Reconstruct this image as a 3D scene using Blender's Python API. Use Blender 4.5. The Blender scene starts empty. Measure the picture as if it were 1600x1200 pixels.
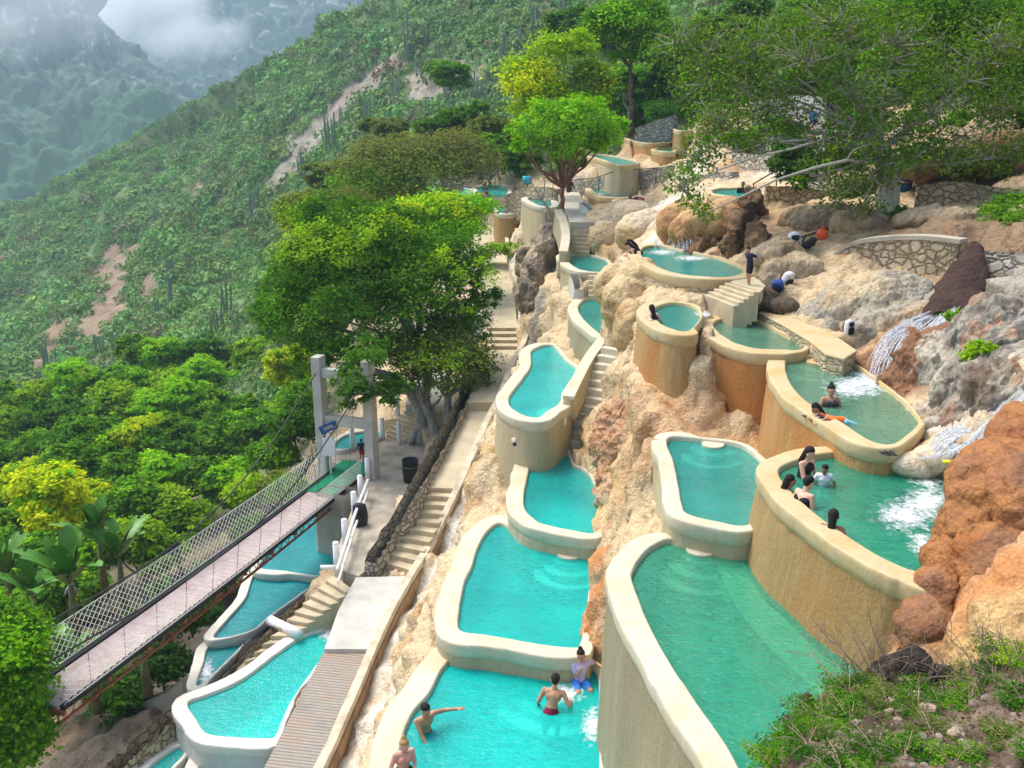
import bpy, bmesh, math, random
import numpy as np
from mathutils import Vector, Matrix
from mathutils.geometry import tessellate_polygon

scene = bpy.context.scene
R = math.radians
PI = math.pi
# ------------------------------------------------------------------ camera
PITCH = R(16.7)
FPX = 1400.0
cam_d = bpy.data.cameras.new("camera")
cam_d.sensor_fit = 'HORIZONTAL'
cam_d.sensor_width = 36.0
cam_d.lens = 36.0 * FPX / 1600.0
cam_d.clip_start = 0.1
cam_d.clip_end = 6000
cam = bpy.data.objects.new("camera", cam_d)
scene.collection.objects.link(cam)
cam.location = (0, 0, 0)
cam.rotation_euler = (R(90) - PITCH, 0, 0)
scene.camera = cam
# ------------------------------------------------------------------ sky, sun, exposure
SUN_EL, SUN_AZ = R(60), R(305)      # azimuth measured clockwise from +Y (north)
world = bpy.data.worlds.new("World")
scene.world = world
world.use_nodes = True
wn = world.node_tree
for n_ in list(wn.nodes):
    wn.nodes.remove(n_)
sky = wn.nodes.new('ShaderNodeTexSky')
sky.sky_type = 'NISHITA'
sky.sun_disc = False
sky.sun_elevation = SUN_EL
sky.sun_rotation = SUN_AZ
sky.air_density = 1.0
sky.dust_density = 4.0
sky.ozone_density = 1.0
bg = wn.nodes.new('ShaderNodeBackground')
bg.inputs['Strength'].default_value = 0.15
wo = wn.nodes.new('ShaderNodeOutputWorld')
wn.links.new(sky.outputs[0], bg.inputs[0])
wn.links.new(bg.outputs[0], wo.inputs[0])
sun_d = bpy.data.lights.new("sun", 'SUN')
sun_d.energy = 1.8
sun_d.angle = R(28)
sun_d.color = (1.0, 0.96, 0.90)
sun = bpy.data.objects.new("sun", sun_d)
scene.collection.objects.link(sun)
sdir = Vector((math.sin(SUN_AZ) * math.cos(SUN_EL), math.cos(SUN_AZ) * math.cos(SUN_EL), math.sin(SUN_EL)))
sun.rotation_euler = (-sdir).to_track_quat('-Z', 'Y').to_euler()
scene.view_settings.view_transform = 'Standard'
scene.view_settings.look = 'None'
scene.view_settings.exposure = 1.0
scene.view_settings.gamma = 1
scene.view_settings.use_curve_mapping = False
scene.render.engine = 'CYCLES'
scene.cycles.max_bounces = 6
scene.cycles.diffuse_bounces = 3
scene.cycles.glossy_bounces = 2
scene.cycles.transmission_bounces = 3
scene.cycles.transparent_max_bounces = 12
scene.cycles.volume_bounces = 2
scene.cycles.caustics_reflective = False
scene.cycles.caustics_refractive = False
scene.cycles.use_denoising = True

# ------------------------------------------------------------------ pixel -> world
cp, sp = math.cos(PITCH), math.sin(PITCH)
def ray(u, v):
    x = (u - 800) / FPX
    y = -(v - 600) / FPX
    return np.array([x, cp + y * sp, -sp + y * cp])
def PZ(u, v, z):
    d = ray(u, v)
    return d * (z / d[2])
def PY(u, v, y):
    d = ray(u, v)
    return d * (y / d[1])
def PP(u, v, a):
    """a negative value is a level below the camera, a positive one a distance ahead"""
    return PZ(u, v, a) if a < 0 else PY(u, v, a)
def project(V):
    V = np.asarray(V, float)
    f = V[..., 1] * cp - V[..., 2] * sp
    up = V[..., 1] * sp + V[..., 2] * cp
    f = np.where(f < .01, .01, f)
    return 800 + FPX * V[..., 0] / f, 600 - FPX * up / f

# ------------------------------------------------------------------ noise (numpy)
_rs = np.random.RandomState(5)
_perm = np.concatenate([_rs.permutation(4096)] * 2)
_val = _rs.rand(4096)
_jx = _rs.rand(4096, 3)
def _h(i, j, k):
    return _perm[(_perm[(_perm[i & 4095] + j) & 4095] + k) & 4095]
def vnoise(p):
    p = np.asarray(p, float)
    i = np.floor(p).astype(np.int64)
    f = p - i
    f = f * f * (3 - 2 * f)
    r = 0
    for a in (0, 1):
        for b in (0, 1):
            for c in (0, 1):
                w = (f[:, 0] if a else 1 - f[:, 0]) * (f[:, 1] if b else 1 - f[:, 1]) * (f[:, 2] if c else 1 - f[:, 2])
                r = r + w * _val[_h(i[:, 0] + a, i[:, 1] + b, i[:, 2] + c)]
    return r
def fbm(p, octaves=4, gain=.5):
    p = np.asarray(p, float)
    s, a, t = 0, 1.0, 0
    for o in range(octaves):
        s = s + a * vnoise(p * (2 ** o) + 17.3 * o)
        t += a
        a *= gain
    return s / t
def worley(p):
    p = np.asarray(p, float)
    i = np.floor(p).astype(np.int64)
    best = np.full(len(p), 9.0)
    for a in (-1, 0, 1):
        for b in (-1, 0, 1):
            for c in (-1, 0, 1):
                n = i + np.array([a, b, c])
                q = n + _jx[_h(n[:, 0], n[:, 1], n[:, 2])]
                best = np.minimum(best, ((q - p) ** 2).sum(1))
    return np.sqrt(best)
def dome(p):
    d = worley(p)
    return np.sqrt(np.clip(1 - (d / .95) ** 2, 0, 1))

# ------------------------------------------------------------------ mesh helpers
def mesh(name, V, F, mat, parent=None, smooth=False, col=None, loc=None):
    """one mesh object; V are world coordinates, stored relative to the parent (or to loc)"""
    V = np.asarray(V, float).reshape(-1, 3)
    me = bpy.data.meshes.new(name)
    o = bpy.data.objects.new(name, me)
    if parent is not None:
        off = np.array(parent.get('_w', (0, 0, 0)))
        V = V - off
    elif loc is not None:
        V = V - np.array(loc)
        o.location = loc
    if isinstance(F, np.ndarray):
        nf, k = F.shape
        me.vertices.add(len(V))
        me.vertices.foreach_set('co', V.astype(np.float32).ravel())
        me.loops.add(nf * k)
        me.loops.foreach_set('vertex_index', F.astype(np.int32).ravel())
        me.polygons.add(nf)
        me.polygons.foreach_set('loop_start', np.arange(0, nf * k, k, dtype=np.int32))
        try:
            me.polygons.foreach_set('loop_total', np.full(nf, k, dtype=np.int32))
        except Exception:
            pass
        me.update(calc_edges=True)
    else:
        me.from_pydata([tuple(v) for v in V], [], [tuple(int(i) for i in f) for f in F])
        me.update()
    if col is not None:
        a = me.color_attributes.new('col', 'FLOAT_COLOR', 'POINT')
        c = np.ones((len(V), 4), np.float32)
        c[:, :3] = col
        a.data.foreach_set('color', c.ravel())
    if smooth:
        me.polygons.foreach_set('use_smooth', np.ones(len(me.polygons), dtype=bool))
    if mat is not None:
        me.materials.append(mat)
    o['_w'] = tuple(np.array(o.location)) if parent is None else tuple(parent.get('_w', (0, 0, 0)))
    scene.collection.objects.link(o)
    if parent is not None:
        o.parent = parent
    return o
def thing(name, label, cat, loc=(0, 0, 0), group=None):
    o = bpy.data.objects.new(name, None)
    o.empty_display_size = .3
    o.location = tuple(loc)
    o['_w'] = tuple(float(c) for c in loc)
    scene.collection.objects.link(o)
    return tag(o, label, cat, group)
def tag(o, label, cat, group=None):
    o['label'] = label
    o['category'] = cat
    if group:
        o['group'] = group
    return o
def kind(o, k='structure'):
    o['kind'] = k
    return o
def dup(root, loc, rz=0, s=1.0, label=None, tilt=0):
    r = root.copy()
    scene.collection.objects.link(r)
    r.location = loc
    r.rotation_euler = (tilt, 0, rz)
    r.scale = (s, s, s) if not isinstance(s, tuple) else s
    if label:
        r['label'] = label
    for ch in root.children:
        c = ch.copy()
        scene.collection.objects.link(c)
        c.parent = r
        for g in ch.children:
            d = g.copy()
            scene.collection.objects.link(d)
            d.parent = c
    return r

class MB:
    def __init__(s):
        s.v, s.f = [], []
    def add(s, V, F):
        b = len(s.v)
        s.v += [tuple(map(float, p)) for p in V]
        s.f += [tuple(i + b for i in f) for f in F]
        return s
    def hexa(s, a):      # 8 corners: bottom 4 ccw, top 4
        return s.add(a, [(0, 3, 2, 1), (4, 5, 6, 7), (0, 1, 5, 4), (1, 2, 6, 5), (2, 3, 7, 6), (3, 0, 4, 7)])
    def box(s, c, d, rz=0, M=None):
        q = []
        for z in (-1, 1):
            for x, y in ((-1, -1), (1, -1), (1, 1), (-1, 1)):
                p = Vector((x * d[0] / 2, y * d[1] / 2, z * d[2] / 2))
                p = (M @ p) if M is not None else Matrix.Rotation(rz, 3, 'Z') @ p
                q.append((p.x + c[0], p.y + c[1], p.z + c[2]))
        return s.hexa(q)
    def prism(s, poly, z0, z1):
        """poly: list of plan points; z0 / z1 numbers or lists"""
        n = len(poly)
        b = [(p[0], p[1], z0 if np.isscalar(z0) else z0[i]) for i, p in enumerate(poly)]
        t = [(p[0], p[1], z1 if np.isscalar(z1) else z1[i]) for i, p in enumerate(poly)]
        A = sum(poly[i][0] * poly[(i + 1) % n][1] - poly[(i + 1) % n][0] * poly[i][1] for i in range(n))
        if A < 0:
            b, t = b[::-1], t[::-1]
        F = [tuple(range(n))[::-1], tuple(range(n, 2 * n))] + [(i, (i + 1) % n, n + (i + 1) % n, n + i) for i in range(n)]
        return s.add(b + t, F)
    def tube(s, pts, r, k=6, cap=True):
        pts = [np.array(p, float) for p in pts]
        n = len(pts)
        rr = [r] * n if np.isscalar(r) else list(r)
        V, F = [], []
        ref = None
        for i in range(n):
            t = pts[min(i + 1, n - 1)] - pts[max(i - 1, 0)]
            t = t / (np.linalg.norm(t) + 1e-9)
            if ref is None:
                ref = np.array([0, 0, 1.]) if abs(t[2]) < .9 else np.array([1., 0, 0])
            x = np.cross(ref, t)
            x /= (np.linalg.norm(x) + 1e-9)
            y = np.cross(t, x)
            ref = y
            for j in range(k):
                a = 2 * PI * j / k
                V.append(pts[i] + rr[i] * (math.cos(a) * x + math.sin(a) * y))
        for i in range(n - 1):
            for j in range(k):
                F.append((i * k + j, i * k + (j + 1) % k, (i + 1) * k + (j + 1) % k, (i + 1) * k + j))
        if cap:
            F.append(tuple(range(k))[::-1])
            F.append(tuple((n - 1) * k + j for j in range(k)))
        return s.add(V, F)
    def ball(s, c, r, nu=12, nv=8, M=None):
        r = (r, r, r) if np.isscalar(r) else r
        V = []
        for i in range(nv + 1):
            th = PI * i / nv
            for j in range(nu):
                ph = 2 * PI * j / nu
                p = Vector((r[0] * math.sin(th) * math.cos(ph), r[1] * math.sin(th) * math.sin(ph), r[2] * math.cos(th)))
                if M is not None:
                    p = M @ p
                V.append((c[0] + p.x, c[1] + p.y, c[2] + p.z))
        F = []
        for i in range(nv):
            for j in range(nu):
                F.append((i * nu + j, (i + 1) * nu + j, (i + 1) * nu + (j + 1) % nu, i * nu + (j + 1) % nu))
        return s.add(V, F)
    def build(s, name, mat, parent=None, smooth=False, bevel=0, loc=None, clean=False):
        o = mesh(name, np.array(s.v), s.f, mat, parent, smooth, None, loc)
        if clean:
            bm = bmesh.new(); bm.from_mesh(o.data)
            bmesh.ops.remove_doubles(bm, verts=bm.verts, dist=1e-4)
            bmesh.ops.recalc_face_normals(bm, faces=bm.faces)
            bm.to_mesh(o.data); bm.free()
            if smooth:
                o.data.polygons.foreach_set('use_smooth', np.ones(len(o.data.polygons), dtype=bool))
        if bevel:
            m = o.modifiers.new('bevel', 'BEVEL')
            m.width = bevel
            m.segments = 2
            m.limit_method = 'ANGLE'
        return o

# ------------------------------------------------------------------ materials
class G:
    def __init__(s, name):
        s.m = bpy.data.materials.new(name)
        s.m.use_nodes = True
        s.t = s.m.node_tree
        for n in list(s.t.nodes):
            s.t.nodes.remove(n)
        s.out = s.n('ShaderNodeOutputMaterial')
    def n(s, typ, ins=None, **kw):
        n = s.t.nodes.new(typ)
        for k, v in kw.items():
            setattr(n, k, v)
        for k, v in (ins or {}).items():
            s.set(n.inputs[k], v)
        return n
    def set(s, sock, v):
        if isinstance(v, bpy.types.NodeSocket):
            s.t.links.new(v, sock)
        elif isinstance(v, (tuple, list)) and len(v) == 3 and sock.type == 'RGBA':
            sock.default_value = (*v, 1)
        else:
            sock.default_value = v
    def coord(s, scale=(1, 1, 1), kind='Object'):
        tc = s.n('ShaderNodeTexCoord')
        if kind == 'World':
            tc = s.n('ShaderNodeNewGeometry')
            src = tc.outputs['Position']
        else:
            src = tc.outputs[kind]
        mp = s.n('ShaderNodeMapping', {'Vector': src, 'Scale': scale})
        return mp.outputs[0]
    def noise(s, vec, scale, detail=3, rough=.55):
        return s.n('ShaderNodeTexNoise', {'Vector': vec, 'Scale': scale, 'Detail': detail, 'Roughness': rough}).outputs[0]
    def ramp(s, fac, stops):
        r = s.n('ShaderNodeValToRGB', {'Fac': fac})
        e = r.color_ramp.elements
        while len(e) < len(stops):
            e.new(.5)
        for q, (p, c) in zip(e, stops):
            q.position = p
            q.color = (*c, 1) if len(c) == 3 else c
        return r.outputs[0]
    def mix(s, fac, a, b, mode='MIX'):
        m = s.n('ShaderNodeMix', data_type='RGBA', blend_type=mode)
        s.set(m.inputs[0], fac)
        s.set(m.inputs[6], a)
        s.set(m.inputs[7], b)
        return m.outputs[2]
    def math(s, op, a, b=0.0):
        m = s.n('ShaderNodeMath', operation=op)
        s.set(m.inputs[0], a)
        s.set(m.inputs[1], b)
        return m.outputs[0]
    def bump(s, h, strength=.3, dist=.05):
        return s.n('ShaderNodeBump', {'Height': h, 'Strength': strength, 'Distance': dist}).outputs[0]
    def pbr(s, col, rough=.8, normal=None, metal=0, spec=.3):
        p = s.n('ShaderNodeBsdfPrincipled', {'Base Color': col, 'Roughness': rough, 'Metallic': metal, 'Specular IOR Level': spec})
        if normal is not None:
            s.set(p.inputs['Normal'], normal)
        return p.outputs[0]
    def done(s, sh, disp=None):
        s.t.links.new(sh, s.out.inputs['Surface'])
        return s.m
def sc3(c, k):
    return tuple(min(1, x * k) for x in c)
def plain(name, c, rough=.6, var=.25, scale=6, bump=.15, metal=0, spec=.3, streak=None):
    g = G(name)
    v = g.coord(streak or (1, 1, 1))
    a = g.noise(v, scale, 4)
    col = g.ramp(a, [(.25, sc3(c, 1 - var)), (.75, sc3(c, 1 + var))])
    f = g.noise(v, scale * 7, 3)
    return g.done(g.pbr(col, rough, g.bump(f, bump, .02), metal, spec))
def travertine_wall(name, c1, c2, stain, streaks=1.0, drip=.5):
    """plastered pool wall with vertical mineral streaks"""
    g = G(name)
    vs = g.coord((5, 5, .35), 'World')
    vb = g.coord((1, 1, 1), 'World')
    st = g.noise(vs, 1.3 * streaks, 5, .65)
    base = g.ramp(st, [(.3, c1), (.7, c2)])
    big = g.noise(g.coord((1, 1, .3), 'World'), .7, 3)
    m = g.ramp(big, [(.40, (0, 0, 0)), (.62, (1, 1, 1))])
    base = g.mix(g.math('MULTIPLY', m, drip), base, stain)
    fine = g.noise(vb, 22, 4, .7)
    base = g.mix(.35, base, g.ramp(fine, [(.3, sc3(c1, .75)), (.7, sc3(c2, 1.15))]))
    h = g.math('ADD', g.math('MULTIPLY', st, 1.2), g.math('MULTIPLY', fine, .5))
    h = g.math('ADD', h, g.math('MULTIPLY', g.noise(vb, 5, 3), .8))
    return g.done(g.pbr(base, .72, g.bump(h, .55, .05), 0, .3))
def rim_mat(name, c, stain):
    g = G(name)
    v = g.coord((1, 1, 1), 'World')
    a = g.noise(v, 1.1, 4, .6)
    col = g.ramp(a, [(.3, c), (.50, sc3(c, .92)), (.66, stain)])
    f = g.noise(v, 18, 4, .7)
    sp = g.noise(v, 5.5, 5, .7)
    col = g.mix(g.ramp(sp, [(.50, (0, 0, 0)), (.68, (.55, .55, .55))]), col, sc3(stain, .8))
    col = g.mix(.35, col, g.ramp(f, [(.3, sc3(c, .66)), (.7, sc3(c, 1.1))]))
    h = g.math('ADD', f, g.math('MULTIPLY', g.noise(v, 4, 2), 1.5))
    return g.done(g.pbr(col, .55, g.bump(h, .3, .03), 0, .35))
def water_mat(name, deep, pale, clear=.4, ripple=.35, scale=3.0):
    """milky mineral water: partly clear, partly scattering, glossy and rippled"""
    g = G(name)
    v = g.coord((1, 1, 1), 'World')
    w1 = g.noise(g.coord((1, 1.6, 1), 'World'), scale * 1.5, 4, .65)
    w2 = g.noise(g.coord((1, 2.2, 1), 'World'), scale * 4.5, 3, .55)
    h = g.math('ADD', w1, g.math('MULTIPLY', w2, .55))
    nrm = g.bump(h, ripple, .12)
    big = g.noise(v, .55, 3, .5)
    col = g.ramp(big, [(.3, deep), (.7, pale)])
    col = g.mix(g.ramp(w2, [(.5, (0, 0, 0)), (.72, (.5, .5, .5))]), col, sc3(pale, 1.25))  # ripple crests painted paler, sparkle put into the water colour
    col = g.mix(g.ramp(w1, [(.3, (.6, .6, .6)), (.5, (0, 0, 0))]), col, sc3(deep, .8))
    d = g.n('ShaderNodeBsdfDiffuse', {'Color': col, 'Normal': nrm}).outputs[0]
    t = g.n('ShaderNodeBsdfTransparent', {'Color': tuple(min(1, .30 + x * .95) for x in pale)}).outputs[0]
    body = g.n('ShaderNodeMixShader', {0: clear, 1: d, 2: t}).outputs[0]
    gl = g.n('ShaderNodeBsdfGlossy', {'Color': (1, 1, 1), 'Roughness': .08, 'Normal': nrm}).outputs[0]
    fr = g.n('ShaderNodeFresnel', {'IOR': 1.33, 'Normal': nrm}).outputs[0]
    return g.done(g.n('ShaderNodeMixShader', {0: fr, 1: body, 2: gl}).outputs[0])
def masonry(name, s1, s2, mortar, scale=2.6, depth=.08, gap=.06):
    """rubble stones set in mortar"""
    g = G(name)
    v = g.coord((1, 1, 1.25), 'World')
    wob = g.n('ShaderNodeTexNoise', {'Vector': v, 'Scale': 3, 'Detail': 2})
    vv = g.n('ShaderNodeVectorMath', operation='ADD')
    sm = g.n('ShaderNodeVectorMath', {0: wob.outputs['Color'], 3: .25}, operation='SCALE')
    g.set(vv.inputs[0], v); g.set(vv.inputs[1], sm.outputs[0])
    ve = g.n('ShaderNodeTexVoronoi', {'Vector': vv.outputs[0], 'Scale': scale}, feature='DISTANCE_TO_EDGE')
    vc = g.n('ShaderNodeTexVoronoi', {'Vector': vv.outputs[0], 'Scale': scale})
    sep = g.n('ShaderNodeSeparateColor', {0: vc.outputs['Color']})
    stone = g.ramp(sep.outputs[0], [(.0, sc3(s1, .75)), (.5, s1), (1, s2)])
    fine = g.noise(v, 16, 4, .7)
    stone = g.mix(.35, stone, g.ramp(fine, [(.3, sc3(s1, .6)), (.7, sc3(s2, 1.1))]))
    e = g.ramp(ve.outputs['Distance'], [(gap * .3, (0, 0, 0)), (gap * 1.3, (1, 1, 1))])
    col = g.mix(e, mortar, stone)
    h = g.math('ADD', g.math('MULTIPLY', g.ramp(ve.outputs['Distance'], [(0, (0, 0, 0)), (gap * 3, (1, 1, 1))]), 1.0), g.math('MULTIPLY', fine, .25))
    return g.done(g.pbr(col, .9, g.bump(h, 1.0, depth), 0, .15))
def rock_mat(name, bumps=.6, scale=3.0, streak=False, wet=.7):
    """bare rock: its mineral colour is the mesh's col attribute, broken up by noise"""
    g = G(name)
    a = g.n('ShaderNodeAttribute', attribute_name='col').outputs['Color']
    v = g.coord((1, 1, .5) if streak else (1, 1, 1), 'World')
    n1 = g.noise(v, scale, 5, .65)
    n2 = g.noise(v, scale * 6, 4, .7)
    n0 = g.noise(v, scale * .35, 4, .6)
    col = g.mix(1.0, a, g.ramp(n1, [(.28, (.55, .48, .40)), (.5, (1, 1, 1)), (.8, (1.15, 1.14, 1.1))]), 'MULTIPLY')
    col = g.mix(1.0, col, g.ramp(n0, [(.3, (.84, .68, .50)), (.45, (1, 1, 1)), (.62, (1, 1, 1)), (.75, (1.06, 1.05, 1.03))]), 'MULTIPLY')
    col = g.mix(.7, col, g.mix(1.0, col, g.ramp(n2, [(.3, (.52, .49, .45)), (.7, (1.35, 1.33, 1.3))]), 'MULTIPLY'))
    vo = g.n('ShaderNodeTexVoronoi', {'Vector': v, 'Scale': scale * 2.2}, feature='SMOOTH_F1').outputs['Distance']
    vf = g.n('ShaderNodeTexVoronoi', {'Vector': v, 'Scale': scale * 5.5}, feature='SMOOTH_F1').outputs['Distance']
    h = g.math('ADD', g.math('MULTIPLY', n2, .4), g.math('SUBTRACT', n1, g.math('ADD', g.math('MULTIPLY', vo, .7), g.math('MULTIPLY', vf, .4))))
    return g.done(g.pbr(col, wet, g.bump(h, bumps, .12), 0, .3))
def leaf_mat(name, trans=.42):
    g = G(name)
    a = g.n('ShaderNodeAttribute', attribute_name='col').outputs['Color']
    oi = g.n('ShaderNodeObjectInfo').outputs['Random']
    k = g.ramp(oi, [(0, (.82, .86, .8)), (1, (1.15, 1.1, 1.0))])
    a = g.mix(1.0, a, k, 'MULTIPLY')
    d = g.n('ShaderNodeBsdfDiffuse', {'Color': a}).outputs[0]
    t = g.n('ShaderNodeBsdfTranslucent', {'Color': g.mix(1.0, a, (1.25, 1.25, .6), 'MULTIPLY')}).outputs[0]
    m = g.n('ShaderNodeMixShader', {0: trans, 1: d, 2: t}).outputs[0]
    gl = g.n('ShaderNodeBsdfGlossy', {'Color': (1, 1, 1), 'Roughness': .6}).outputs[0]
    m = g.n('ShaderNodeMixShader', {0: .006, 1: m, 2: gl}).outputs[0]
    return g.done(m)
def bark_mat(name, c, c2):
    g = G(name)
    v = g.coord((4, 4, .8), 'World')
    a = g.noise(v, 2.5, 5, .7)
    col = g.ramp(a, [(.3, c), (.7, c2)])
    return g.done(g.pbr(col, .9, g.bump(a, .7, .05), 0, .1))

M = {}
M['rim'] = rim_mat('pale plaster rim', (.64, .59, .44), (.57, .45, .26))
M['rim_tan'] = rim_mat('tan mineral rim', (.60, .48, .27), (.55, .34, .11))
M['rim_white'] = rim_mat('white plaster rim', (.70, .68, .59), (.62, .57, .44))
M['wall_cream'] = travertine_wall('cream wall', (.40, .335, .20), (.54, .465, .30), (.36, .28, .14))
M['wall_brown'] = travertine_wall('brown wall', (.27, .17, .065), (.41, .285, .125), (.36, .165, .04), 1.0, .9)
M['wall_orange'] = travertine_wall('orange stained wall', (.30, .155, .045), (.52, .36, .16), (.42, .14, .02), 1.2, 1.0)
M['wall_olive'] = travertine_wall('grey olive wall', (.285, .245, .15), (.385, .335, .215), (.25, .20, .11), .9, .7)
M['wall_grey'] = travertine_wall('pale grey wall', (.50, .49, .44), (.64, .62, .56), (.45, .40, .30))
M['basin'] = plain('pool plaster with painted water depth', (.0, .40, .37), .7, .15, 2)  # floor tinted turquoise to stand in for light lost in deep water
M['substep'] = plain('pale submerged plaster', (.82, .84, .72), .7, .1, 3)  # left pale so the steps look covered by thin water
M['w_cyan'] = water_mat('cyan water', (.0, .48, .45), (.0, .72, .66), .54, .36)
M['w_bright'] = water_mat('bright cyan water', (.0, .54, .51), (.0, .78, .71), .50, .32)
M['w_teal'] = water_mat('teal water', (.0, .36, .31), (.01, .52, .43), .54, .48)
M['w_green'] = water_mat('green water', (.015, .34, .20), (.05, .52, .32), .52, .55)
M['w_sage'] = water_mat('sage green water', (.10, .31, .19), (.17, .42, .27), .48, .34)
M['w_blue'] = water_mat('blue green water', (.0, .33, .38), (.0, .46, .50), .4, .42)
M['masonry'] = masonry('rubble masonry', (.48, .39, .25), (.62, .53, .37), (.26, .20, .125), 3.2)
M['masonry_pale'] = masonry('pale rubble masonry', (.46, .42, .34), (.66, .62, .52), (.30, .26, .20), 3.0)
M['masonry_grey'] = masonry('grey rubble masonry', (.38, .35, .29), (.52, .48, .40), (.17, .15, .12), 3.4)
M['rock'] = rock_mat('travertine rock')
M['rock_rough'] = rock_mat('rough rock', 1.0, 2.0, True, .85)
M['leaf'] = leaf_mat('leaves')
M['bark_grey'] = bark_mat('grey bark', (.22, .20, .17), (.50, .47, .41))
M['bark_pale'] = bark_mat('pale grey bark', (.26, .24, .20), (.56, .53, .46))
M['faced'] = masonry('stone faced plaster', (.50, .40, .25), (.60, .50, .33), (.40, .31, .19), 4.6, .04)
M['bark_dark'] = bark_mat('dark bark', (.06, .045, .03), (.16, .12, .085))
M['bark_red'] = bark_mat('reddish bark', (.15, .07, .05), (.34, .18, .13))
M['concrete'] = plain('concrete', (.42, .38, .30), .85, .28, 1.3, .25)
M['concrete_pale'] = plain('pale concrete', (.50, .48, .42), .85, .22, 1.6, .25)
M['path'] = plain('worn path concrete', (.50, .43, .29), .8, .22, 1.1, .2)
M['step'] = plain('worn step concrete', (.48, .40, .26), .8, .25, 2.0, .3)
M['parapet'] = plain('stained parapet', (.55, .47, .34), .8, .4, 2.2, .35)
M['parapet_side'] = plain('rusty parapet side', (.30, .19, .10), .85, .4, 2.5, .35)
M['plaza'] = plain('stone flag paving', (.40, .35, .27), .8, .45, 1.4, .5)
M['white_paint'] = plain('white paint', (.78, .78, .76), .5, .06, 4, .08)
M['rope'] = plain('white net rope', (.74, .73, .68), .7, .06, 8, .05)
M['metal_dark'] = plain('dark steel', (.05, .048, .045), .5, .3, 8, .1, .6)
M['metal_red'] = plain('red oxide steel', (.26, .085, .05), .6, .4, 5, .2)
M['green_mat'] = plain('green carpet', (.01, .24, .12), .9, .2, 12, .3)
M['black_plastic'] = plain('black plastic', (.015, .015, .016), .4, .3, 6, .1)
M['black_cloth'] = plain('black nylon', (.02, .021, .024), .75, .3, 9, .3)
M['blue_cloth'] = plain('blue nylon', (.02, .07, .26), .7, .3, 9, .3)
M['white_cloth'] = plain('white fabric', (.66, .67, .68), .75, .2, 7, .3)
M['blue_paint'] = plain('blue paint', (.015, .09, .27), .4, .2, 5, .1)
M['turquoise'] = plain('turquoise plastic', (.02, .38, .52), .5, .2, 5, .1)
M['orange_plastic'] = plain('orange red plastic', (.75, .10, .02), .4, .15, 5, .05)
M['yellow_plastic'] = plain('yellow plastic', (.75, .62, .03), .4, .1, 5, .05)
M['charred'] = plain('charred wood', (.018, .015, .013), .85, .5, 5, .8)
M['banana_stem'] = plain('banana stem', (.16, .15, .06), .7, .4, 3, .3)
M['twig'] = plain('dry twig', (.30, .22, .15), .9, .3, 5, .2)
M['stone'] = plain('loose stone', (.23, .185, .14), .9, .35, 3, .5)
M['dead_leaf'] = plain('dead leaf', (.20, .13, .08), .9, .5, 9, .2)

# ================================================================== POOLS
CTRL = []          # ground control points: x, y, z, colour key
CLAMP = []         # (plan polygon, level the rock has to stay under)
POOLS = {}
def spline(pts, n, closed=True):
    """Catmull-Rom through pts (k columns), resampled evenly to n points"""
    P = np.array(pts, float)
    k = len(P)
    out = []
    seg = k if closed else k - 1
    for i in range(seg):
        if closed:
            a, b, c, d = P[(i - 1) % k], P[i], P[(i + 1) % k], P[(i + 2) % k]
        else:
            a, b, c, d = P[max(i - 1, 0)], P[i], P[i + 1], P[min(i + 2, k - 1)]
        for t in np.linspace(0, 1, 14, endpoint=False):
            out.append(.5 * ((2 * b) + (-a + c) * t + (2 * a - 5 * b + 4 * c - d) * t * t + (-a + 3 * b - 3 * c + d) * t ** 3))
    if not closed:
        out.append(P[-1])
    O = np.array(out)
    if closed:
        O = np.vstack([O, O[:1]])
    L = np.concatenate([[0], np.cumsum(np.linalg.norm(np.diff(O[:, :2], axis=0), axis=1))])
    s = np.linspace(0, L[-1], n, endpoint=not closed)
    return np.stack([np.interp(s, L, O[:, j]) for j in range(O.shape[1])], 1)
def normals2d(P, closed=True):
    if closed:
        t = np.roll(P, -1, 0) - np.roll(P, 1, 0)
    else:
        t = np.gradient(P, axis=0)
    n = np.stack([t[:, 1], -t[:, 0]], 1)
    n /= (np.linalg.norm(n, axis=1, keepdims=True) + 1e-9)
    for _ in range(3):
        if closed:
            n = n + np.roll(n, 1, 0) + np.roll(n, -1, 0)
        n /= (np.linalg.norm(n, axis=1, keepdims=True) + 1e-9)
    return n
def inside(poly, X, Y):
    r = np.zeros(X.shape, bool)
    n = len(poly)
    x0, y0 = poly.min(0); x1, y1 = poly.max(0)
    m = (X >= x0) & (X <= x1) & (Y >= y0) & (Y <= y1)
    if not m.any():
        return r
    x, y = X[m], Y[m]
    c = np.zeros(x.shape, bool)
    j = n - 1
    for i in range(n):
        xi, yi = poly[i]; xj, yj = poly[j]
        if yi != yj:
            k = ((yi > y) != (yj > y)) & (x < (xj - xi) * (y - yi) / (yj - yi) + xi)
            c ^= k
        j = i
    r[m] = c
    return r
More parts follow.
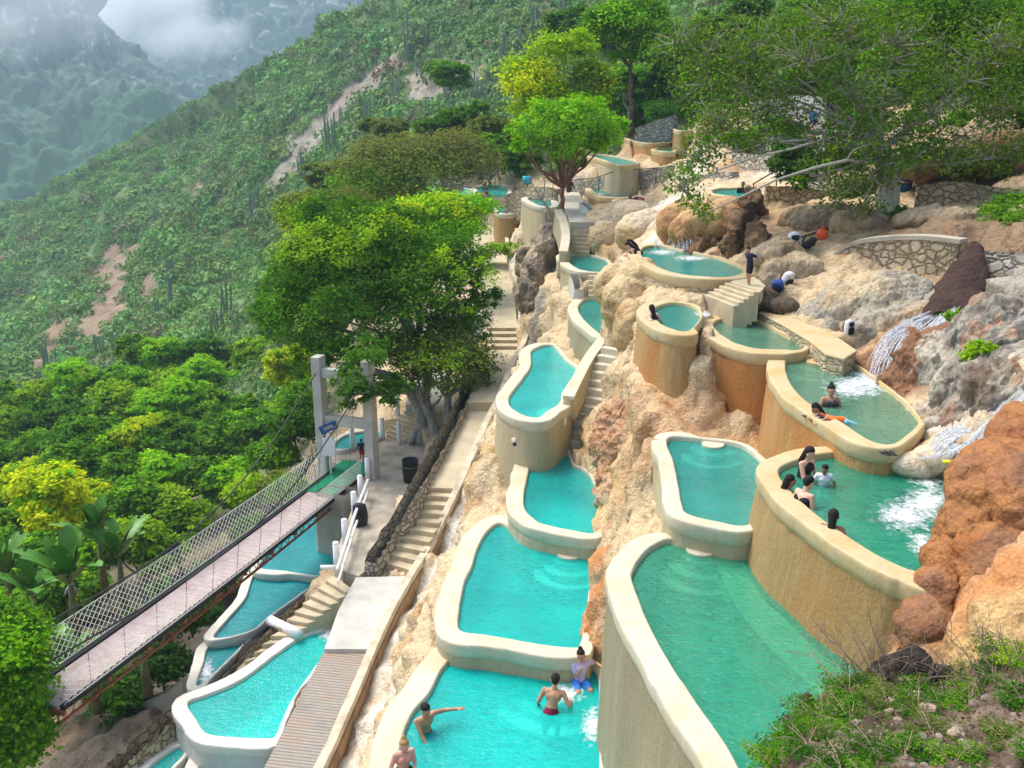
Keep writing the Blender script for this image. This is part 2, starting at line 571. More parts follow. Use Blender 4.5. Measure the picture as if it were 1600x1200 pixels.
def pool(name, label, outline, zw, rimw=.5, h=1.5, wall='wall_cream', rim='rim', water='w_cyan', steps=(), n=110, ground='c',
         batter=.06, group='terraced bathing pools', freeb=.1, depth=1.0, rimh=.12):
    pts = []
    for q in outline:
        p = PZ(q[0], q[1], zw)
        pts.append((p[0], p[1], q[2] if len(q) > 2 else h))
    A = sum(pts[i][0] * pts[(i + 1) % len(pts)][1] - pts[(i + 1) % len(pts)][0] * pts[i][1] for i in range(len(pts)))
    if A < 0:
        pts = pts[::-1]
    S = spline(pts, n)
    P, H0 = S[:, :2], S[:, 2]; H = np.maximum(H0, .02)
    N = normals2d(P)
    wob = .9 + .25 * vnoise(np.column_stack([P * 1.3, np.full(n, zw)]))
    hs = np.clip((H - .08) / .45, 0, 1); hs = hs * hs * (3 - 2 * hs)
    RW = .86 * rimw * wob * np.where(H0 < -.01, .16, .34 + .66 * hs)
    RW = (RW + np.roll(RW, 1) + np.roll(RW, -1)) / 3
    c = P.mean(0)
    T = thing(name, label, 'pool', (c[0], c[1], zw), group)
    def ring(off, z):
        return np.column_stack([P + N * np.asarray(off).reshape(-1, 1), np.broadcast_to(z, (n,)) if np.isscalar(z) else z])
    def band(name, rings, mat, smooth=True):
        V = np.vstack(rings)
        F = []
        for r in range(len(rings) - 1):
            a = np.arange(n); b = (a + 1) % n
            F.append(np.stack([r * n + a, r * n + b, (r + 1) * n + b, (r + 1) * n + a], 1)[:, ::-1])
        return mesh(name, V, np.vstack(F), mat, T, smooth)
    wz = .03 * (vnoise(np.column_stack([P * 2.1, np.full(n, zw + 9)])) - .5)
    o1 = np.ones(n)
    rg = .05 * (fbm(np.column_stack([P * 5, np.full(n, zw + 3)]), 3) - .5)
    zt = zw + rimh + wz
    A_ = .03 + rg * .4; B_ = RW - .035 + rg
    rings = [ring(A_ - .03, zw - .3), ring(A_ - .03, zt - .035), ring(A_ - .022, zt - .015), ring(A_, zt)]
    band('rim', rings, M[rim])
    rings = [ring(A_, zt), ring(A_ * .6 + B_ * .4, zt + .006 + rg * .25), ring(B_, zt)]
    band('rim_top', rings, M[rim])
    rings = [ring(B_, zt), ring(B_ + .018, zt - .008), ring(B_ + .03, zt - .03), ring(B_ + .035, zt - .08), ring(B_ + .03, zt - .2), ring(B_ + .02, zt - .27), ring(B_ - .01, zt - .33)]
    band('rim_lip', rings, M[rim])
    rows = 14
    rings = []
    for i in range(rows + 1):
        t = i / rows
        dz = t * (H + .9)
        off = RW - .05 + batter * dz + .06 * (fbm(np.column_stack([P * 2.0, zw - dz * .35]), 3) - .5) * (0 if i == 0 else 1)
        rings.append(np.column_stack([P + N * off.reshape(-1, 1), zw - .2 - dz]))
    band('wall', rings, M[wall])
    b0 = ring(-.0 * o1, zw - .25); b1 = ring(-.06 * o1, zw - depth)
    V = np.vstack([b0, b1])
    a = np.arange(n); b = (a + 1) % n
    F = [tuple(x) for x in np.stack([a, b, n + b, n + a], 1)] + [tuple(range(n, 2 * n))]
    mesh('basin', V, F, M['basin'], T)
    V = ring(.015 * o1, zw)
    mesh('water', V, [tuple(range(n))], M[water], T)
    for (u, v, r, *rest) in steps:
        p = PZ(u, v, zw)
        k = rest[0] if rest else 2
        if k > 1:
            MB().prism([(p[0] + r * .36 * math.cos(q), p[1] + r * .36 * math.sin(q)) for q in np.linspace(0, 2 * PI, 28, endpoint=False)], zw - .4, zw + .05).build('step', M[rim], T, bevel=.02)
        for i in range(k):
            rr = r * (1 - .27 * (k - 1 - i)) if k > 1 else r
            zz = zw - .09 - .22 * i
            ring_ = [(p[0] + rr * math.cos(q) * 1.0, p[1] + rr * math.sin(q) * .95) for q in np.linspace(0, 2 * PI, 40, endpoint=False)]
            MB().prism(ring_, zw - depth, zz).build('step', M['substep'], T, bevel=.03)
    out = P + N * (RW + .25).reshape(-1, 1)
    for i in range(0, n, 4):
        CTRL.append((out[i, 0] + N[i, 0] * batter * H[i], out[i, 1] + N[i, 1] * batter * H[i], zw + .08 - H[i], ground))
    CLAMP.append((P + N * (RW * .55).reshape(-1, 1), zw - depth - .35, T.name))
    POOLS[name + label[:6]] = T
    return T

pool('thermal_pool', 'large green foreground pool with a tall olive wall, below the tallest curved wall',
     [(1006, 872, 1.2), (1028, 856, .6), (1050, 850, .2), (1092, 859, .1), (1150, 868, .1), (1190, 880, .4), (1222, 925, .6), (1270, 965, .6), (1325, 1010, .6),
      (1370, 1060, .6), (1380, 1150, .5), (1320, 1230, .8), (1240, 1290, 2.0), (1172, 1240, 3.2), (1137, 1177, 3.4), (1092, 1113, 3.4), (1046, 1044, 3.4), (1012, 980, 3.4), (993, 930, 3.2), (987, 905, 2.4)],
     -8.2, .52, 2.5, 'wall_olive', 'rim', 'w_green', steps=[(1096, 860, .85, 3)], n=150, batter=.035)
pool('thermal_pool', 'high curved brown walled green pool where three women bathe',
     [(1216, 746, 1.6), (1229, 733, 1.2), (1275, 719, .5), (1340, 714, .3), (1367, 726, .1), (1413, 737, .05), (1470, 745, -.1), (1500, 770, -.2), (1520, 830, -.2), (1500, 890, .0), (1460, 915, .6),
      (1431, 902, 1.5), (1413, 897, 1.6), (1358, 870, 1.6), (1303, 833, 1.6), (1261, 801, 1.6), (1229, 769, 1.6)],
     -6.65, .5, 1.6, 'wall_brown', 'rim_tan', 'w_green', n=150, batter=.13)
lg_ = [PZ(u, v, -8.2) for u, v in ((1150, 862), (1120, 872), (1150, 935), (1195, 990), (1250, 1040), (1290, 1078), (1330, 1110), (1380, 1090), (1330, 1010), (1270, 965), (1222, 925), (1190, 880))]
MB().prism(lg_, -9.2, -8.36).build('ledge', M['substep'], POOLS['thermal_poollarge '])
pool('thermal_pool', 'sage green pool under the waterfall with a streaked orange wall',
     [(1227, 572, 1.6), (1237, 564, 1.0), (1275, 562, .1), (1312, 566, .0), (1344, 581, -.1), (1381, 609, -.15), (1412, 634, -.15), (1431, 656, -.1), (1434, 668, 0), (1412, 691, .1),
      (1391, 702, .2), (1369, 700, .4), (1344, 687, .6), (1312, 666, 1.3), (1275, 644, 1.9), (1247, 622, 2.0), (1231, 597, 2.0)],
     -6.2, .5, 1.8, 'wall_orange', 'rim_tan', 'w_sage', steps=[(1275, 567, .7, 2)], n=150)
pool('thermal_pool', 'oval green pool beside the long bench, on a deeply orange stained wall',
     [(1114, 511, 1.6), (1131, 503, .8), (1162, 502, .1), (1187, 508, .0), (1219, 524, .0), (1250, 541, .0), (1256, 548, .1), (1246, 553, .2), (1219, 553, .6), (1181, 551, 2.1), (1150, 542, 2.2), (1125, 527, 2.1)],
     -6.05, .55, 1.9, 'wall_orange', 'rim_tan', 'w_sage', steps=[(1172, 506, .5, 1)], n=130)
pool('thermal_pool', 'round teal pool with one dark haired bather, below the stone faced pool',
     [(1019, 494, 1.5), (1028, 484, .8), (1050, 478, .2), (1075, 480, .1), (1090, 488, .0), (1094, 499, -.3), (1085, 514, -.3), (1072, 524, .5), (1050, 520, 1.75), (1031, 510, 1.65)],
     -5.7, .55, 1.4, 'wall_orange', 'rim_tan', 'w_teal', n=130)
pool('thermal_pool', 'wide teal oval pool under the dripping rock overhang',
     [(1003, 393, 1.0), (1016, 388, .4), (1037, 388, .1), (1069, 396, -.1), (1116, 405, -.1), (1147, 416, 0), (1162, 426, .1), (1156, 433, .5), (1131, 438, .8), (1094, 437, .9), (1050, 430, 1.0), (1019, 417, 1.2), (1003, 405, 1.2)],
     -5.05, .5, 1.0, 'faced', 'rim_tan', 'w_teal', n=130)
pool('thermal_pool', 'teal pool with a pale wall and corner steps, left of the orange ledge',
     [(1043, 692, 1.5), (1087, 691, .2), (1150, 699, .1), (1175, 712, .1), (1196, 740, .2), (1192, 780, .2), (1172, 826, .3), (1119, 822, .5), (1075, 811, .5), (1066, 797, 1.0), (1060, 765, 1.5), (1053, 730, 1.6)],
     -7.7, .42, 1.2, 'wall_cream', 'rim', 'w_teal', steps=[(1114, 696, .75, 2)], n=120)
pool('thermal_pool', 'cyan lowest cascade pool with four bathers at the bottom edge',
     [(719, 1026, .8), (692, 1050, 1.2), (670, 1091, 1.4), (647, 1117, 1.4), (634, 1144, 1.4), (626, 1175, 1.4), (624, 1215, 1.4), (640, 1290, 1.4), (720, 1340, 1.5), (850, 1340, 1.5), (925, 1290, .5), (936, 1200, .0), (936, 1125, .0), (934, 1061, .0), (915, 1045, .0), (899, 1043, .05), (827, 1037, .05), (770, 1029, .1)],
     -11.6, .65, 1.0, 'wall_cream', 'rim', 'w_bright', steps=[(868, 1044, 1.35, 4)], n=130)
pool('thermal_pool', 'square cyan pool with quarter round steps in the middle of the cascade',
     [(779, 822, 1.0), (760, 837, 1.2), (746, 862, 1.3), (737, 892, 1.3), (726, 915, 1.3), (719, 952, 1.2), (716, 983, 1.0), (724, 993, .6), (760, 998, .4), (820, 1009, .35), (895, 1018, .35), (906, 1012, .3), (912, 985, .1), (921, 919, .05), (926, 873, .0), (915, 868, .0), (846, 852, .05), (812, 840, .1), (797, 829, .4)],
     -11.1, .62, 1.0, 'wall_cream', 'rim', 'w_cyan', steps=[(890, 866, .95, 3)], n=130)
pool('thermal_pool', 'cyan pool at the foot of the cream steps, third from the bottom of the cascade',
     [(826, 741, 1.2), (829, 722, 1.2), (853, 710, .5), (868, 704, .1), (886, 711, .0), (895, 730, -.1), (910, 737, -.2), (924, 750, -.2), (936, 785, -.2), (938, 812, .0), (931, 838, .3), (890, 833, .4), (850, 825, .4), (833, 815, .6), (820, 800, 1.2), (819, 775, 1.3)],
     -10.6, .55, 1.0, 'wall_cream', 'rim', 'w_cyan', n=120)
pool('thermal_pool', 'guitar shaped bright turquoise pool alongside the cream steps',
     [(831, 552, 1.2), (849, 543, .6), (865, 543, .1), (872, 551, .05), (884, 566, .05), (899, 577, .1), (899, 585, .2), (886, 605, .4), (878, 618, .6), (874, 634, .9), (853, 649, 1.2), (840, 658, 1.3), (822, 655, 1.4), (800, 643, 1.4), (795, 631, 1.4), (799, 619, 1.4), (816, 597, 1.4), (829, 577, 1.4), (830, 563, 1.4)],
     -9.1, .5, 1.3, 'wall_cream', 'rim', 'w_bright', steps=[(862, 640, .5, 1)], n=130)
pool('thermal_pool', 'narrow teal pool hugging a cream boulder below the small weir wall',
     [(903, 486, 1.6), (908, 476, 1.2), (917, 470, .2), (938, 468, .1), (947, 490, -.1), (964, 507, -.1), (966, 526, .1), (944, 529, .7), (928, 518, 1.3), (911, 502, 1.5)],
     -7.8, .5, 1.4, 'wall_olive', 'rim', 'w_teal', n=110)
pool('thermal_pool', 'small teal pool at the foot of the upper stair, fed by a rock chute',
     [(884, 406, 1.5), (891, 401, 1.0), (922, 402, .1), (948, 410, .0), (948, 426, .1), (921, 428, .3), (897, 420, 1.4)],
     -6.9, .55, 1.2, 'wall_cream', 'rim', 'w_teal', n=90)
pool('thermal_pool', 'angular teal pool with a low tan wall in front of the far rubble wall',
     [(924, 297, .9), (950, 295, .1), (972, 300, .1), (992, 309, .2), (947, 310, 1.0)], -4.7, .5, .9, 'wall_brown', 'rim_tan', 'w_teal', n=70)
pool('thermal_pool', 'pointed green pool sharing the tan wall of the angular pool',
     [(964, 316, 1.0), (992, 312, .1), (1017, 315, .1), (1010, 319, .6), (989, 322, 1.0)], -4.75, .35, .9, 'wall_brown', 'rim_tan', 'w_teal', n=60)
pool('thermal_pool', 'pale teal pool above the rock overhang, half behind hanging leaves',
     [(1118, 299, .2), (1155, 297, .1), (1192, 300, .1), (1172, 311, .9), (1119, 307, .9)], -3.45, .3, .9, 'wall_brown', 'rim_tan', 'w_teal', n=60)
pool('thermal_pool', 'long pale pool behind the bright green tree, spilling a white curtain',
     [(920, 245, .8), (940, 244, .1), (966, 247, .1), (996, 256, .2), (977, 261, .8), (962, 258, .8), (940, 251, .6)], -2.95, .3, .7, 'wall_cream', 'rim_tan', 'w_teal', n=60)
pool('thermal_pool', 'high far pool with a rust streaked wall',
     [(974, 215, 2.0), (992, 212, .1), (1026, 217, .1), (1051, 223, .3), (1019, 226, 2.0), (996, 223, 2.0)], -1.95, .25, 1.5, 'wall_orange', 'rim_tan', 'w_teal', n=60)
pool('thermal_pool', 'small green pool at the very top of the terraces',
     [(1055, 201, .8), (1073, 201, .1), (1075, 206, .8), (1060, 206, .8)], -1.05, .25, .8, 'wall_brown', 'rim_tan', 'w_green', n=40)
pool('thermal_pool', 'small tan sided pool just below the rust streaked one',
     [(1022, 236, .8), (1050, 233, .1), (1048, 240, .8)], -2.3, .25, .8, 'wall_brown', 'rim_tan', 'w_teal', n=40)
pool('thermal_pool', 'cream walled teal pool behind the red trunked tree',
     [(825, 312, 2.2), (856, 313, .3), (862, 320, .8), (858, 326, 2.0), (839, 322, 2.2)], -5.4, .5, 2.0, 'wall_cream', 'rim', 'w_teal', n=60)
pool('thermal_pool', 'wide cyan pool farthest left beyond the yellow green crown',
     [(746, 295, .8), (770, 291, .5), (791, 292, .3), (793, 303, .6), (780, 311, .9), (754, 307, 1.0)], -6.2, .4, .9, 'wall_grey', 'rim', 'w_bright', n=60)
pool('thermal_pool', 'small cyan pool half hidden behind a white tarpaulin',
     [(698, 300, .8), (720, 296, .4), (738, 298, .3), (736, 306, .8), (706, 309, .9)], -6.4, .3, .8, 'wall_grey', 'rim_white', 'w_bright', n=50)
pool('thermal_pool', 'square teal pool with one standing bather, above the tan drain wall',
     [(780, 325, 1.2), (806, 324, .3), (806, 335, 1.6), (782, 335, 1.6)], -6.6, .3, 1.2, 'wall_brown', 'rim', 'w_teal', n=50)
pool('thermal_pool', 'small pale pool on the terrace between the white runoff wall and the far rubble wall', [(1200, 262, .8), (1228, 259, .1), (1252, 263, .2), (1240, 268, .8), (1212, 268, .8)], -2.9, .25, .8, 'wall_cream', 'rim', 'w_teal', n=50)
# lower pools near the hanging bridge
pool('thermal_pool', 'kite shaped bright cyan pool against the corrugated ramp',
     [(294, 1103, 1.4), (319, 1092, .8), (375, 1068, .5), (431, 1027, .5), (469, 1001, .4), (499, 989, .3), (528, 982, .1), (516, 1012, .0), (486, 1055, 0), (452, 1106, 0), (432, 1152, .2), (424, 1158, .6), (375, 1157, .8), (326, 1152, 1.2), (308, 1130, 1.5)],
     -16.2, .5, 1.0, 'wall_grey', 'rim_white', 'w_bright', n=120, ground='g')
pool('thermal_pool', 'lower cyan pool with one man in a white shirt',
     [(334, 1175, .6), (418, 1176, .1), (400, 1230, .1), (385, 1290, .5), (270, 1290, .8), (306, 1215, .8)], -17.0, .42, .8, 'wall_grey', 'rim_white', 'w_cyan', n=90, ground='g')
pool('thermal_pool', 'narrow cyan pool left of the man in the white shirt',
     [(277, 1171, .6), (288, 1181, .1), (262, 1212, .1), (225, 1262, .5), (190, 1262, .8), (232, 1204, .8)], -17.1, .4, .8, 'wall_grey', 'rim_white', 'w_cyan', n=90, ground='g')
pool('thermal_pool', 'blue green pool under the bridge, farthest and widest of the weir pools',
     [(420, 868, 2.0), (440, 835, 2.0), (470, 795, 2.0), (500, 790, .6), (520, 830, .2), (525, 868, .2), (518, 890, .1), (501, 903, .1), (450, 896, .3), (406, 890, 2.0)], -17.3, .45, 1.8, 'wall_grey', 'rim_white', 'w_blue', n=110, ground='k', group='weir pools under the bridge')
pool('thermal_pool', 'blue green weir pool between two curved white weirs',
     [(402, 898, 2.0), (450, 905, .2), (497, 911, .1), (472, 929, .1), (426, 962, .1), (390, 990, .1), (336, 1000, .3), (352, 976, 2.0), (384, 938, 2.0)], -17.5, .4, 1.8, 'wall_grey', 'rim_white', 'w_blue', n=110, ground='k', group='weir pools under the bridge')
pool('thermal_pool', 'blue green weir pool nearest the rubble stair wall, with foam',
     [(330, 1012, 2.0), (386, 1001, .2), (374, 1016, .1), (340, 1050, .1), (314, 1074, .4), (308, 1071, 1.6), (318, 1042, 2.0)], -17.75, .4, 1.8, 'wall_grey', 'rim_white', 'w_blue', n=90, ground='k', group='weir pools under the bridge')
pool('thermal_pool', 'small turquoise pool beyond the bridge tower',
     [(522, 702, .8), (532, 688, .8), (552, 680, .5), (580, 676, .3), (596, 680, .1), (585, 690, .1), (560, 697, .1), (540, 705, .2)], -14.75, .3, .6, 'wall_grey', 'rim_white', 'w_bright', n=60)
pool('thermal_pool', 'shaded turquoise pool beneath the big tree crown',
     [(655, 540, .6), (690, 505, .3), (720, 490, .2), (720, 520, .2), (700, 560, .3), (672, 575, .5)], -12.6, .4, .5, 'wall_grey', 'rim_white', 'w_bright', n=60)

# ================================================================== PATH, STAIRS, PLAZA
def strip(stations, w0=None):
    """stations: (uL, vL, uR, vR, z) -> world left and right points"""
    return [(PZ(a, b, z), PZ(c, d, z)) for a, b, c, d, z in stations]
def slab(st, name, mat, thick=.5, clamp=True, parent=None):
    mb = MB()
    L = strip(st)
    for (a, b), (c, d) in zip(L[:-1], L[1:]):
        mb.hexa([a - [0, 0, thick], b - [0, 0, thick], d - [0, 0, thick], c - [0, 0, thick], a, b, d, c])
        if clamp:
            CLAMP.append((np.array([a[:2], b[:2], d[:2], c[:2]]), min(a[2], c[2]) - .25, 'path'))
            for p in (a, b):
                CTRL.append((*p[:2], p[2] - .1, 'w'))
    return mb.build(name, mat, parent)
def stair(st0, st1, k, name, label, mat='step', thick=.4, group=None, nose=.0):
    """k risers from station st0 (low) to station st1 (high)"""
    (a, b), (c, d) = strip([st0])[0], strip([st1])[0]
    z0, z1 = st0[4], st1[4]
    T = thing(name, label, 'stairs', tuple((a + b) / 2), group)
    for i in range(k):
        t0, t1 = i / k, 1.0
        z = z0 + (z1 - z0) * (i + 1) / k
        p, q = a + (c - a) * t0, b + (d - b) * t0
        t1 = (i + 1.12) / k
        r, s = a + (c - a) * t1, b + (d - b) * t1
        zb = z0 + (z1 - z0) * i / k - thick
        mb = MB().hexa([(p[0], p[1], zb), (q[0], q[1], zb), (s[0], s[1], zb), (r[0], r[1], zb), (p[0], p[1], z - .002 * (i % 2)), (q[0], q[1], z - .002 * (i % 2)), (s[0], s[1], z - .002 * (i % 2)), (r[0], r[1], z - .002 * (i % 2))])
        o = mb.build('step', M[mat], T, bevel=.025)
        CLAMP.append((np.array([p[:2], q[:2], s[:2], r[:2]]), zb + .1, name))
        CTRL.append((p[0], p[1], z - .2, 'c')); CTRL.append((q[0], q[1], z - .2, 'c'))
    return T
# corrugated ramp, upper slab, landing
ramp_st = [(366, 1290, 448, 1290, -16.0), (506, 1018, 575, 1018, -15.4)]
ramp = kind(slab(ramp_st, 'ramp', None, .4))
g = G('corrugated ramp concrete')
(ra, rb), (rc, rd) = strip(ramp_st)
ax = (rc - ra); L_ = np.linalg.norm(ax); ang = math.atan2(ax[1], ax[0])
gv = g.n('ShaderNodeNewGeometry').outputs['Position']
mp = g.n('ShaderNodeMapping', {'Vector': gv, 'Rotation': (0, 0, -ang)})
wv = g.n('ShaderNodeTexWave', {'Vector': mp.outputs[0], 'Scale': 2.9, 'Distortion': .4, 'Detail': 1}, wave_type='BANDS', bands_direction='X')
na = g.noise(g.coord((1, 1, 1), 'World'), .8, 4, .6)
colr = g.ramp(na, [(.3, (.29, .26, .23)), (.5, (.38, .34, .29)), (.74, (.42, .27, .17))])
colr = g.mix(g.math('MULTIPLY', wv.outputs[0], .28), colr, (.20, .16, .13))
ramp.data.materials.clear(); ramp.data.materials.append(g.done(g.pbr(colr, .85, g.bump(wv.outputs[0], .8, .05))))
kind(slab([(507, 1014, 577, 1014, -15.28), (528, 955, 606, 965, -15.05), (556, 902, 640, 900, -14.85)], 'landing', M['concrete_pale'], .6))
stair((588, 882, 648, 900, -14.85), (662, 757, 720, 757, -13.0), 10, 'path_stairs', 'ten worn concrete steps beside the grey rubble wall')
kind(slab([(662, 757, 720, 757, -13.02), (728, 640, 772, 640, -12.4)], 'walkway', M['path'], .6))
stair((728, 640, 772, 640, -12.4), (730, 628, 778, 628, -12.0), 2, 'path_stairs', 'two low steps across the walkway')
kind(slab([(730, 628, 778, 628, -12.02), (762, 546, 812, 546, -11.3)], 'walkway', M['path'], .6))
stair((762, 546, 812, 546, -11.3), (760, 508, 808, 508, -10.6), 4, 'path_stairs', 'four wide steps across the walkway near the leaning crown')
kind(slab([(760, 508, 808, 508, -10.62), (755, 440, 802, 440, -9.8), (748, 385, 789, 385, -8.8), (720, 352, 785, 352, -7.9)], 'walkway', M['path'], .6))
# parapet along the path
PAR = [(448, 1290, -16.0), (502, 1200, -15.7), (600, 979, -15.1), (645, 900, -14.85), (675, 850, -14.5), (719, 757, -13.0), (750, 684, -12.65), (772, 640, -12.3), (778, 627, -12.0), (800, 572, -11.5), (815, 545, -11.2), (819, 533, -10.9),
       (811, 500, -10.5), (806, 461, -9.95), (792, 402, -8.95), (787, 360, -8.0)]
par = np.array([PZ(*q) for q in PAR])
ps = spline(par, 70, False)
nn = normals2d(ps[:, :2], False)
T = thing('parapet', 'low stained concrete parapet along the right side of the path', 'parapet', tuple(ps[20]))
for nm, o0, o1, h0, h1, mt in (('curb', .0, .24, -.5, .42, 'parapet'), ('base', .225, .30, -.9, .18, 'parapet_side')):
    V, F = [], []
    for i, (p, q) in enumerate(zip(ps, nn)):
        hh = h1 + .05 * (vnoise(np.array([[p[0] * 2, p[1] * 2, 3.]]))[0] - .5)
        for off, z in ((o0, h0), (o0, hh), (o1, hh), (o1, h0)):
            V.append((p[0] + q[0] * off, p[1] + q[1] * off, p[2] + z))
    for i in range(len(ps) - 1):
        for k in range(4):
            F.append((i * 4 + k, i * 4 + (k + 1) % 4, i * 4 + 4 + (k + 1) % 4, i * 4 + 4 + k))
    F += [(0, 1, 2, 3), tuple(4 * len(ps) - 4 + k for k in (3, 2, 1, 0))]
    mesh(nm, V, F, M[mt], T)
for i in range(0, len(ps), 2):
    q = ps[i] + np.array([nn[i][0], nn[i][1], 0]) * .5
    CTRL.append((q[0], q[1], q[2] - .15, 'w'))
    q = ps[i] + np.array([nn[i][0], nn[i][1], 0]) * 1.0
    CTRL.append((q[0], q[1], q[2] - .05, 'w'))
    q = ps[i] - np.array([nn[i][0], nn[i][1], 0]) * .2
    CTRL.append((q[0], q[1], q[2] - .5, 'c'))
# plaza by the bridge tower
PLZ = [(522, 872), (548, 800), (566, 745), (520, 722), (500, 708), (520, 700), (560, 697), (600, 676), (645, 682), (672, 700), (662, 757), (616, 858), (560, 900), (536, 892)]
pz = [PZ(u, v, -14.82) for u, v in PLZ]
kind(MB().prism(pz, -15.6, -14.82).build('plaza', M['plaza']))
CLAMP.append((np.array(pz)[:, :2], -15.3, 'plaza'))
for p in pz:
    CTRL.append((p[0], p[1], -15.3, 'c'))
stair((604, 684, 636, 694, -14.82), (644, 628, 672, 634, -13.2), 9, 'plaza_stairs', 'steps with white posts climbing from the plaza under the big tree', thick=.9)
kind(slab([(634, 632, 676, 632, -13.2), (650, 560, 755, 560, -12.5), (680, 490, 760, 490, -11.4)], 'terrace_paving', M['concrete_pale'], .6))
# cream steps beside the guitar shaped pool
stair((868, 694, 912, 703, -10.45), (944, 540, 984, 547, -7.75), 12, 'cream_steps', 'flight of cream mineral coated steps beside the bright turquoise pool', 'rim', .7)
stair((918, 468, 938, 468, -7.75), (920, 430, 946, 430, -6.8), 5, 'cream_steps', 'short cream steps between two small teal pools', 'rim', .7)
stair((888, 397, 921, 399, -6.8), (892, 346, 926, 346, -5.2), 8, 'cream_steps', 'upper cream steps below the tan walled pools', 'step', .7)
kind(slab([(890, 347, 928, 347, -5.21), (884, 330, 916, 328, -5.0), (870, 300, 905, 300, -4.9)], 'landing', M['concrete'], .5))
stair((1098, 464, 1146, 483, -5.5), (1140, 442, 1186, 456, -4.98), 5, 'concrete_steps', 'grey concrete steps by the wide oval pool where a boy stands', 'step', .8)
p0 = [PZ(u, v, -4.98) for u, v in ((1141, 441), (1188, 456), (1196, 446), (1176, 430), (1164, 430))]
kind(MB().prism(p0, -5.35, -4.98).build('landing', M['step']))
CLAMP.append((np.array(p0)[:, :2], -5.4, 'landing'))
# long bench beside the oval pool
bp = [PZ(u, v, -5.74) for u, v in ((1186, 489), (1222, 507), (1264, 532), (1290, 553), (1318, 560), (1338, 548), (1300, 522), (1245, 500), (1200, 483))]
B = thing('stone_bench', 'long low stone faced bench behind the oval green pool', 'bench', tuple(bp[0]))
MB().prism(bp, -6.5, -5.80).build('bench_wall', M['faced'], B)
c_ = np.mean(np.array(bp), 0)
bp2 = [c_ + (p - c_) * 1.02 for p in bp]
MB().prism(bp2, -5.80, -5.72).build('bench_top', M['rim_tan'], B, bevel=.03)
CLAMP.append((np.array(bp)[:, :2], -6.1, 'bench'))

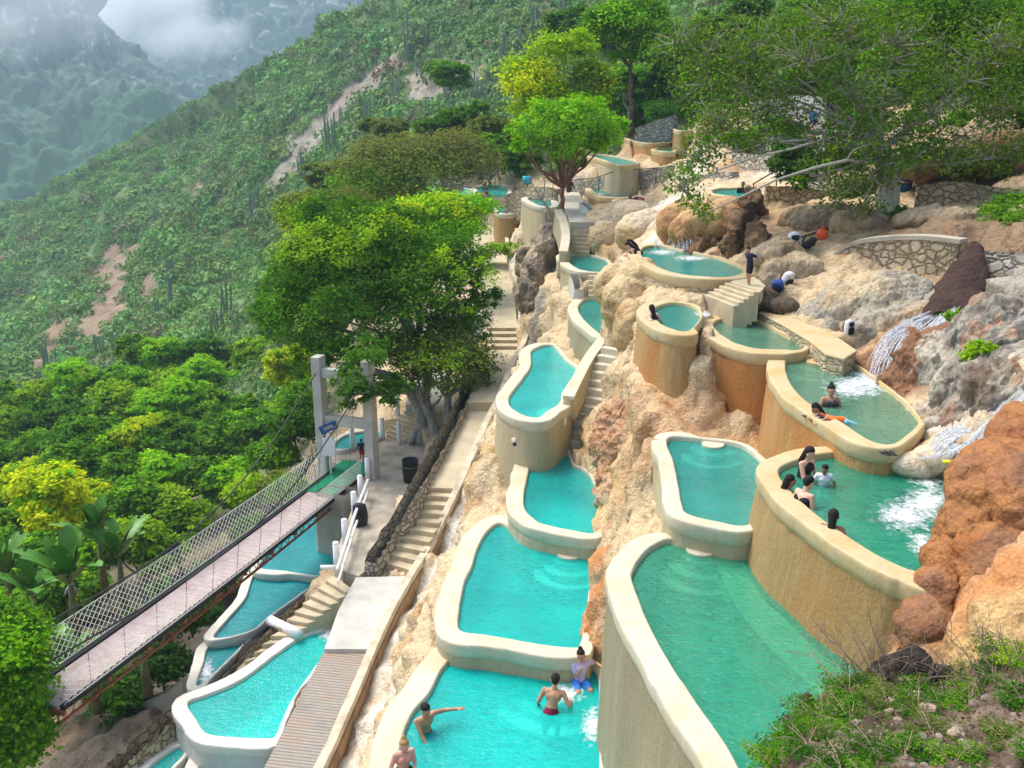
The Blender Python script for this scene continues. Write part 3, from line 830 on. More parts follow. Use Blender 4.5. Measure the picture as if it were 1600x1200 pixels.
# ================================================================== ROCK SLOPE
SMO = {'w': .25, 'p': .12}
COL = {'p': (.55, .36, .19), 'c': (.59, .46, .28), 'w': (.68, .65, .56), 'o': (.50, .22, .075), 'b': (.22, .105, .05), 'y': (.58, .39, .17), 'g': (.36, .33, .27), 'k': (.085, .07, .05),  # k: dark rock and concrete, also shadow painted on ground under the bridge
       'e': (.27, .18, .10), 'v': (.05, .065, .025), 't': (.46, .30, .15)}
GP = '''
520 1215 -16.0 w;560 1130 -15.4 w;600 1040 -15.2 w;625 985 -15.0 w;690 845 -14.4 w;745 735 -12.9 w
640 1010 -14.3 y;620 1080 -14.3 c;590 1160 -14.6 c;660 950 -13.9 c;690 890 -13.4 c;720 830 -13.0 c;745 780 -12.4 y;680 1010 -12.6 c;655 1060 -13.2 c
775 735 -10.9 c;765 690 -11.0 c;800 700 -10.9 c;790 740 -11.6 c
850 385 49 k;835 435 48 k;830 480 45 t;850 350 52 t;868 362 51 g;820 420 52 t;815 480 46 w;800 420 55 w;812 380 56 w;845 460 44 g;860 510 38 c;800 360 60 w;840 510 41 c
960 470 33 y;985 520 29.5 y;975 560 28 c;965 430 36 y;985 475 31.5 y
975 395 40 c;1000 362 42 w;955 355 47 y;935 350 48 y;985 335 46 w;930 385 44 o;945 375 45 y;1040 355 38.5 w;1050 325 42 w;1020 325 47 w;1000 380 38 w
1070 384 35 k;1120 393 33 b;1110 372 34.5 b;1130 335 37 y;1100 345 37 y;1180 330 37 t;1150 370 34 b;1185 385 31 t;1180 430 28.5 t;1230 375 31 t;1230 330 35 t;1300 300 36 c
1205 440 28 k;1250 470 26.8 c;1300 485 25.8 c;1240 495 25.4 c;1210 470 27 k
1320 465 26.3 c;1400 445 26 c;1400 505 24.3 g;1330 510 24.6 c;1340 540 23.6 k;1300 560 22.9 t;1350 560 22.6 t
1370 590 21.3 b;1420 520 22.6 b;1480 490 22.8 b;1450 600 19.8 b;1440 640 18.6 g;1500 560 19.5 g;1560 500 19.5 g;1600 420 20 g;1560 600 17.5 g;1600 540 16.6 g;1480 690 16.5 w;1540 665 15.4 g;1620 640 14.2 g;1400 560 21.4 b;1420 620 19.6 b
1490 540 20.6 b;1460 570 20.4 b;1470 640 18.2 w;1460 660 17.6 w
1460 715 15.8 c;1500 740 14.8 w;1540 700 14.6 w;1600 760 12.6 o;1600 900 10.8 o;1500 950 11.4 o;1450 970 11.9 b;1450 1040 10.9 t;1550 1000 10.4 y
1310 430 27.6 c;1380 440 26.6 c;1460 465 24.6 g;1300 400 29.3 c;1400 358 29.5 e;1500 352 28 e;1600 350 26.4 e;1340 370 30.5 c;1280 410 29.6 c
1450 330 32 c;1560 320 31 c;1400 310 34.5 c;1580 262 34.5 e;1500 275 36 e;1620 200 38 e;1500 150 46 v;1350 250 43 e;1300 230 47 e;1200 240 50 t;1250 160 60 e;1100 170 64 v;1000 190 72 v;1030 285 50 c;1070 262 55 w
1010 200 70 t;1045 190 69 o;1000 235 63 o;1100 200 60 e;1140 250 50 t;1190 280 43 t;1240 250 46 w;1220 300 38.5 c
940 275 60 w;900 280 62 g;860 295 62 g;820 335 60 g;905 315 55 g;700 312 82 g;800 300 78 g;760 320 72 g;720 330 74 g;620 400 72 v;650 330 82 v;880 250 75 v;820 270 85 v;700 260 95 v
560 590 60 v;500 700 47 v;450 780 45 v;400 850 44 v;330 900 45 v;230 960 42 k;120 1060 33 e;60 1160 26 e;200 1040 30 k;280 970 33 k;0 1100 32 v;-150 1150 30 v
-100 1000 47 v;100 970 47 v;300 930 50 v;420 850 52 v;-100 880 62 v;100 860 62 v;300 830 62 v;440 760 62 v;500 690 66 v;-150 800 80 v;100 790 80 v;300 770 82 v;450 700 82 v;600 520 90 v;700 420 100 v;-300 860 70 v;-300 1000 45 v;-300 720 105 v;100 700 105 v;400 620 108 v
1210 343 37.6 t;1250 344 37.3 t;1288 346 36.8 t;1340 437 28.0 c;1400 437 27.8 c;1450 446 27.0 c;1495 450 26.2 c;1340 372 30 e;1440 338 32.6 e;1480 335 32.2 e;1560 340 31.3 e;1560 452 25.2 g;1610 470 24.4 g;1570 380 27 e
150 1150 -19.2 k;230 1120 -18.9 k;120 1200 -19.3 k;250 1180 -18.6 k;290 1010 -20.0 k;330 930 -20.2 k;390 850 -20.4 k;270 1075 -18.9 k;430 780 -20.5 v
1000 606 -7.2 p;985 611 -7.2 p;1050 627 -7.42 p;1025 615 -7.28 p;1100 672 -8.0 p;1140 690 -8.15 p;1080 655 -7.8 p;1040 655 -7.5 p;1100 686 -7.95 p;1012 680 -7.45 p;1060 680 -7.65 p;1005 640 -7.3 p;1350 570 22.0 b;1385 570 21.2 b;1395 602 20.4 b;1440 550 21.2 b;1410 530 22.4 b;1440 520 22.2 b;976 598 28.2 c;970 655 26.2 c
952 690 26.0 t;918 706 27.2 y;960 740 24.2 o;1000 760 21.6 t;960 790 22.3 y;1000 820 19.8 c;958 640 28.4 c;985 720 23.4 o;955 870 19.6 o;945 930 17.7 o;935 990 16.2 o;970 840 19.8 t;940 760 24.2 t
1100 470 27.6 c;1160 500 26.2 c;1130 490 26.4 c;1060 470 28.2 c
'''
GPL = []
for ln in GP.replace('\n', ';').split(';'):
    q = ln.split()
    if len(q) == 4:
        p = PP(float(q[0]), float(q[1]), float(q[2]))
        GPL.append((p[0], p[1], p[2], q[3]))
for q_ in ((5.0, 24.6, -7.5), (5.2, 23.9, -7.7), (5.6, 23.2, -7.9), (4.6, 23.4, -7.5), (6.3, 22.0, -8.15), (6.7, 21.8, -8.2), (6.3, 21.1, -8.2), (6.4, 20.3, -8.2), (5.9, 21.6, -8.15), (6.9, 22.3, -8.2)):
    GPL.append((*q_, 'p'))
# thin out control points that coincide
C_ = []
for c in GPL + CTRL:
    if all((c[0] - d[0]) ** 2 + (c[1] - d[1]) ** 2 > .16 for d in C_):
        C_.append(c)
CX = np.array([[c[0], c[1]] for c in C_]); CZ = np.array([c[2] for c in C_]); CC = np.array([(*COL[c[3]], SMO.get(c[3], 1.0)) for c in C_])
nC = len(CX)
D = np.linalg.norm(CX[:, None] - CX[None], axis=2)
A = np.zeros((nC + 3, nC + 3))
A[:nC, :nC] = D - .02 * np.eye(nC)
A[:nC, nC] = 1; A[:nC, nC + 1:] = CX
A[nC, :nC] = 1; A[nC + 1:, :nC] = CX.T
Wz = np.linalg.solve(A, np.concatenate([CZ, [0, 0, 0]]))
def ground(X, Y, want_col=False):
    X = np.asarray(X, float).ravel(); Y = np.asarray(Y, float).ravel()
    Z = np.zeros(len(X)); K = np.zeros((len(X), 4))
    for s in range(0, len(X), 8000):
        x, y = X[s:s + 8000], Y[s:s + 8000]
        d = np.sqrt((x[:, None] - CX[:, 0]) ** 2 + (y[:, None] - CX[:, 1]) ** 2)
        Z[s:s + 8000] = d @ Wz[:nC] + Wz[nC] + Wz[nC + 1] * x + Wz[nC + 2] * y
        if want_col:
            w = 1 / (d + .08) ** 4
            K[s:s + 8000] = (w @ CC) / w.sum(1, keepdims=True)
    return (Z, K) if want_col else Z
na_, nd_ = 650, 520
az = np.linspace(R(-37), R(50), na_)
dist = np.exp(np.linspace(math.log(6.0), math.log(105), nd_))
AZ, DD = np.meshgrid(az, dist, indexing='ij')
X0 = (DD * np.tan(AZ)).ravel(); Y0 = DD.ravel()
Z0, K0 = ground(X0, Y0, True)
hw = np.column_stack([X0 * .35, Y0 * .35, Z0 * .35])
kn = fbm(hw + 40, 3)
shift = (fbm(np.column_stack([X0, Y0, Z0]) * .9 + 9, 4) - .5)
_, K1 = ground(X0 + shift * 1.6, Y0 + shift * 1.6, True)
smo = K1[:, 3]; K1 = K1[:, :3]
clampm = np.zeros(len(X0), bool)
Zc = Z0.copy()
for poly, lev, _n in CLAMP:
    m = inside(np.asarray(poly), X0, Y0)
    Zc[m] = np.minimum(Zc[m], lev)
    clampm |= m
# lumpy mineral relief along the normal
gz = Z0.reshape(na_, nd_)
V0 = np.column_stack([X0, Y0, Z0]).reshape(na_, nd_, 3)
du = np.gradient(V0, axis=0); dv = np.gradient(V0, axis=1)
Nn = np.cross(du, dv); Nn /= (np.linalg.norm(Nn, axis=2, keepdims=True) + 1e-9)
Nn[Nn[..., 2] < 0] *= -1
Nn = Nn.reshape(-1, 3)
steep = np.clip((1 - Nn[:, 2]) * 2.2, .12, 1)
p3 = np.column_stack([X0, Y0, Z0])
wq = p3 + .35 * np.column_stack([vnoise(p3 * 1.4 + 3), vnoise(p3 * 1.4 + 31), vnoise(p3 * 1.4 + 57)])
bump_ = .34 * dome(wq * .75) + .26 * dome(wq * 1.7 + 5) + .20 * dome(wq * 3.2 + 9) + .09 * dome(wq * 6.5 + 2) - .45
rough_ = (fbm(p3 * np.array([.8, .8, 1.6]), 5, .6) - .5) * 1.6
lum = K1.mean(1); sat = (K1[:, 0] - K1[:, 2]) / (lum + .01)
wr = np.clip((.85 - sat) * 3, 0, 1)          # grey rock is craggy, mineral coated rock lumpy
disp = (bump_ * (1 - wr) + rough_ * .6 * wr) * steep
disp = (disp + rough_ * np.clip((Y0 - 14) / 14, .28, .6)) * smo
disp = np.where(clampm, 0, disp)
Vt = np.column_stack([X0, Y0, Zc]) + Nn * disp[:, None]
i, j = np.meshgrid(np.arange(na_ - 1), np.arange(nd_ - 1), indexing='ij')
a = (i * nd_ + j).ravel()
Ft = np.stack([a, a + nd_, a + nd_ + 1, a + 1], 1)
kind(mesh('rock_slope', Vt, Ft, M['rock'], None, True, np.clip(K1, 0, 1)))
def gz1(x, y):
    return float(ground([x], [y])[0])
def on_ground(u, v, y_guess=None):
    """the point where the pixel's ray meets the rock slope"""
    d = ray(u, v)
    y = np.linspace(7, 100, 900)
    P_ = d[None] * (y / d[1])[:, None]
    g_ = ground(P_[:, 0], P_[:, 1])
    k = np.argmax(P_[:, 2] < g_)
    return P_[k] if (P_[:, 2] < g_).any() else PY(u, v, y_guess or 40)

# ================================================================== HILLSIDE, FAR MOUNTAINS
def cubic_grid(rows, nu, nv):
    """rows of (u, v, distance) -> grid of world points, Catmull-Rom both ways"""
    A = np.array([[PY(u, v, d) for u, v, d in r] for r in rows])
    def up(A, n):
        k = len(A)
        t = np.linspace(0, k - 1, n)
        i = np.clip(np.floor(t).astype(int), 0, k - 2)
        f = (t - i).reshape((-1,) + (1,) * (A.ndim - 1))
        g = lambda q: A[np.clip(q, 0, k - 1)]
        a, b, c, d = g(i - 1), g(i), g(i + 1), g(i + 2)
        return .5 * (2 * b + (c - a) * f + (2 * a - 5 * b + 4 * c - d) * f ** 2 + (3 * b - a - 3 * c + d) * f ** 3)
    A = up(A, nv)
    A = up(A.transpose(1, 0, 2), nu).transpose(1, 0, 2)
    return A            # nv x nu x 3
def grid_faces(nv, nu):
    i, j = np.meshgrid(np.arange(nv - 1), np.arange(nu - 1), indexing='ij')
    a = (i * nu + j).ravel()
    return np.stack([a, a + nu, a + nu + 1, a + 1], 1)
def grid_normals(A):
    n = np.cross(np.gradient(A, axis=1), np.gradient(A, axis=0))
    n /= np.linalg.norm(n, axis=2, keepdims=True) + 1e-9
    f = (n * A).sum(2) > 0
    n[f] *= -1
    return n
U = [-330, 0, 150, 300, 450, 620, 850, 1100, 1400, 1800]
rows = [
    list(zip(U, [470, 420, 345, 262, 170, 60, -80, -200, -300, -320], [520, 500, 480, 460, 440, 410, 360, 320, 290, 270])),
    list(zip(U, [430, 343, 266, 186, 93, -14, -150, -280, -380, -400], [420, 400, 380, 360, 340, 310, 280, 250, 230, 220])),
    list(zip(U, [520, 450, 395, 340, 285, 195, 80, -40, -120, -150], [310, 295, 275, 255, 235, 215, 185, 155, 135, 125])),
    list(zip(U, [640, 590, 535, 478, 420, 330, 225, 115, 30, 0], [205, 195, 182, 170, 160, 150, 125, 100, 84, 78])),
    list(zip(U, [760, 720, 665, 600, 520, 425, 290, 200, 120, 90], [115, 110, 106, 102, 100, 98, 90, 80, 64, 58])),
    list(zip(U, [960, 900, 830, 760, 690, 540, 350, 240, 170, 150], [76, 74, 74, 76, 80, 82, 82, 72, 55, 48])),
]
NU, NV = 330, 300
HG = cubic_grid(rows, NU, NV)
HN = grid_normals(HG)
hp = HG.reshape(-1, 3)
dd = np.linalg.norm(hp, axis=1)
am = np.clip(dd / 300, .15, 1)
nz = (fbm(hp / 55, 4) - .5) * 26 + (fbm(hp * np.array([1 / 16, 1 / 30, 1 / 30]) + 7, 4, .6) - .5) * 9
edge = np.ones(NV); edge[-30:] = np.linspace(1, 0, 30)
nz = nz * am * np.repeat(edge, NU)
hp = hp + HN.reshape(-1, 3) * nz[:, None]
HU, HV = project(hp)
# bare earth slides and cut banks (fixed to the ground they lie on)
wu = HU + 22 * (fbm(hp / 9, 3) - .5); wv_ = HV + 22 * (fbm(hp / 9 + 50, 3) - .5)
SL = [
    ('s', [(628, 92), (590, 118), (585, 135), (545, 165), (505, 205), (480, 235), (440, 280), (420, 300), (425, 280), (455, 245), (490, 205), (530, 160), (565, 125), (600, 95)]),
    ('r', [(180, 372), (200, 385), (222, 378), (215, 400), (200, 430), (190, 480), (170, 520), (150, 530), (125, 540), (118, 520), (140, 480), (150, 425), (165, 385)]),
    ('r', [(215, 455), (235, 420), (252, 405), (248, 440), (225, 475)]), ('r', [(296, 290), (320, 284), (316, 300), (300, 302)]), ('r', [(230, 345), (240, 340), (236, 372), (228, 370)]),
    ('r', [(80, 500), (95, 480), (110, 505), (70, 570), (45, 620), (40, 580)]), ('r', [(0, 395), (10, 398), (8, 412), (0, 412)]), ('r', [(385, 490), (405, 480), (400, 500)]),
    ('s', [(640, 120), (700, 95), (760, 110), (700, 140), (650, 160)]), ('s', [(440, 215), (455, 205), (450, 222)]),
]
bare = np.zeros(len(hp)); red = np.zeros(len(hp))
for k, pl in SL:
    m = np.zeros(len(hp), bool)
    for sx, sy in (((0, 0), (12, 0), (-12, 0), (0, 8), (0, -8)) if k == 's' else ((0, 0),)):
        m |= inside(np.array(pl, float), wu + sx, wv_ + sy)
    bare[m] = 1
    if k == 'r':
        red[m] = 1
n1 = fbm(hp / 12 + 3, 4); n2 = fbm(hp / 4 + 90, 3)
veg = np.stack([.085 + .07 * n1, .15 + .09 * n1, .055 + .03 * n1], 1) * (.6 + .8 * n2)[:, None]
soil = np.where(red[:, None] > 0, np.array([.25, .185, .125]), np.array([.27, .24, .20])) * (.6 + .8 * fbm(hp * np.array([.5, .2, .2]), 4))[:, None]
patch = np.clip((fbm(hp / 22 + 200, 4) - .60) * 9, 0, .45)
veg = veg * (1 - patch[:, None]) + np.array([.22, .18, .11]) * patch[:, None]
hc = np.where(bare[:, None] > 0, soil, veg)
M['hill'] = rock_mat('scrubby hillside', .8, .35, False, .95)
kind(mesh('hillside', hp, grid_faces(NV, NU), M['hill'], None, True, hc))
HP = hp.reshape(NV, NU, 3)
def hill_at(u, v):
    k = np.argmin((HU - u) ** 2 + (HV - v) ** 2 + (dd > 420) * 1e5)
    return hp[k]

# scrub: leafy clumps over the whole slope, one uncountable mass
rg = np.random.RandomState(11)
def clump(n, r, leaf, rng, squash=.7):
    """a small bush: n leaf sprays spread through a dome"""
    d = rng.normal(size=(n, 3)); d /= np.linalg.norm(d, axis=1, keepdims=True)
    d[:, 2] = np.abs(d[:, 2]) * 1.0 - .1
    p = d * (r * rng.uniform(.55, 1, n) ** .6)[:, None]
    p[:, 2] *= squash
    return quads(p, d + rng.normal(size=(n, 3)) * .55 + np.array([0, 0, .5]), leaf * rng.uniform(.6, 1.4, n), rng)
def quads(p, nrm, size, rng, asp=.62):
    n = len(p)
    nrm = nrm / (np.linalg.norm(nrm, axis=1, keepdims=True) + 1e-9)
    t = rng.normal(size=(n, 3)); t -= nrm * (t * nrm).sum(1, keepdims=True)
    t /= np.linalg.norm(t, axis=1, keepdims=True) + 1e-9
    b = np.cross(nrm, t)
    s = size[:, None]
    bend = nrm * s * .18
    V = np.stack([p - t * s, p + b * s * asp + bend, p + t * s, p - b * s * asp + bend], 1).reshape(-1, 3)
    return V
def quadF(n):
    return np.arange(4 * n).reshape(n, 4)
area = np.linalg.norm(np.cross(HP[1:, :-1] - HP[:-1, :-1], HP[:-1, 1:] - HP[:-1, :-1]), axis=2)
pu, pv = HU.reshape(NV, NU)[:-1, :-1], HV.reshape(NV, NU)[:-1, :-1]
okv = (pu > -80) & (pu < 1500) & (pv > -60) & (pv < 760)
dcell = dd.reshape(NV, NU)[:-1, :-1]
okv[:48] = False
wgt = area * okv / np.clip(dcell, 70, 500) ** 1.1
wgt = (wgt / wgt.sum()).ravel()
NS = 19000
cell = rg.choice(len(wgt), NS, p=wgt)
ci, cj = cell // (NU - 1), cell % (NU - 1)
fa, fb = rg.rand(NS, 1), rg.rand(NS, 1)
pos = HP[ci, cj] * (1 - fa) * (1 - fb) + HP[ci + 1, cj] * fa * (1 - fb) + HP[ci, cj + 1] * (1 - fa) * fb + HP[ci + 1, cj + 1] * fa * fb
bb = bare.reshape(NV, NU)[ci, cj]
keep = (bb < .5) | (rg.rand(NS) < .05)
pos = pos[keep]; ci = ci[keep]; cj = cj[keep]
nb = len(pos)
dist_ = np.linalg.norm(pos, axis=1)
siz = .80 * rg.lognormal(.35, .42, nb) * np.clip(dist_ / 190, .62, 1.35)
tmpl = [clump(66, 1.0, .17, rg, .85) for _ in range(7)]
Vs, Cs = [], []
hue = fbm(pos / 18 + 11, 3)
for t in range(7):
    m = np.arange(nb) % 7 == t
    k = m.sum()
    a = rg.rand(k) * 2 * PI
    T_ = tmpl[t]
    x = T_[None, :, 0] * np.cos(a)[:, None] - T_[None, :, 1] * np.sin(a)[:, None]
    y = T_[None, :, 0] * np.sin(a)[:, None] + T_[None, :, 1] * np.cos(a)[:, None]
    z = np.broadcast_to(T_[None, :, 2], x.shape)
    s = siz[m][:, None]
    V = np.stack([x * s, y * s, z * s * rg.uniform(.8, 1.5, (k, 1))], 2) + pos[m][:, None, :] + np.array([0, 0, .1])
    base = np.stack([.135 + .09 * rg.rand(k), .265 + .11 * rg.rand(k), .075 + .05 * rg.rand(k)], 1)
    base *= (.5 + .9 * hue[m])[:, None]
    br = rg.rand(k) < .03
    base[br] = np.stack([.17 + .05 * rg.rand(br.sum()), .14 + .04 * rg.rand(br.sum()), .09 + .03 * rg.rand(br.sum())], 1)
    lg = rg.rand(k) < .09
    base[lg] = np.array([.10, .20, .04])
    c = base[:, None, :] * np.repeat(rg.uniform(.7, 1.3, (k, T_.shape[0] // 4)), 4, 1)[:, :, None]
    Vs.append(V.reshape(-1, 3)); Cs.append(c.reshape(-1, 3))
V = np.vstack(Vs); Cc = np.vstack(Cs)
M['scrub'] = leaf_mat('scrub leaves', .12)
o = kind(mesh('hillside_scrub', V, quadF(len(V) // 4), M['scrub'], None, False, Cc), 'stuff')
tag(o, 'dense grey green scrub covering the whole hillside behind the terraces', 'scrub')

# far mountains
def mountain(name, rows, nu, nv, amp, cliff, seed):
    A = cubic_grid(rows, nu, nv)
    N_ = grid_normals(A)
    p = A.reshape(-1, 3)
    q = p / 1000.0
    n = (fbm(q * np.array([9, 9, 4]) + seed, 5, .55) - .5) * amp - np.abs(fbm(q * np.array([16, 16, 3]) + seed * 2, 5, .55) - .5) * amp * 1.1 + (fbm(q * np.array([70, 70, 40]) + seed, 3) - .5) * amp * .16
    p = p + N_.reshape(-1, 3) * n[:, None]
    uu, vv = project(p)
    tex = fbm(q * np.array([110, 110, 45]) + seed, 5, .65)
    tex2 = fbm(q * np.array([160, 160, 60]) + seed + 9, 4, .65)
    cl = np.clip((cliff(uu, vv) + (fbm(q * 14 + seed, 4) - .5) * 2.2), 0, 1)
    green = np.stack([.025 + .03 * tex2, .07 + .06 * tex2, .03 + .02 * tex2], 1)
    green = green * (.45 + 1.2 * fbm(q * 120 + 5, 3, .7))[:, None]
    rockc = np.where((tex > .67)[:, None], np.array([.42, .43, .42]), np.array([.055, .075, .07]))
    rockc = np.where(((tex > .52) & (tex <= .67))[:, None], np.array([.11, .135, .13]), rockc)
    c = green * (1 - cl[:, None]) + rockc * cl[:, None]
    o = mesh(name, p, grid_faces(nv, nu), M['mount'], None, True, c)
    return kind(o)
M['mount'] = rock_mat('mountain', .9, .12, True, .95)
mountain('far_mountain', [
    [(-420, -420, 1350), (-100, -180, 1350), (60, -60, 1330), (150, 10, 1300), (205, 70, 1280), (262, 118, 1260), (330, 165, 1240), (420, 215, 1220)],
    [(-420, -400, 1150), (-100, -150, 1130), (60, -45, 1110), (142, 15, 1090), (198, 92, 1060), (252, 128, 1040), (330, 185, 1010), (420, 240, 1000)],
    [(-420, 50, 960), (-100, 100, 950), (60, 130, 940), (150, 150, 930), (220, 170, 900), (280, 195, 880), (350, 230, 860), (440, 280, 840)],
    [(-420, 230, 820), (-100, 230, 800), (60, 230, 790), (150, 240, 780), (220, 255, 770), (280, 280, 750), (350, 320, 730), (440, 360, 720)],
    [(-420, 430, 640), (-100, 420, 620), (60, 420, 610), (150, 400, 600), (220, 390, 590), (280, 390, 580), (350, 410, 560), (440, 440, 550)],
    [(-420, 620, 520), (-100, 600, 500), (60, 590, 500), (150, 580, 490), (220, 570, 490), (280, 560, 480), (350, 560, 470), (440, 560, 460)]],
    300, 300, 90, lambda u, v: (190 - v) / 90.0, 3.0)
mountain('far_mountain', [
    [(120, -40, 1900), (200, -60, 1900), (280, -120, 1880), (400, -220, 1850), (560, -330, 1800), (760, -420, 1760), (950, -500, 1720)],
    [(120, 40, 1800), (190, 30, 1790), (260, -20, 1760), (400, -90, 1700), (560, -180, 1650), (760, -240, 1600), (950, -330, 1560)],
    [(120, 120, 1700), (190, 110, 1680), (270, 60, 1620), (400, 20, 1540), (560, -30, 1480), (760, -100, 1440), (950, -160, 1400)],
    [(120, 200, 1560), (190, 190, 1540), (270, 150, 1480), (400, 110, 1420), (560, 60, 1360), (760, 0, 1310), (950, -40, 1280)],
    [(120, 300, 1380), (190, 290, 1360), (270, 260, 1320), (400, 220, 1270), (560, 180, 1230), (760, 120, 1190), (950, 90, 1160)],
    [(120, 420, 1160), (190, 400, 1150), (270, 380, 1120), (400, 350, 1090), (560, 300, 1060), (760, 260, 1040), (950, 220, 1020)]],
    300, 260, 150, lambda u, v: (150 - v + (u - 350) * -.12) / 70.0, 8.0)
# ground far below, out to the horizon
S_ = 5000
o = mesh('valley_floor', [(-S_, -400, -230), (S_, -400, -230), (S_, 5400, -230), (-S_, 5400, -230)], [(0, 1, 2, 3)], plain('valley floor', (.05, .08, .035), .95, .4, .02, .1))
kind(o)
# ridge that carries the terraces on behind the right edge of the view

# ================================================================== STONE WALLS, ROCKS, WATERFALLS
def wall_run(name, label, pts, height, thick, mat, cap=None, cat='wall', jag=.05):
    """pts: (u, v, distance) along the top edge"""
    W = spline(np.array([PP(*p) for p in pts]), max(12, len(pts) * 8), False)
    n = normals2d(W[:, :2], False)
    T = thing(name, label, cat, tuple(W[len(W) // 2]))
    hs = height if not np.isscalar(height) else [height] * len(W)
    hs = np.interp(np.linspace(0, 1, len(W)), np.linspace(0, 1, len(hs)), hs)
    V, F = [], []
    rows_ = 9
    rgn = np.random.RandomState(len(label))
    for i, (p, q) in enumerate(zip(W, n)):
        for k in range(rows_):
            t = k / (rows_ - 1)
            d = -.5 * thick - .12 * t + jag * (rgn.rand() - .5)
            V.append((p[0] + q[0] * d, p[1] + q[1] * d, p[2] - hs[i] * t + (jag * (rgn.rand() - .5) if k == 0 else 0)))
        for k in range(rows_):
            t = 1 - k / (rows_ - 1)
            d = .5 * thick + .12 * t + jag * (rgn.rand() - .5)
            V.append((p[0] + q[0] * d, p[1] + q[1] * d, p[2] - hs[i] * t))
    m = 2 * rows_
    for i in range(len(W) - 1):
        for k in range(m - 1):
            F.append((i * m + k, i * m + k + 1, i * m + m + k + 1, i * m + m + k))
    F += [tuple(range(m)), tuple((len(W) - 1) * m + k for k in range(m))[::-1]]
    o = mesh('stonework', V, F, M[mat], T, True)
    b = bmesh.new(); b.from_mesh(o.data); bmesh.ops.recalc_face_normals(b, faces=b.faces); b.to_mesh(o.data); b.free()
    if cap:
        mb = MB()
        V, F = [], []
        for p, q in zip(W, n):
            for off, z in ((-.5 * thick - .04, -.02), (-.5 * thick - .04, .11), (.5 * thick + .04, .11), (.5 * thick + .04, -.02)):
                V.append((p[0] + q[0] * off, p[1] + q[1] * off, p[2] + z))
        for i in range(len(W) - 1):
            for k in range(4):
                F.append((i * 4 + k, i * 4 + (k + 1) % 4, i * 4 + 4 + (k + 1) % 4, i * 4 + 4 + k))
        F += [(0, 1, 2, 3), tuple(4 * len(W) - 4 + k for k in (3, 2, 1, 0))]
        mb.add(V, F).build('coping', M[cap], T, clean=True)
    return T
wall_run('retaining_wall', 'tan rubble retaining wall with a grey coping, left of the dark water chute', [(1306, 402, 29.4), (1322, 388, 29.2), (1350, 378, 28.9), (1400, 373, 28.3), (1450, 373, 27.6), (1506, 379, 26.8)], [1.2, 2.0, 2.6, 3.0], .5, 'masonry', 'concrete')
wall_run('retaining_wall', 'pale rubble retaining wall right of the dark water chute', [(1528, 392, 26.3), (1570, 396, 25.6), (1625, 398, 24.8)], 3.4, .5, 'masonry_pale')
wall_run('retaining_wall', 'upper brown rubble wall under the overhanging grey tree', [(1432, 292, 33.0), (1480, 284, 32.6), (1540, 290, 31.8), (1620, 302, 30.8)], 1.3, .5, 'masonry')
wall_run('retaining_wall', 'tan rubble wall beside the pale teal pool above the overhang', [(1196, 292, 38.4), (1240, 292, 38.2), (1292, 300, 37.4)], 2.4, .5, 'masonry')
wall_run('retaining_wall', 'long far rubble wall behind the angular pool', [(880, 300, 62), (905, 287, 61), (945, 276, 59.5), (990, 270, 57), (1050, 258, 55)], [2.2, 2.4, 1.6, 1.6, 2.0], .5, 'masonry_pale')
wall_run('retaining_wall', 'short far rubble wall between the cyan pool and the red trunked tree', [(790, 305, 63), (812, 297, 62.5), (840, 292, 61), (872, 296, 59)], [2.4, 2.0, 1.6], .5, 'masonry')
wall_run('retaining_wall', 'high pale rubble wall under the top terraces behind hanging branches', [(1150, 238, 50), (1190, 242, 48), (1232, 248, 46)], 1.7, .5, 'masonry_pale')
wall_run('retaining_wall', 'low white plastered wall beside the upper cream steps', [(909, 316, 49.5), (925, 328, 48.2), (931, 345, 46.6)], 1.2, .3, 'wall_grey')
wall_run('retaining_wall', 'far stone wall with a rusty crest at the head of the terraces', [(996, 200, 70), (1025, 190, 69), (1056, 180, 68)], [1.5, 1.6, 1.9], .6, 'masonry_grey')
wall_run('rubble_wall', 'grey rubble wall dividing the plaza from the walkway stairs', [(578, 878, -14.45), (612, 822, -13.7), (648, 762, -12.75), (684, 696, -12.35), (718, 634, -12.0), (736, 590, -11.6)], 2.1, .5, 'masonry_grey', jag=.09)
wall_run('rubble_wall', 'jagged rubble wall along the sunken stairs beside the weir pools', [(548, 892, 30.2), (505, 918, 28.6), (470, 945, 27.3), (430, 985, 25.6), (385, 1030, 24.9), (345, 1068, 24.3), (326, 1080, 24.1)], 1.6, .45, 'masonry', jag=.1)
wall_run('rubble_wall', 'low rubble wall slanting to the bottom edge beside the dry grey basin', [(272, 1110, 21.9), (240, 1140, 21.2), (205, 1172, 20.5), (160, 1215, 19.4)], 1.4, .5, 'masonry', jag=.1)
wall_run('concrete_wall', 'small grey concrete block wall near the far top terrace', [(1282, 202, 44), (1330, 205, 42.5)], 1.2, .4, 'concrete')
wall_run('concrete_wall', 'rust coloured wall under the far top terrace behind branches', [(1196, 188, 56), (1246, 190, 55)], 2.0, .5, 'wall_orange')
wall_run('concrete_wall', 'white glazed runoff wall beside the dark hanging shrub', [(1274, 226, 42), (1310, 240, 40.5)], 1.8, .4, 'wall_grey')
wall_run('parapet', 'smooth cream kerb edging the upper cream steps', [(872, 330, 48.5), (880, 348, 47), (884, 372, 45.2), (880, 396, 43.0)], 1.2, .35, 'wall_cream', 'rim', cat='kerb', jag=.0)
wall_run('parapet', 'cream kerb with a stepped end between the turquoise pool and the cream steps', [(943, 531, 31.2), (919, 564, 29.9), (900, 600, 28.6), (888, 624, 27.6)], .7, .3, 'wall_cream', 'rim', cat='kerb', jag=0)
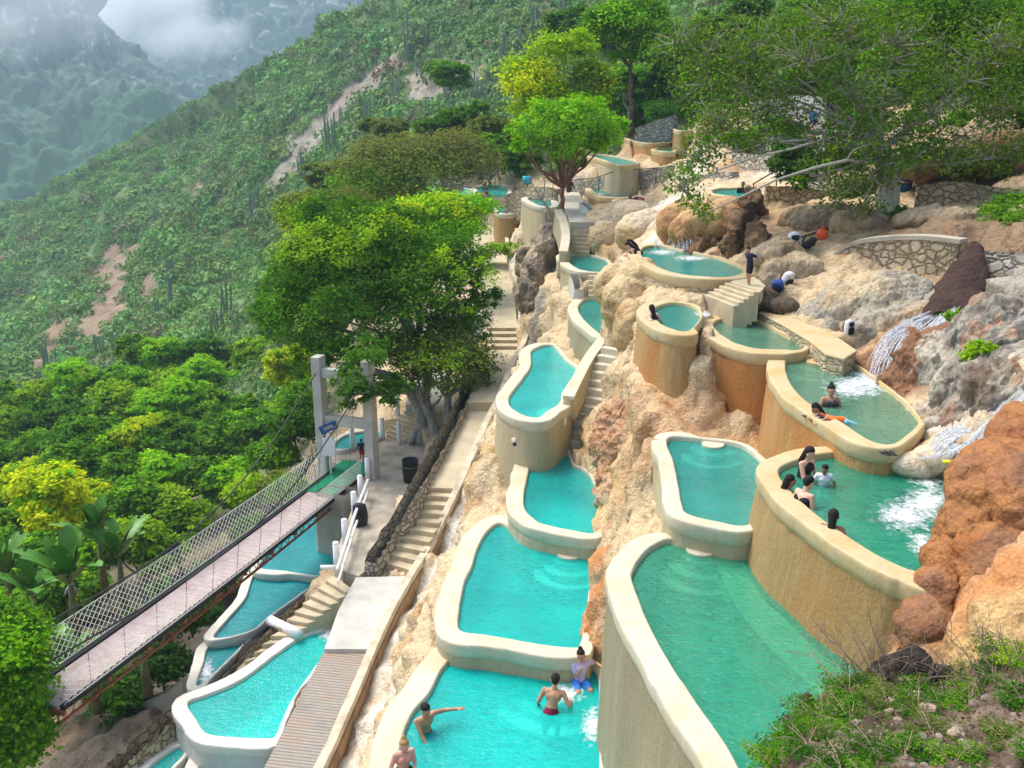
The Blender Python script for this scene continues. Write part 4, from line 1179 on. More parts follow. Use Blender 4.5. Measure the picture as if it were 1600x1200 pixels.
wall_run('parapet', 'small grey weir wall between two narrow teal pools', [(897, 428, 40.2), (902, 440, 39.4), (905, 452, 38.6)], 1.1, .4, 'wall_grey', cat='kerb', jag=0)
wall_run('plaza_pier', 'weathered dark concrete pier under the plaza end of the bridge', [(502, 762, 34.0), (548, 768, 33.4)], 3.4, .9, 'concrete', cat='pier', jag=.03)
wall_run('basin_wall', 'curved dark concrete wall of the dry basin under the bridge', [(60, 1165, 27), (120, 1135, 26.8), (190, 1105, 26.5), (255, 1082, 25.8), (292, 1056, 25.6)], 1.6, .35, 'concrete', jag=.02)
# sunken stairs beside the weir pools
stair((355, 1068, 396, 1050, -16.9), (520, 900, 552, 922, -15.0), 13, 'sunken_stairs', 'sunken stairs with short treads between the rubble wall and the cyan kite pool', 'step', .7)

def boulder(name, label, blobs, col, mat='rock', amp=.22, vox=.09, lump=1.0, loc=None, col2=None, craggy=False, colfn=None):
    """one rock grown from overlapping ellipsoids: (centre, radii, tilt)"""
    mb = MB()
    for c, r, t in blobs:
        mb.ball(c, r, 20, 14, Matrix.Rotation(t, 3, 'Z') @ Matrix.Rotation(t * .6, 3, 'X'))
    me = bpy.data.meshes.new('tmp'); me.from_pydata(mb.v, [], mb.f)
    o = bpy.data.objects.new('tmp', me); scene.collection.objects.link(o)
    md = o.modifiers.new('r', 'REMESH'); md.mode = 'VOXEL'; md.voxel_size = vox
    sm = o.modifiers.new('s', 'SMOOTH'); sm.iterations = 6
    dg = bpy.context.evaluated_depsgraph_get()
    ev = o.evaluated_get(dg).to_mesh()
    n = len(ev.vertices)
    P_ = np.zeros(n * 3); ev.vertices.foreach_get('co', P_); P_ = P_.reshape(-1, 3)
    N_ = np.zeros(n * 3); ev.vertices.foreach_get('normal', N_); N_ = N_.reshape(-1, 3)
    F_ = [tuple(p.vertices) for p in ev.polygons]
    bpy.data.objects.remove(o)
    q = P_ * lump + .3 * np.column_stack([vnoise(P_ * 2 * lump + 3), vnoise(P_ * 2 * lump + 31), vnoise(P_ * 2 * lump + 57)])
    d = .50 * dome(q * 1.1) + .42 * dome(q * 2.4 + 5) + .32 * dome(q * 5 + 9) + .16 * dome(q * 10 + 3) - .6 + (fbm(q * 2.5 + 7, 5, .6) - .5) * 1.3 if not craggy else (fbm(q * 1.6, 5, .6) - .5) * 2.2
    P_ = P_ + N_ * (d * amp)[:, None]
    k = fbm(P_ * .9 + 4, 4)
    k = np.clip((k - .42) * 5, 0, 1)[:, None]
    c2 = np.array(col2 if col2 else col) if col2 else np.array(col) * .7
    cc = colfn(P_) if colfn else np.array(col) * (1 - k) + c2 * k
    return tag(mesh(name, P_, F_, M[mat], None, True, cc, tuple(P_.mean(0))), label, 'rock')
def bl(u, v, y, rx, ry, rz, t=0):
    return (tuple(PY(u, v, y)), (rx, ry, rz), t)
boulder('travertine_boulder', 'huge glossy orange brown mineral boulder at the right edge below the waterfall',
        [bl(1585, 765, 13.0, .85, 1.1, .62), bl(1640, 830, 12.4, 1.2, 1.2, 1.2, .4), bl(1540, 800, 12.6, .45, .6, .5), bl(1512, 845, 12.4, .32, .45, .6, .3), bl(1478, 882, 12.2, .24, .35, .36), bl(1462, 930, 11.7, .25, .35, .32), bl(1452, 985, 11.3, .3, .4, .4), bl(1580, 900, 11.8, .85, .9, .75), bl(1500, 945, 11.9, .45, .6, .5), bl(1560, 970, 11.4, .8, .8, .65), bl(1650, 960, 11.2, 1.1, 1.1, 1.1), bl(1495, 1000, 11.5, .42, .5, .5), bl(1640, 700, 14.0, .75, 1.2, .6)],
        (.36, .155, .05), 'rock', .22, .06, 1.5, col2=(.25, .12, .06))
boulder('travertine_boulder', 'rounded tan overhang rock dripping above the wide teal oval pool',
        [bl(1112, 352, 35.2, 1.3, 1.1, .75), bl(1085, 362, 35.4, .9, .9, .6), bl(1140, 345, 36.0, 1.0, 1.0, .8), bl(1060, 352, 36.5, .8, .8, .8)], (.50, .33, .15), 'rock', .22, .08, .9, col2=(.40, .22, .09))
boulder('travertine_boulder', 'smooth cream boulder column wedged between the narrow teal pool and the round pool',
        [bl(978, 478, 31.0, .8, .9, 1.0), bl(960, 450, 33.5, .7, .9, .8), bl(985, 515, 29.6, .5, .7, .9), bl(998, 445, 31.6, .8, .9, .9)], (.58, .45, .25), 'rock', .2, .08, .9, col2=(.50, .36, .17))
boulder('travertine_boulder', 'yellow mineral flow rock right of the upper cream steps',
        [bl(955, 350, 47.5, 1.3, 1.3, 1.0), bl(985, 345, 47, 1.2, 1.2, 1.0), bl(945, 375, 46, .9, .9, .9), bl(1010, 365, 43, 1.4, 1.3, 1.0)], (.56, .42, .23), 'rock', .25, .1, .7, col2=(.60, .50, .36))
boulder('limestone_rock', 'pale craggy rock bulge below the tan retaining wall',
        [bl(1330, 480, 25.9, 1.1, 1.0, .8), bl(1390, 470, 25.6, 1.3, 1.2, .9), bl(1290, 500, 25.8, .8, .8, .6), bl(1430, 500, 24.4, .7, .8, .6), bl(1380, 515, 24.6, 1.1, .9, .6)], (.52, .43, .28), 'rock_rough', .28, .07, 1.0, col2=(.36, .33, .26), craggy=True)
def cliff_col(P_):
    u, v = project(P_)
    s = fbm(np.column_stack([P_[:, 0] * 2.2 + P_[:, 2] * 1.2, P_[:, 1] * 2.2, P_[:, 2] * .5]), 5, .6)
    w = u + 60 * (s - .5)
    c = np.where((w < 1430)[:, None], np.array([.24, .125, .065]), np.array([.32, .30, .255]))
    c = np.where(((w >= 1430) & (w < 1475))[:, None], np.array([.44, .405, .335]), c)
    dk = (s > .54) & (w > 1470)
    c = np.where(dk[:, None], np.array([.20, .175, .15]), c)
    rs_ = (s < .40) & (w > 1450)
    return np.where(rs_[:, None], np.array([.36, .24, .17]), c)
boulder('cliff_face', 'steep wet streaked grey and brown cliff face at the right edge beside the waterfall',
        [bl(1560, 560, 18.6, 1.1, 1.2, 1.3), bl(1620, 560, 18.6, 1.4, 1.4, 1.3), bl(1510, 620, 18.2, .7, .9, .8), bl(1600, 620, 16.8, 1.3, 1.2, 1.0), bl(1540, 650, 16.8, .8, .8, .6), bl(1470, 590, 19.6, .6, .8, .8), bl(1440, 570, 20.4, .6, .8, .7), bl(1410, 600, 20.4, .5, .7, .6), bl(1482, 550, 20.6, .6, .8, .5), bl(1540, 520, 20.0, .7, .8, .6), bl(1420, 640, 19.6, .4, .6, .5), bl(1450, 660, 18.6, .5, .7, .5), bl(1490, 670, 17.6, .5, .7, .5)],
        (.42, .39, .33), 'rock_rough', .34, .05, 1.3, craggy=True, colfn=cliff_col)
mb_r = np.random.RandomState(40)
for i, (pts, lab) in enumerate([([(1600, 470, 18.4), (1560, 520, 18.2), (1520, 570, 17.9), (1490, 610, 17.6)], 'long grey root crossing the cliff from the right edge'), ([(1610, 540, 17.0), (1575, 590, 16.6), (1530, 640, 16.3)], 'grey root lying on the lower cliff face'), ([(1600, 410, 20.6), (1560, 470, 19.9), (1500, 520, 19.4), (1470, 570, 19.0)], 'thin grey root reaching toward the waterfall'), ([(1590, 590, 16.0), (1560, 640, 15.8), (1520, 690, 15.6)], 'grey root hanging above the foaming stream')]):
    W_ = spline(np.array([PY(*p) for p in pts]), 16, False)
    W_ = W_ + mb_r.normal(size=W_.shape) * .035 + np.array([0, -.25, .1])
    T = thing('tree_root', lab, 'root', tuple(W_[0]))
    MB().tube(W_, list(np.linspace(.055, .02, 16)), 7).build('main_root', M['bark_grey'], T, True)
    k_ = 7
    MB().tube([W_[k_], W_[k_] + (W_[k_ + 4] - W_[k_]) * .8 + np.array([-.18, 0, -.1]), W_[k_] + (W_[k_ + 5] - W_[k_]) * 1.2 + np.array([-.3, 0, -.3])], [.03, .02, .012], 6).build('side_root', M['bark_grey'], T, True)
boulder('limestone_rock', 'grey black striped rock outcrop under the red trunked tree',
        [bl(850, 395, 48.6, .9, 1.2, 1.2), bl(862, 375, 49.5, .9, 1.2, 1.0), bl(838, 430, 47.5, .8, 1.1, 1.1), bl(830, 410, 49.5, .9, 1.0, 1.0), bl(828, 470, 45.5, .7, .9, 1.2)], (.44, .35, .24), 'rock_rough', .42, .08, 1.0, col2=(.13, .115, .095), craggy=True)
boulder('travertine_boulder', 'bumpy pinkish brown mineral mound between the cream steps and the corner step pool',
        [bl(975, 668, 25.0, .75, .8, .8), bl(965, 700, 24.6, .65, .7, .7), bl(990, 705, 23.6, .75, .75, .8), bl(976, 738, 23.6, .6, .7, .7), bl(998, 665, 24.6, .6, .7, .6), bl(980, 775, 22.8, .7, .7, .6)], (.44, .25, .13), 'rock', .30, .045, 1.9, col2=(.56, .43, .28))
boulder('limestone_rock', 'brown dripping rock wall behind the wide teal oval pool',
        [bl(1155, 372, 33.6, .5, .8, 1.2), bl(1172, 340, 35.4, .5, .8, 1.1), bl(1140, 395, 32.8, .4, .5, .6), bl(1185, 385, 32.0, .4, .7, .9), bl(1100, 388, 34.4, .9, .6, .45)], (.30, .18, .095), 'rock_rough', .5, .06, 1.3, col2=(.12, .075, .045), craggy=True)

# falling water: many thin strands with droplets
g = G('falling water')
nz_ = g.noise(g.coord((6, 6, 1.5), 'World'), 4, 3)
tr = g.n('ShaderNodeBsdfTransparent').outputs[0]
df = g.pbr((.78, .82, .85), .4, spec=.4)
M['fall'] = g.done(g.n('ShaderNodeMixShader', {0: g.ramp(nz_, [(.35, (.08, .08, .08)), (.62, (.75, .75, .75))]), 1: tr, 2: df}).outputs[0])
M['foam'] = plain('white foam', (.82, .85, .86), .4, .05, 5, .1)
def water_fall(label, path, width, n, seed, lift=.06, hang=False):
    rg_ = np.random.RandomState(seed)
    W = np.array([PY(*p) for p in path])
    S = spline(W, 26, False)
    side = normals2d(S[:, :2], False)
    T = thing('waterfall', label, 'waterfall', tuple(S[0]))
    mb = MB()
    for i in range(n):
        off = rg_.uniform(-.62, .62)
        t0 = rg_.rand() * .5; t1 = min(1, t0 + .3 + rg_.rand() * .6)
        a, b = int(t0 * 25), max(int(t1 * 25), int(t0 * 25) + 3)
        pts = []
        for k in range(a, min(b, 26)):
            w = np.interp(k / 25, np.linspace(0, 1, len(width)), width)
            q = S[k] + np.array([side[k][0], side[k][1], 0]) * off * w
            z = q[2]
            if not hang:
                z = max(z, gz1(q[0], q[1]) + lift)
            pts.append((q[0] + rg_.normal() * .012, q[1] + rg_.normal() * .012, z + rg_.rand() * .03))
        if len(pts) > 2:
            r = .0035 + .0075 * rg_.rand() ** 2
            mb.tube(pts, [r * (.4 + 1.2 * math.sin(PI * (k + .5) / len(pts))) for k in range(len(pts))], 4)
    mb.build('water_strands', M['fall'], T, True)
    return T
water_fall('white waterfall splashing down brown rock into the sage green pool', [(1484, 484, 23.0), (1450, 510, 22.2), (1420, 540, 21.5), (1400, 575, 20.8), (1388, 604, 20.3)], [.5, .9, 1.2, 1.1, .9], 190, 3, .07)
water_fall('foaming stream running over tan rock into the women\'s pool', [(1590, 660, 15.8), (1545, 680, 15.7), (1510, 705, 15.5), (1482, 730, 15.4), (1468, 752, 15.3)], [.7, .9, 1.2, 1.3, 1.0], 190, 5, .06)
water_fall('thin water trickle falling beside the tall curved wall', [(1438, 925, 12.0), (1432, 960, 11.8), (1436, 1010, 11.5), (1450, 1060, 11.2)], [.25, .3, .4, .5], 110, 6, .05, True)
water_fall('veil of drips under the rock overhang of the wide oval pool', [(1100, 372, 34.2), (1100, 384, 34.0), (1100, 397, 33.8)], [3.0, 3.0, 3.0], 110, 7, .05, True)
# dark wet chute
S = spline(np.array([PY(*p) for p in [(1522, 388, 26.3), (1510, 425, 25.2), (1496, 462, 23.9), (1478, 500, 22.6)]]), 30, False)
sd = normals2d(S[:, :2], False)
V, F = [], []
for i, (p, q) in enumerate(zip(S, sd)):
    w = np.interp(i / 29, [0, .3, 1], [.32, .6, .75])
    for k in range(13):
        a = PI * k / 12
        V.append((p[0] + q[0] * w * math.cos(a), p[1] + q[1] * w * math.cos(a), p[2] - .22 + .42 * math.sin(a)))
V = np.array(V)
V += (np.column_stack([fbm(V * 2, 3), fbm(V * 2 + 9, 3), fbm(V * 2 + 30, 3)]) - .5) * .3
F = grid_faces(30, 13)
o = mesh('water_chute', V, F, M['rock_rough'], None, True, np.tile(np.array([.055, .028, .021]), (len(V), 1)) * (.6 + .8 * fbm(V * 1.5, 3))[:, None], tuple(S[0]))
tag(o, 'dark wet mineral chute running down between the two rubble walls', 'rock')
# foam on the pools where the water lands
g = G('foam sheet')
fa_ = g.n('ShaderNodeAttribute', attribute_name='col').outputs['Fac']
fn_ = g.noise(g.coord((1, 1, 1), 'World'), 7, 5, .75)
fm_ = g.math('MULTIPLY', g.ramp(g.math('ADD', fn_, g.math('MULTIPLY', fa_, .42)), [(.62, (0, 0, 0)), (.92, (1, 1, 1))]), .85)
M['foam_sheet'] = g.done(g.n('ShaderNodeMixShader', {0: fm_, 1: g.n('ShaderNodeBsdfTransparent').outputs[0], 2: g.pbr((.82, .86, .88), .5)}).outputs[0])
V, F, C = [], [], []
for (u, v, z, su, sv) in ((1358, 598, -6.2, 62, 30), (1330, 606, -6.2, 60, 26), (1448, 785, -6.65, 60, 40), (1415, 805, -6.65, 70, 40), (1440, 850, -6.65, 30, 30), (1450, 752, -6.65, 40, 18), (1035, 395, -5.05, 34, 7), (1080, 404, -5.05, 40, 7),
                     (1098, 492, -5.7, 20, 8), (882, 710, -10.6, 22, 8), (512, 990, -16.2, 20, 22), (322, 1052, -17.75, 22, 34), (925, 1135, -11.6, 26, 40), (818, 842, -11.1, 18, 10), (936, 304, -4.7, 16, 4), (885, 1085, -11.6, 40, 24), (965, 521, -7.8, 10, 6)):
    b0 = len(V)
    for i in range(13):
        for j in range(24):
            rr = i / 12; a = 2 * PI * j / 24
            p = PZ(u + su * rr * math.cos(a), v + sv * rr * math.sin(a), z)
            V.append((p[0], p[1], z + .010 + .0006 * (len(V) % 7) * 0)); C.append([1 - rr] * 3)
    for i in range(12):
        for j in range(24):
            F.append((b0 + i * 24 + j, b0 + (i + 1) * 24 + j, b0 + (i + 1) * 24 + (j + 1) % 24, b0 + i * 24 + (j + 1) % 24))
V = np.array(V)
ids = np.repeat(np.arange(len(V) // 312), 312)
V[:, 2] += ids * .0012
o = kind(mesh('foam', V, F, M['foam_sheet'], None, False, np.array(C)), 'stuff')
tag(o, 'white foam spread over the pools where water falls in', 'foam')
# drain holes and spouts on pool walls
def drain(u, v, y, label, r=.055):
    p = PY(u, v, y)
    T = thing('drain_pipe', label, 'pipe', tuple(p))
    d = np.array([.05, -1, -.05])
    mb = MB().tube([p + d * .0, p - d * .35], r * 1.35, 12)
    mb.build('collar', M['concrete'], T, True)
    MB().tube([p + d * .02, p - d * .3], r, 12).build('bore', M['black_plastic'], T, True)
drain(804, 694, 24.3, 'round drain hole in the cream wall of the turquoise pool')
drain(1038, 565, 23.52, 'round drain hole in the wall of the round teal pool')
drain(791, 353, 62.3, 'round drain hole in the tan wall by the far walkway')

boulder('limestone_rock', 'tan craggy rock step below the sloping handrail', [bl(1215, 400, 30.0, .9, .9, .6), bl(1245, 425, 28.6, .8, .8, .6), bl(1205, 430, 28.8, .5, .6, .5)], (.50, .40, .26), 'rock_rough', .3, .07, 1.1, col2=(.36, .28, .18), craggy=True)
boulder('limestone_rock', 'brown rock slab rising behind the orange red ball', [bl(1290, 345, 32.5, 1.2, .9, .7), bl(1340, 350, 31.5, 1.0, .8, .5), bl(1250, 345, 33.4, .8, .8, .6)], (.48, .36, .21), 'rock_rough', .35, .07, 1.0, col2=(.32, .25, .17), craggy=True)
boulder('limestone_rock', 'long pale rock ledge between the two rubble walls on the right', [bl(1450, 345, 30.2, 1.2, .8, .45), bl(1510, 348, 29.6, 1.2, .8, .5), bl(1570, 350, 29, 1.0, .8, .5)], (.44, .35, .23), 'rock_rough', .35, .07, 1.0, col2=(.34, .27, .18), craggy=True)
boulder('limestone_rock', 'brown earthy rock bank above the upper rubble wall', [bl(1500, 250, 35, 1.6, 1.0, .7), bl(1570, 245, 34, 1.4, 1.0, .9), bl(1440, 265, 35.5, .9, .8, .5)], (.30, .21, .13), 'rock_rough', .4, .09, .9, col2=(.20, .14, .09), craggy=True)
boulder('limestone_rock', 'rock under the concrete steps by the wide oval pool, its shaded hollow painted dark', [bl(1195, 470, 27.0, .45, .4, .3), bl(1225, 480, 26.6, .5, .4, .3)], (.24, .17, .11), 'rock_rough', .2, .05, 1.5, col2=(.12, .09, .06), craggy=True)  # dark colours paint the shade of the hollow beside the landing

wall_run('concrete_wall', 'white plastered wall at the head of the terraces behind the grey branches', [(1176, 160, 58), (1240, 150, 57), (1300, 152, 55)], 2.2, .4, 'wall_grey')
wall_run('retaining_wall', 'far rubble wall stepped below the rust coloured wall', [(1150, 216, 53), (1210, 214, 51), (1265, 216, 49)], 1.5, .4, 'masonry_pale')
wall_run('retaining_wall', 'rubble wall under the grey tree trunk behind the blue bin', [(1290, 262, 39.5), (1345, 268, 38), (1400, 272, 36.5)], 1.6, .4, 'masonry')

wall_run('retaining_wall', 'pale rubble terrace wall left of the pale pool, partly behind hanging leaves', [(1062, 282, 49), (1105, 272, 48.5), (1150, 268, 47)], [1.4, 1.8, 1.5], .45, 'masonry_pale')
wall_run('retaining_wall', 'brown rubble wall climbing from the handrail to the grey trunk', [(1296, 318, 36.0), (1335, 322, 35.0), (1372, 330, 34.0)], 1.3, .45, 'masonry')
wall_run('retaining_wall', 'far rubble terrace wall under the topmost small pool', [(1062, 214, 63), (1110, 206, 61), (1160, 200, 59)], 1.7, .45, 'masonry_pale')
wall_run('concrete_wall', 'tan streaked wall above the far rubble terrace, behind leaves', [(1100, 182, 62), (1150, 172, 61), (1180, 170, 60)], 1.8, .4, 'wall_orange')
wall_run('retaining_wall', 'rubble wall behind the white backpack ledge', [(1196, 352, 34.2), (1240, 346, 33.8), (1275, 350, 33.0)], 1.2, .45, 'masonry')

# ================================================================== BRIDGE
dz = -14.75
E0, E1 = PZ(538, 742, dz), PZ(62, 1092, dz + .1)
bd = E1 - E0; bd[2] = 0
BL = np.linalg.norm(bd); bd /= BL
bn = np.array([-bd[1], bd[0], 0])
if bn[1] < 0: bn = -bn              # far side
HWD = .72
def BP(s, n, z): return E0 + bd * s + bn * n + np.array([0, 0, z - .10 * math.sin(PI * min(max(s / BL, 0), 1))])
BR = thing('suspension_bridge', 'narrow pink planked hanging footbridge with white rope nets', 'bridge', tuple(E0))
ST = np.linspace(-.2, BL, 60)
def ribbon(name, prof, mat, close=True):
    V, F = [], []
    k = len(prof)
    for s in ST:
        for n, z in prof: V.append(BP(s, n, z))
    for i in range(len(ST) - 1):
        for j in range(k if close else k - 1):
            F.append((i * k + j, i * k + (j + 1) % k, i * k + k + (j + 1) % k, i * k + k + j))
    if close: F += [tuple(range(k)), tuple((len(ST) - 1) * k + j for j in range(k))[::-1]]
    o = MB().add(V, F).build(name, mat, BR, clean=True)
    return o
g = G('pink deck boards')
gv = g.n('ShaderNodeNewGeometry').outputs['Position']
mp = g.n('ShaderNodeMapping', {'Vector': gv, 'Rotation': (0, 0, -math.atan2(bd[1], bd[0]))})
wv = g.n('ShaderNodeTexWave', {'Vector': mp.outputs[0], 'Scale': 1.1, 'Distortion': .0}, wave_type='BANDS', bands_direction='X', wave_profile='SAW')
nn_ = g.noise(g.coord((2, 2, 2), 'World'), 1.2, 4)
cl = g.ramp(nn_, [(.3, (.36, .27, .255)), (.7, (.50, .405, .385))])
cl = g.mix(g.ramp(wv.outputs[0], [(.0, (1, 1, 1)), (.06, (0, 0, 0))]), cl, (.16, .12, .11))
M['deck'] = g.done(g.pbr(cl, .8, g.bump(nn_, .2)))
ribbon('deck', [(-HWD + .14, -.05), (HWD - .14, -.05), (HWD - .14, 0), (-HWD + .14, 0)], M['deck'])
for sg in (-1, 1):
    ribbon('deck_edge', [(sg * HWD - .09, -.07), (sg * HWD + .08, -.07), (sg * HWD + .08, .04), (sg * HWD - .09, .04)], M['black_cloth'])
    ribbon('truss', [(sg * .62 - .03, -.5), (sg * .62 + .03, -.5), (sg * .62 + .03, -.43), (sg * .62 - .03, -.43)], M['metal_red'])
    mb = MB()
    for i in range(int(BL / .5)):
        mb.tube([BP(i * .5, sg * .62, -.45), BP(i * .5 + .25, sg * .62, -.06)], .02, 4)
        mb.tube([BP(i * .5 + .25, sg * .62, -.06), BP(i * .5 + .5, sg * .62, -.45)], .02, 4)
    mb.build('lattice', M['metal_red'], BR)
for k in range(int(BL / 1.6) + 1):
    MB().box(BP(.4 + k * 1.6, 0, -.12), (1.7, .09, .12), math.atan2(bn[1], bn[0])).build('cross_beam', M['metal_red'], BR)
# green mat at the plaza end
V = [BP(s, n, .03) for s in (-1.5, 2.0) for n in (-HWD - .05, HWD + .15)]
top = [V[0], V[1], V[3], V[2]]
MB().hexa([p - [0, 0, .035] for p in top] + top).build('carpet', M['green_mat'], BR)
# nets: diamond mesh of rope, one mesh per side
for sg, h in ((1, 1.15), (-1, .85)):
    mb = MB(); c = .24; rowsN = 5
    nS = int(BL / c)
    def q(i, j):
        z = .08 + (h - .08) * j / (rowsN * 2)
        return BP(i * c / 2, sg * (HWD + .06 + .12 * j / (rowsN * 2)), z)
    for i0 in range(-rowsN * 2, 2 * nS, 2):
        for d_ in (1, -1):
            pts = []
            for j in range(rowsN * 2 + 1):
                i = i0 + j if d_ == 1 else i0 + rowsN * 2 - j
                if 0 <= i <= 2 * nS: pts.append(q(i, j))
            if len(pts) > 1: mb.tube(pts, .009, 3, False)
    for j in (0, rowsN * 2):
        mb.tube([q(i, j) for i in range(0, 2 * nS, 3)], .014, 4)
    mb.build('net', M['rope'], BR)
# tower
def post(u, v, h, w, lab=None):
    p = PZ(u, v, -14.82)
    return p
tl, trr = PZ(508, 736, -14.82), PZ(583, 746, -14.82)
TW = thing('bridge_tower', 'grey concrete H shaped bridge tower half hidden by the big tree', 'tower', tuple((tl + trr) / 2))
td = trr - tl; ta = math.atan2(td[1], td[0])
top_z = PY(497, 556, tl[1])[2]
for p in (tl, trr):
    MB().box((p[0], p[1], (top_z - 15.4) / 2 - .0), (.40, .55, top_z + 15.4), ta).build('post', M['concrete_pale'], TW, bevel=.03)
for v in (577, 650):
    z = PY(500, v, tl[1])[2]
    m_ = (tl + trr) / 2
    MB().box((m_[0], m_[1], z - .12), (np.linalg.norm(td) - .42, .34, .42), ta).build('beam', M['concrete_pale'], TW, bevel=.02)
for p, n in ((tl, 1), (trr, -1)):
    s0 = np.array([p[0], p[1], top_z - .55])
    e0 = BP(BL * 1.02, n * (HWD + .1), 1.55)
    pts = []
    for t in np.linspace(0, 1, 24):
        q_ = s0 + (e0 - s0) * t
        q_ = q_ - np.array([0, 0, 2.1 * math.sin(PI * t) ** 1.0 * (1 - .35 * t)])
        pts.append(q_)
    MB().tube(pts, .03, 5).build('main_cable', M['metal_dark'], BR)
    for k in range(1, 13):
        t = k / 13.0
        i_ = t * 23; a_ = int(i_); f_ = i_ - a_
        q_ = pts[a_] * (1 - f_) + pts[min(a_ + 1, 23)] * f_
        s = np.dot(q_ - E0, bd)
        b_ = BP(s, n * (HWD + .04), -.05)
        if q_[2] > b_[2]:
            MB().tube([q_, b_], .008, 4).build('hanger', M['metal_dark'], BR)
p = PZ(512, 700, -14.82)
def at(u, v, y): return PY(u, v, y)
ys = tl[1] - .45
SB = thing('sign_board', 'tilted blue sign board fixed high on the bridge tower', 'sign', tuple(at(513, 668, ys)))
MB().box(at(513, 668, ys), (.78, .05, .36), .0, Matrix.Rotation(R(-24), 3, 'Y')).build('panel', M['blue_paint'], SB, bevel=.01)
MB().box(at(513, 668, ys - .03), (.42, .03, .13), 0, Matrix.Rotation(R(-24), 3, 'Y')).build('lettering_band', plain('faded band', (.33, .28, .27), .6), SB)
WB = thing('notice_board', 'white pointed notice board on a post at the bridge entrance', 'sign', tuple(at(515, 722, ys)))
c = at(514, 695, ys - .1)
poly = [(-.26, -.5), (.26, -.5), (.26, .28), (.12, .30), (.10, .46), (0, .56), (-.10, .46), (-.12, .30), (-.26, .28)]
V = [(c[0] + x, c[1] - .03, c[2] + z) for x, z in poly] + [(c[0] + x, c[1] + .03, c[2] + z) for x, z in poly]
k = len(poly)
MB().add(V, [tuple(range(k)), tuple(range(k, 2 * k))[::-1]] + [(i, k + i, k + (i + 1) % k, (i + 1) % k) for i in range(k)]).build('board', M['white_paint'], WB, clean=True)
MB().tube([(c[0], c[1] + .06, c[2] + .2), (c[0], c[1] + .06, -14.8)], .04, 8).build('support', M['white_paint'], WB)
# white posts
wp = None
def white_post(u, v, z, h, label, r=.11):
    b = PZ(u, v, z)
    T = thing('white_post', label, 'post', tuple(b), 'white painted posts around the plaza')
    MB().tube([b - [0, 0, .2], b + [0, 0, h]], [r * 1.05, r], 12).build('shaft', M['white_paint'], T, True)
    MB().ball(b + np.array([0, 0, h]), (r * 1.04, r * 1.04, r * .5), 12, 6).build('cap', M['white_paint'], T, True)
for q_ in [(598, 685, -14.8, 1.0, 'white post at the left foot of the plaza steps'), (624, 693, -14.8, 1.0, 'white post at the right foot of the plaza steps'), (622, 650, -14.0, 1.05, 'white post halfway up the plaza steps on the left side'),
           (648, 656, -14.0, 1.05, 'white post halfway up the plaza steps, right against the grey trunk'), (551, 697, -14.8, 1.0, 'white post between the small turquoise pool and the bridge tower'),
           (575, 750, -14.8, .95, 'white post at the foot of the right tower leg'), (564, 778, -14.8, .95, 'white post between the tower leg and the black bag'), (554, 805, -14.8, .95, 'white post right behind the black bag'), (540, 850, -14.8, .95, 'white post alone beside the pier and weir pool'), (527, 890, -14.8, 1.0, 'nearest white post at the end of the plaza rail, with a white arm')]:
    white_post(*q_)
rail = thing('plaza_rail', 'weathered white pole rail linking the posts on the plaza edge', 'railing', tuple(PZ(550, 820, -14.8)))
pr = [PZ(575, 750, -14.0), PZ(564, 778, -14.05), PZ(554, 805, -14.05), PZ(540, 850, -14.05), PZ(527, 890, -14.0)]
MB().tube(pr, .06, 6).build('upper_pole', M['white_paint'], rail, True)
MB().tube([p - [0, 0, .45] for p in pr], .05, 6).build('lower_pole', M['white_paint'], rail, True)
a_ = PZ(527, 886, -14.3)
MB().tube([a_, a_ - [.55, 0, 0]], .07, 8).build('pipe_arm', M['white_paint'], rail, True)
for (a, b, lab) in (((600, 672), (624, 632), 'left yellow rope handrail of the plaza steps'), ((626, 678), (649, 640), 'right yellow rope handrail of the plaza steps')):
    T = thing('rope_handrail', lab, 'railing', tuple(PZ(*a, -14.2)))
    for k in (0, .35):
        p, q_ = PZ(*a, -14.05 - k), PZ(*b, -13.25 - k)
        m_ = (p + q_) / 2 - np.array([0, 0, .08])
        MB().tube([p, m_, q_], .018, 5).build('rope', plain('yellow rope', (.55, .42, .20), .8), T)
# white pipe by the sunken stairs
p, q_ = PZ(424, 970, -16.0), PZ(468, 991, -15.9)
T = thing('white_pipe', 'fat white pipe lying across the sunken stairs', 'pipe', tuple(p))
MB().tube([p, q_], .16, 14).build('tube', M['white_paint'], T, True)
MB().tube([p, p + (p - q_) * .03], .18, 14).build('end_collar', M['white_paint'], T, True)
# barrel
b = PZ(642, 752, -14.82)
T = thing('waste_barrel', 'black plastic barrel standing by the grey rubble wall', 'barrel', tuple(b))
prof = [(.30, 0), (.31, .05), (.33, .3), (.325, .32), (.34, .34), (.34, .62), (.33, .64), (.345, .66), (.34, .92), (.355, .94), (.355, .98), (.32, .98), (.31, .5), (.30, .08)]
V, F = [], []
for r_, z in prof:
    for j in range(24):
        V.append((b[0] + r_ * math.cos(2 * PI * j / 24), b[1] + r_ * math.sin(2 * PI * j / 24), b[2] + z))
for i in range(len(prof) - 1):
    for j in range(24):
        F.append((i * 24 + j, i * 24 + (j + 1) % 24, i * 24 + 24 + (j + 1) % 24, i * 24 + 24 + j))
F.append(tuple((len(prof) - 1) * 24 + j for j in range(24)))
MB().add(V, F).build('drum', M['black_plastic'], T, True)
MB().tube([(b[0] + .36 * math.cos(a), b[1] + .36 * math.sin(a), b[2] + .72) for a in np.linspace(0, 2 * PI, 25)], .012, 5, False).build('hoop', plain('steel hoop', (.3, .3, .3), .4, metal=.8), T, True)

